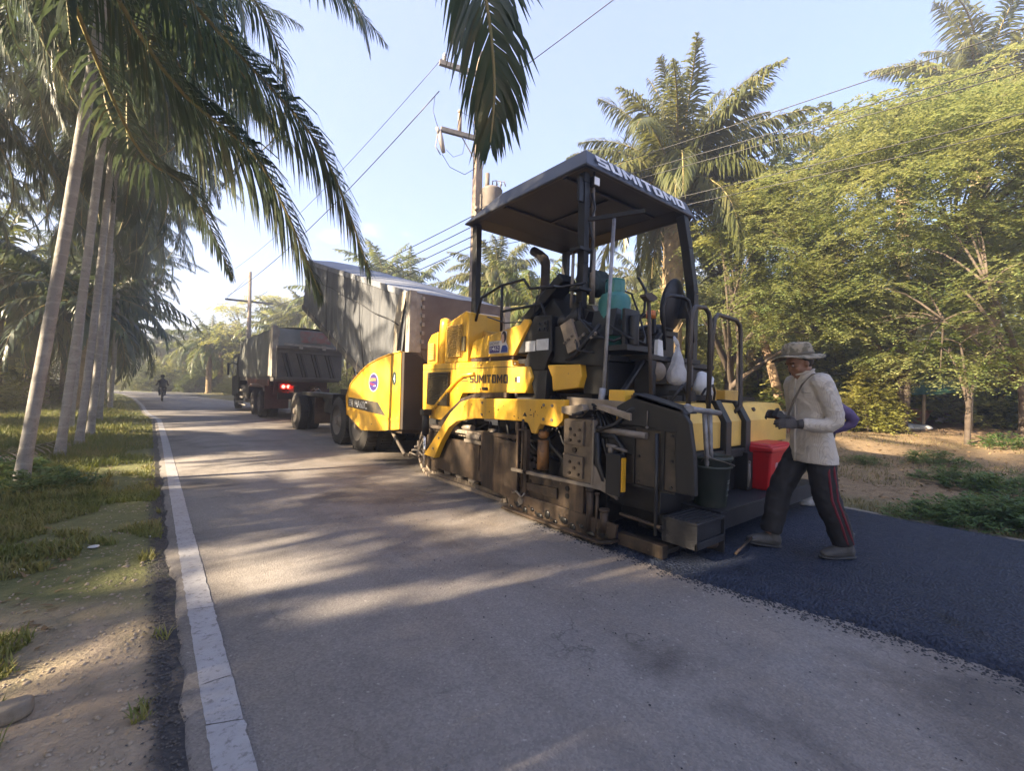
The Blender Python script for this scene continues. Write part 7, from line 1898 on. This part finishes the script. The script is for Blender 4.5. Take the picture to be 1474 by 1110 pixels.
# far wood: one mass nobody could count
rng = np.random.RandomState(77)
Pn, Dn = [], []
for _ in range(16000):
    a_ = math.radians(rng.uniform(-40, 112)); d = rng.uniform(78, 120)
    top = 5.5 + 3.0 * noise.noise((a_ * 9, 1, 1)) + 1.6 * noise.noise((a_ * 31, 4, 1)) + (d - 78) * .07
    x, y = math.sin(a_) * d, math.cos(a_) * d
    if in_road(x, y) > -2: continue
    Pn.append((x, y, ground_z(x, y) + top * rng.uniform(0, 1) ** .7)); Dn.append((rng.normal(), rng.normal(), rng.uniform(-.3, .7)))
v, f_ = sprays(np.array(Pn), np.array(Dn), np.full(len(Pn), 1.6), 3, .8, .28, .5, rng)
obj('far_treeline', np_mesh('far_treeline', v, [f_], sun_leaf), kind='stuff')

# weeds on the right verge and beside the left trunks
def weed(px_, py_, s, label, seed, n=260):
    p = at(px_, py_, 1); d = p - CC
    t_ = 1.; 
    for _ in range(30):
        q = CC + d * t_; t_ *= 1 + (q.z - gz(q.x, q.y)) / (CC.z) * .5
    q = CC + d * t_; z = gz(q.x, q.y)
    o = thing('weed_clump', label, 'weeds', (q.x, q.y, z))
    rng = np.random.RandomState(seed)
    a = rng.uniform(0, 2 * pi, n); r_ = .55 * np.sqrt(rng.uniform(0, 1, n)) * (1 + .4 * np.sin(a * 3 + seed))
    P = np.stack([np.cos(a) * r_, np.sin(a) * r_, rng.uniform(.01, .34, n) * (1.1 - r_)], 1)
    D = np.stack([np.cos(a), np.sin(a), rng.uniform(.1, 1.2, n)], 1)
    v, f_ = sprays(P, D, .16 * rng.uniform(.6, 1.4, n), 5, .065, .016, .4, rng)
    obj('foliage', np_mesh('weed_leaves', v, [f_], wild_leaf), o)
    mb = MB()
    for k in range(16):
        b_ = rng.uniform(0, 2 * pi); rr_ = rng.uniform(.1, .5)
        mb.tube([(math.cos(b_) * rr_ * .5, math.sin(b_) * rr_ * .5, -.02), (math.cos(b_) * rr_ * .8, math.sin(b_) * rr_ * .8, .16), (math.cos(b_) * rr_, math.sin(b_) * rr_, .30)], [.004, .003, .002], 5)
    e = mb.build('stems', M('weed_stem', (.12, .14, .05), .8) if 'weed_stem' not in bpy.data.materials else bpy.data.materials['weed_stem'], None); e.parent = o
    o.scale = (s, s, s)


weed(1350, 752, .62, 'dark green weed clump at the mat edge, leftmost of the weeds on the right verge', 1, 340)
weed(1425, 752, .8, 'dark green weed clump with tiny white flowers near the right picture edge', 2, 420)
weed(1490, 765, .85, 'weed clump cut by the right picture edge', 3, 400)
weed(1385, 700, .75, 'pale feathery weed clump in front of the sapling', 4, 300)
weed(1465, 715, .8, 'tall weed clump behind the flowering one at the right picture edge', 5, 330)
weed(1345, 668, .7, 'low green weed clump on the littered ground left of the sapling', 6, 240)
weed(1455, 645, .9, 'weed clump on the ground before the orange earth mound', 7, 240)
weed(1245, 668, .5, 'small weed tuft beside the striding worker, behind the purple sleeve', 8, 160)
weed(60, 708, .75, 'green weed clump round the foot of the nearest ringed palm', 9, 300)
weed(10, 690, .8, 'weed clump at the left picture edge', 10, 260)
# ================================================================== LOOSE THINGS
# things standing on or hanging from the paver
GC = thing('gas_cylinder', 'teal gas cylinder standing on the rear deck of the paver', 'gas cylinder', (3.50, 2.76, 1.745))
def single(parent, name, mat, fn, bevel=0): mb = MB(); fn(mb); return mb.build(name, mat, parent, bevel)
gx_, gy_, gz_ = 3.50, 2.76, 1.745
single(GC, 'cylinder_body', teal, lambda b: b.lathe([(.10, .05), (.14, .06), (.155, .10), (.157, .25), (.160, .26), (.160, .275), (.157, .285), (.157, .43), (.150, .475), (.125, .515), (.08, .535), (.04, .54)], (gx_, gy_, gz_), 'z', 30))
single(GC, 'foot_ring', teal, lambda b: (b.lathe([(.125, 0), (.125, .07), (.115, .07), (.115, 0)], (gx_, gy_, gz_), 'z', 26)))
single(GC, 'collar', teal, lambda b: ([b.beam((gx_ + .085 * math.cos(a), gy_ + .085 * math.sin(a), gz_ + .50), (gx_ + .085 * math.cos(a), gy_ + .085 * math.sin(a), gz_ + .65), .07, .008, (math.cos(a), math.sin(a), 0)) for a in (0.3, 1.0, 1.7, 3.4, 4.1, 4.8)], b.tube([(gx_ + .085 * math.cos(2 * pi * k / 24), gy_ + .085 * math.sin(2 * pi * k / 24), gz_ + .655) for k in range(24)], .011, 6, closed=True)))
single(GC, 'valve', M('brass_valve', (.42, .30, .10), .35, .9), lambda b: (b.cyl((gx_, gy_, gz_ + .53), (gx_, gy_, gz_ + .62), .018), b.cyl((gx_, gy_, gz_ + .585), (gx_ + .06, gy_, gz_ + .585), .012), b.cyl((gx_, gy_, gz_ + .62), (gx_, gy_, gz_ + .635), .035)))
cu_, fs_ = text_mesh('Om', .15, .085)
mb = MB()
mb.add([(gx_ + .1595 * math.cos(-1.35 + float(p[0]) / .157), gy_ + .1595 * math.sin(-1.35 + float(p[0]) / .157), gz_ + .34 + float(p[1])) for p in cu_], fs_)
mb.build('lettering', whiteink, GC)
mb = MB(); mb.tube([(gx_ + .06, gy_, gz_ + .585), (gx_ + .2, gy_ - .05, gz_ + .55), (gx_ + .26, gy_ - .1, gz_ + .35), (gx_ + .2, gy_ - .22, gz_ + .1), (gx_ + .02, gy_ - .34, gz_ + .02), (gx_ - .16, gy_ - .3, gz_ + .06), (gx_ - .25, gy_ - .1, gz_ + .2)], .011, 8)
mb.build('gas_hose', hose, GC)
HL = single(None, 'dark_jacket_bundle', M('dark_cloth', (.012, .02, .02), .9, c2=(.02, .035, .033), scale=9, bump=.6, bscale=20), lambda b: [b.sph((3.50 + .06 * i, 3.12 + .05 * ((i * 7) % 3), 2.42 + .05 * ((i * 5) % 3)), (.14, .12, .10)) for i in range(5)])
tag(HL, 'dark cloth bundle heaped above the console, left of the teal gas cylinder', 'cloth'); remesh(HL, .02, 4, (.05, .12))
# hanging plastic bag
t = NT('thin_white_plastic'); P = t.objc()
t.b.inputs['Base Color'].default_value = (.72, .72, .74, 1); t.b.inputs['Roughness'].default_value = .35
trb = t.N('BsdfTransparent'); trl = t.N('BsdfTranslucent'); trl.inputs[0].default_value = (.8, .8, .8, 1)
m1 = t.N('MixShader'); m2 = t.N('MixShader'); m1.inputs[0].default_value = .45
t.L(t.b.outputs[0], m1.inputs[1]); t.L(trl.outputs[0], m1.inputs[2])
f_ = t.math('MULTIPLY', t.ramp(t.noise(P, 9, 4), .4, .7), .35); t.L(f_, m2.inputs[0]); t.L(m1.outputs[0], m2.inputs[1]); t.L(trb.outputs[0], m2.inputs[2]); t.L(m2.outputs[0], t.out.inputs[0])
t.L(t.bump(t.noise(P, 25, 5, .6, 1.), .9, .03), t.b.inputs['Normal'])
bagm = t.mat
def bag(c, h, r, seed):
    rows = []
    for i in range(21):
        u = i / 20
        rr = r * (.12 + .75 * (u / .62) ** 1.3 if u < .62 else .87 + .13 * math.sin((u - .62) / .38 * pi)) * (1 if u < .88 else math.sqrt(max(.0, 1 - ((u - .88) / .125) ** 2)))
        row = []
        for k in range(29):
            a = 2 * pi * k / 28
            q = rr * (1 + .24 * math.sin(a * 5 + seed + u * 4) * (1 - u * .75) + .08 * math.sin(a * 11 + u * 9) * (1 - u * .5) + .20 * noise.noise((math.cos(a) * 2, math.sin(a) * 2, u * 5 + seed)))
            row.append((c[0] + math.cos(a) * q, c[1] + math.sin(a) * q * .85, c[2] - u * h))
        rows.append(row)
    mb = MB(); mb.sheet(rows); return mb
pb = bag((3.98, 2.36, 1.79), .40, .105, 1); pb.tube([(3.97, 2.36, 1.78), (3.955, 2.38, 1.83), (3.975, 2.40, 1.87)], [.016, .011, .008], 8); pb.tube([(3.99, 2.36, 1.78), (4.0, 2.38, 1.83), (3.98, 2.40, 1.87)], [.016, .011, .008], 8)
o = pb.build('plastic_bag', bagm, None, org=(3.98, 2.36, 1.4), label='white plastic bag hanging by its handles from the rear of the paver', cat='bag')
pc = MB(); pc.sph((3.98, 2.36, 1.475), (.075, .065, .07)); pc.build('bag_contents', M('food_in_bag', (.55, .40, .26), .7, c2=(.6, .55, .5), scale=14), o)
ws = MB(); ws.sph((4.42, 2.32, 1.37), (.13, .10, .15), 16, 12, fn=lambda p: p + Vector((noise.noise(p * 9) * .05, noise.noise(p * 9 + V(3, 3, 3)) * .05, noise.noise(p * 7) * .05)))
ws.build('plastic_sack', M('milky_plastic', (.55, .55, .55), .45, bump=.6, bscale=16), None, org=(4.42, 2.32, 1.24), label='crumpled white plastic sack lying on the pale yellow rear hood', cat='sack')
# bucket with pipe handles
bx_, by_, bz_ = 3.79, 1.905, .355
bk = single(None, 'plastic_pail', bucketgreen, lambda b: (b.lathe([(.120, 0), (.128, .005), (.160, .40), (.172, .40), (.176, .415), (.170, .43), (.158, .43), (.150, .40), (.118, .015)], (bx_, by_, bz_), 'z', 34), b.lathe([(.163, .33), (.170, .335), (.170, .345), (.164, .35)], (bx_, by_, bz_), 'z', 34)))
tag(bk, 'dark green plastic pail on the black walkway, grey pipes standing in it', 'bucket')
a_, fs_ = text_mesh('ANT', .13, .045)
mb = MB()
def bq(p, zz): 
    zz_ = zz + float(p[1]); r_ = .1292 + (.16 - .128) * zz_ / .4 + .0015; an = -1.62 + float(p[0]) / .15
    return (bx_ + r_ * math.cos(an), by_ + r_ * math.sin(an), bz_ + zz_)
mb.add([bq(p, .14) for p in a_], fs_); mb.build('lettering', M('faded_white_print', (.22, .24, .23), .7), bk)
mb = MB()
for zz in (.10, .205, .225):
    pts = [bq((k * .013, 0), zz) for k in range(11)]; pt2 = [bq((k * .013, .008), zz) for k in range(11)]
    mb.sheet([pts, pt2])
mb.build('printed_lines', bpy.data.materials['faded_white_print'], bk)
mb = MB(); mb.tube([(bx_ - .17, by_, bz_ + .39), (bx_ - .2, by_ - .05, bz_ + .44), (bx_ - .1, by_ - .16, bz_ + .40), (bx_ + .05, by_ - .18, bz_ + .36), (bx_ + .17, by_, bz_ + .39)], .004, 6); mb.build('bail', steel, bk)
for k, (tx_, lb) in enumerate(((3.47, 'grey rake pipe leaning in the pail, left one of the pair'), (3.56, 'grey rake pipe leaning in the pail, right one of the pair'))):
    mb = MB(); e1 = V(bx_ - .02 + .05 * k, by_, bz_ + .02); e2 = V(tx_ + .02, 1.82, 1.17)
    mb.cyl(e1, e2, .019); mb.cyl(e2, e2 + (e2 - e1).normalized() * .02, .022)
    if k == 0: mb.tube([e1.lerp(e2, .55), e1.lerp(e2, .5) + V(.03, -.02, 0), e1.lerp(e2, .35) + V(.03, -.02, 0)], .01, 6)
    mb.build('rake_pipe', greypipe, None, org=e1, label=lb, cat='pipe', group='pipes in the pail')
# shovel standing upright
SH = thing('shovel', 'shovel standing handle-up with its T grip above the rear deck, right of the gas cylinder', 'shovel', (3.43, 2.30, 1.30))
single(SH, 'shaft', M('dark_wood_shaft', (.06, .045, .035), .7), lambda b: b.cyl((3.46, 2.30, 1.30), (3.42, 2.32, 2.14), .017))
single(SH, 'grip', bpy.data.materials['dark_wood_shaft'], lambda b: b.prism('y', 2.29, 2.35, [(3.33, 2.155), (3.33, 2.175), (3.42, 2.20), (3.51, 2.175), (3.51, 2.155), (3.45, 2.125), (3.39, 2.125)]))
# red cooler box
RC = thing('cooler_box', 'red plastic cooler box with lid on the black walkway, beside the worker', 'cooler box', (5.02, 1.93, .355))
single(RC, 'box_body', redplastic, lambda b: b.hexa([(4.80, 1.82, .357), (5.26, 1.82, .357), (5.26, 2.05, .357), (4.80, 2.05, .357), (4.76, 1.79, .76), (5.30, 1.79, .76), (5.30, 2.07, .76), (4.76, 2.07, .76)]), .02)
single(RC, 'lid', redplastic, lambda b: (b.box(4.74, 5.32, 1.77, 2.09, .745, .80), b.hexa([(4.76, 1.79, .80), (5.30, 1.79, .80), (5.30, 2.07, .80), (4.76, 2.07, .80), (4.79, 1.82, .83), (5.27, 1.82, .83), (5.27, 2.04, .83), (4.79, 2.04, .83)])), .015)
single(RC, 'scuff_marks', M('white_scuffs', (.55, .40, .40), .7), lambda b: [b.tube([(4.90 + .03 * k, 1.802 - .006, .56 + .02 * (k % 2)), (4.885 + .03 * k, 1.801 - .004, .60), (4.90 + .028 * k, 1.797 - .004, .64)], .003, 5) for k in range(4)])
# right verge things
sh_ = at(1340, 600, 14.6)
zz = ground_z(sh_.x, sh_.y)
def sp(px_, py_, d): return at(px_, py_, d)
SHL = thing('tarp_shelter', 'low shelter with a sagging green net roof under the trees at right', 'shelter', (sh_.x, sh_.y, zz))
A, B, C_, D_ = sp(1278, 541, 14), sp(1403, 535, 13.6), sp(1398, 560, 12.6), sp(1300, 566, 12.9)
rows = []
for i in range(13):
    u = i / 12; r_ = []
    for k in range(7):
        v = k / 6; p = A.lerp(B, u).lerp(D_.lerp(C_, u), v); p.z -= .22 * math.sin(pi * u) * (1 - .5 * v) + .05 * noise.noise((u * 8, v * 4, 1)); r_.append(p)
    rows.append(r_)
nb_ = MB(); nb_.sheet(rows)
nb_.build('net_roof', M('green_shade_net', (.02, .08, .052), .8, c2=(.04, .115, .075), scale=4), SHL)
nb_ = MB()
for i in range(5): nb_.sheet([[rows[j][0] + V(0, 0, .03), rows[j][3] + V(0, 0, .04)] for j in range(5)])
nb_.build('sheet_roof', M('rusty_roof_sheet', (.13, .09, .06), .8, c2=(.20, .14, .09), scale=5), SHL)
for p in (A, B, C_, D_, sp(1330, 565, 13.4)):
    nb_ = MB(); q = Vector(p); q.z = ground_z(q.x, q.y) - .1; nb_.cyl(q, Vector(p) + V(0, 0, -.02), .045); nb_.build('post', M('bare_post', (.30, .24, .17), .9) if 'bare_post' not in bpy.data.materials else bpy.data.materials['bare_post'], SHL)
def gp(px_, py_, d0=10.):
    d = (at(px_, py_, 1) - CC); t_ = d0
    for _ in range(60):
        q = CC + d * t_; e = q.z - ground_z(q.x, q.y); t_ += e * 2.5
        t_ = min(max(t_, 1), 40)
    q = CC + d * t_; return Vector((q.x, q.y, gz(q.x, q.y)))
q = gp(1318, 609)
single(None, 'clay_pot', M('terracotta', (.36, .17, .09), .8, c2=(.28, .14, .08), scale=6), lambda b: b.lathe([(.20, 0), (.24, .02), (.38, .42), (.42, .43), (.42, .50), (.36, .50), (.33, .42), (.18, .05)], tuple(q), 'z', 26))
tag(bpy.context.scene.objects[-1] if False else [o for o in bpy.data.objects if o.name.startswith('clay_pot')][-1], 'wide terracotta pot in front of the green net shelter', 'pot')
for k, (px_, py_, lb) in enumerate(((1288, 617, 'flat white sack on the ground before the terracotta pot, left one'), (1314, 617, 'flat white sack on the ground before the terracotta pot, right one'))):
    q = gp(px_, py_)
    mb = MB(); mb.sph(q + V(0, 0, .08), (.33, .42, .10), 16, 9, fn=lambda p: p + Vector((noise.noise(p * 3) * .1, noise.noise(p * 3 + V(5, 1, 2)) * .1, noise.noise(p * 5) * .04)))
    mb.build('feed_sack', M('white_sack', (.55, .56, .58), .7, bump=.5, bscale=9) if 'white_sack' not in bpy.data.materials else bpy.data.materials['white_sack'], None, org=q, label=lb, cat='sack', group='white sacks before the pot')
for k in range(9):
    q = gp(1345 + (k * 37) % 52, 600 + (k * 13) % 10)
    mb = MB(); mb.sph(q + V(0, 0, .08), (.14 + .03 * (k % 3), .12, .10), 9, 6, fn=lambda p: p + Vector((noise.noise(p * 5), noise.noise(p * 5 + V(5, 1, 2)), noise.noise(p * 6))) * .08)
    mb.build('household_rubbish', [M('pale_rubbish', (.55, .52, .50), .7), M('pink_rubbish', (.45, .25, .25), .7), M('blue_rubbish', (.2, .25, .33), .7)][k % 3] if k < 3 else bpy.data.materials[('pale_rubbish', 'pink_rubbish', 'blue_rubbish')[k % 3]], None, org=q, label='small pale piece of household rubbish on the ground under the green net shelter', cat='rubbish', group='rubbish under the shelter')
# earth mound
q = gp(1490, 606)
rows = []
for i in range(25):
    r_ = []
    for k in range(25):
        u, v = i / 12 - 1, k / 12 - 1; rr = math.hypot(u, v)
        x, y = q.x + u * 3.2 + 1.0, q.y + v * 3.0
        r_.append((x, y, ground_z(x, y) - .1 + 1.5 * max(0, 1 - rr) ** .8 * (1 + .25 * noise.noise((u * 2, v * 2, 3))) + .05 * noise.noise((u * 7, v * 7, 1))))
    rows.append(r_)
mb = MB(); mb.sheet(rows)
mb.build('earth_mound', M('orange_earth', (.32, .18, .10), .95, c2=(.24, .14, .08), scale=2, bump=.6, bscale=10), None, org=q, label='bare orange earth mound at the right picture edge behind the thick grey trunk', cat='earth mound')
# left verge: rock, litter, white stone
q = gz(-.42, 2.55)
mb = MB(); rx0 = V(-.40, 2.56, q + .035)
mb.sph(rx0, (.085, .06, .045), 14, 10, fn=lambda p: rx0 + Vector((max(-.07, min(.066, (p - rx0).x)), max(-.045, min(.048, (p - rx0).y)), max(-.04, min(.030, (p - rx0).z)))) + Vector((noise.noise(p * 14), noise.noise(p * 14 + V(4, 4, 4)), noise.noise(p * 12))) * .012)
mb.build('rock', M('buff_rock', (.27, .225, .165), .9, c2=(.19, .155, .115), scale=14, bump=.5, bscale=60), None, org=rx0, label='flat-topped buff rock on the bare soil at the lower left', cat='rock')
for (px_, py_, s, lb) in ((27, 822, .022, 'small white stone on the left grass'), (135, 789, .03, 'flat white scrap lying on the left verge near the edge line'), (215, 772, .012, 'tiny white scrap beside the left road edge')):
    d = at(px_, py_, 1) - CC; t_ = -CAMH / d.z; p = CC + d * t_; z = gz(p.x, p.y)
    mb = MB(); c0 = V(p.x, p.y, z + s * .45)
    mb.sph(c0, (s * 1.3, s, s * (.8 if s < .025 else .25)), 10, 7, fn=lambda w_: w_ + Vector((noise.noise(w_ * 40), noise.noise(w_ * 40 + V(1, 2, 3)), 0)) * s * .4)
    mb.build('white_scrap' if s != .022 else 'white_stone', M('white_scrap', (.62, .61, .58), .7) if 'white_scrap' not in bpy.data.materials else bpy.data.materials['white_scrap'], None, org=c0, label=lb, cat='litter' if s != .022 else 'stone')
# fallen palm leaf at the left edge
pts = [gp(95, 640, 6), gp(45, 655, 6), gp(8, 672, 6), gp(-30, 690, 6)]
pts = [p + V(0, 0, .10 + .05 * k) for k, p in enumerate(pts)]
fa = frond_arrays(np.array([tuple(p - pts[0]) for p in pts]), .5, 26, .6, np.random.RandomState(4), .018)
o = obj('fallen_palm_leaf', crown_mesh('fallen_leaf', [fa], leaf_mat('dead_palm_leaf', [(.22, .17, .11), (.34, .28, .2)], .8, .1)), None, tuple(pts[0]), label='dry fallen palm leaf on the grass left of the nearest ringed trunk', cat='palm leaf')
# ================================================================== AIR
t = NT('thin_haze'); t.n.remove(t.b)
pv = t.N('VolumePrincipled'); pv.inputs['Color'].default_value = (.93, .95, 1, 1); pv.inputs['Density'].default_value = .0062; pv.inputs['Anisotropy'].default_value = .45
t.L(pv.outputs[0], t.out.inputs['Volume'])
MB().box(-330, 330, -330, 330, -1.6, 21).build('haze', t.mat, kind='stuff')
SC.cycles.volume_bounces = 0
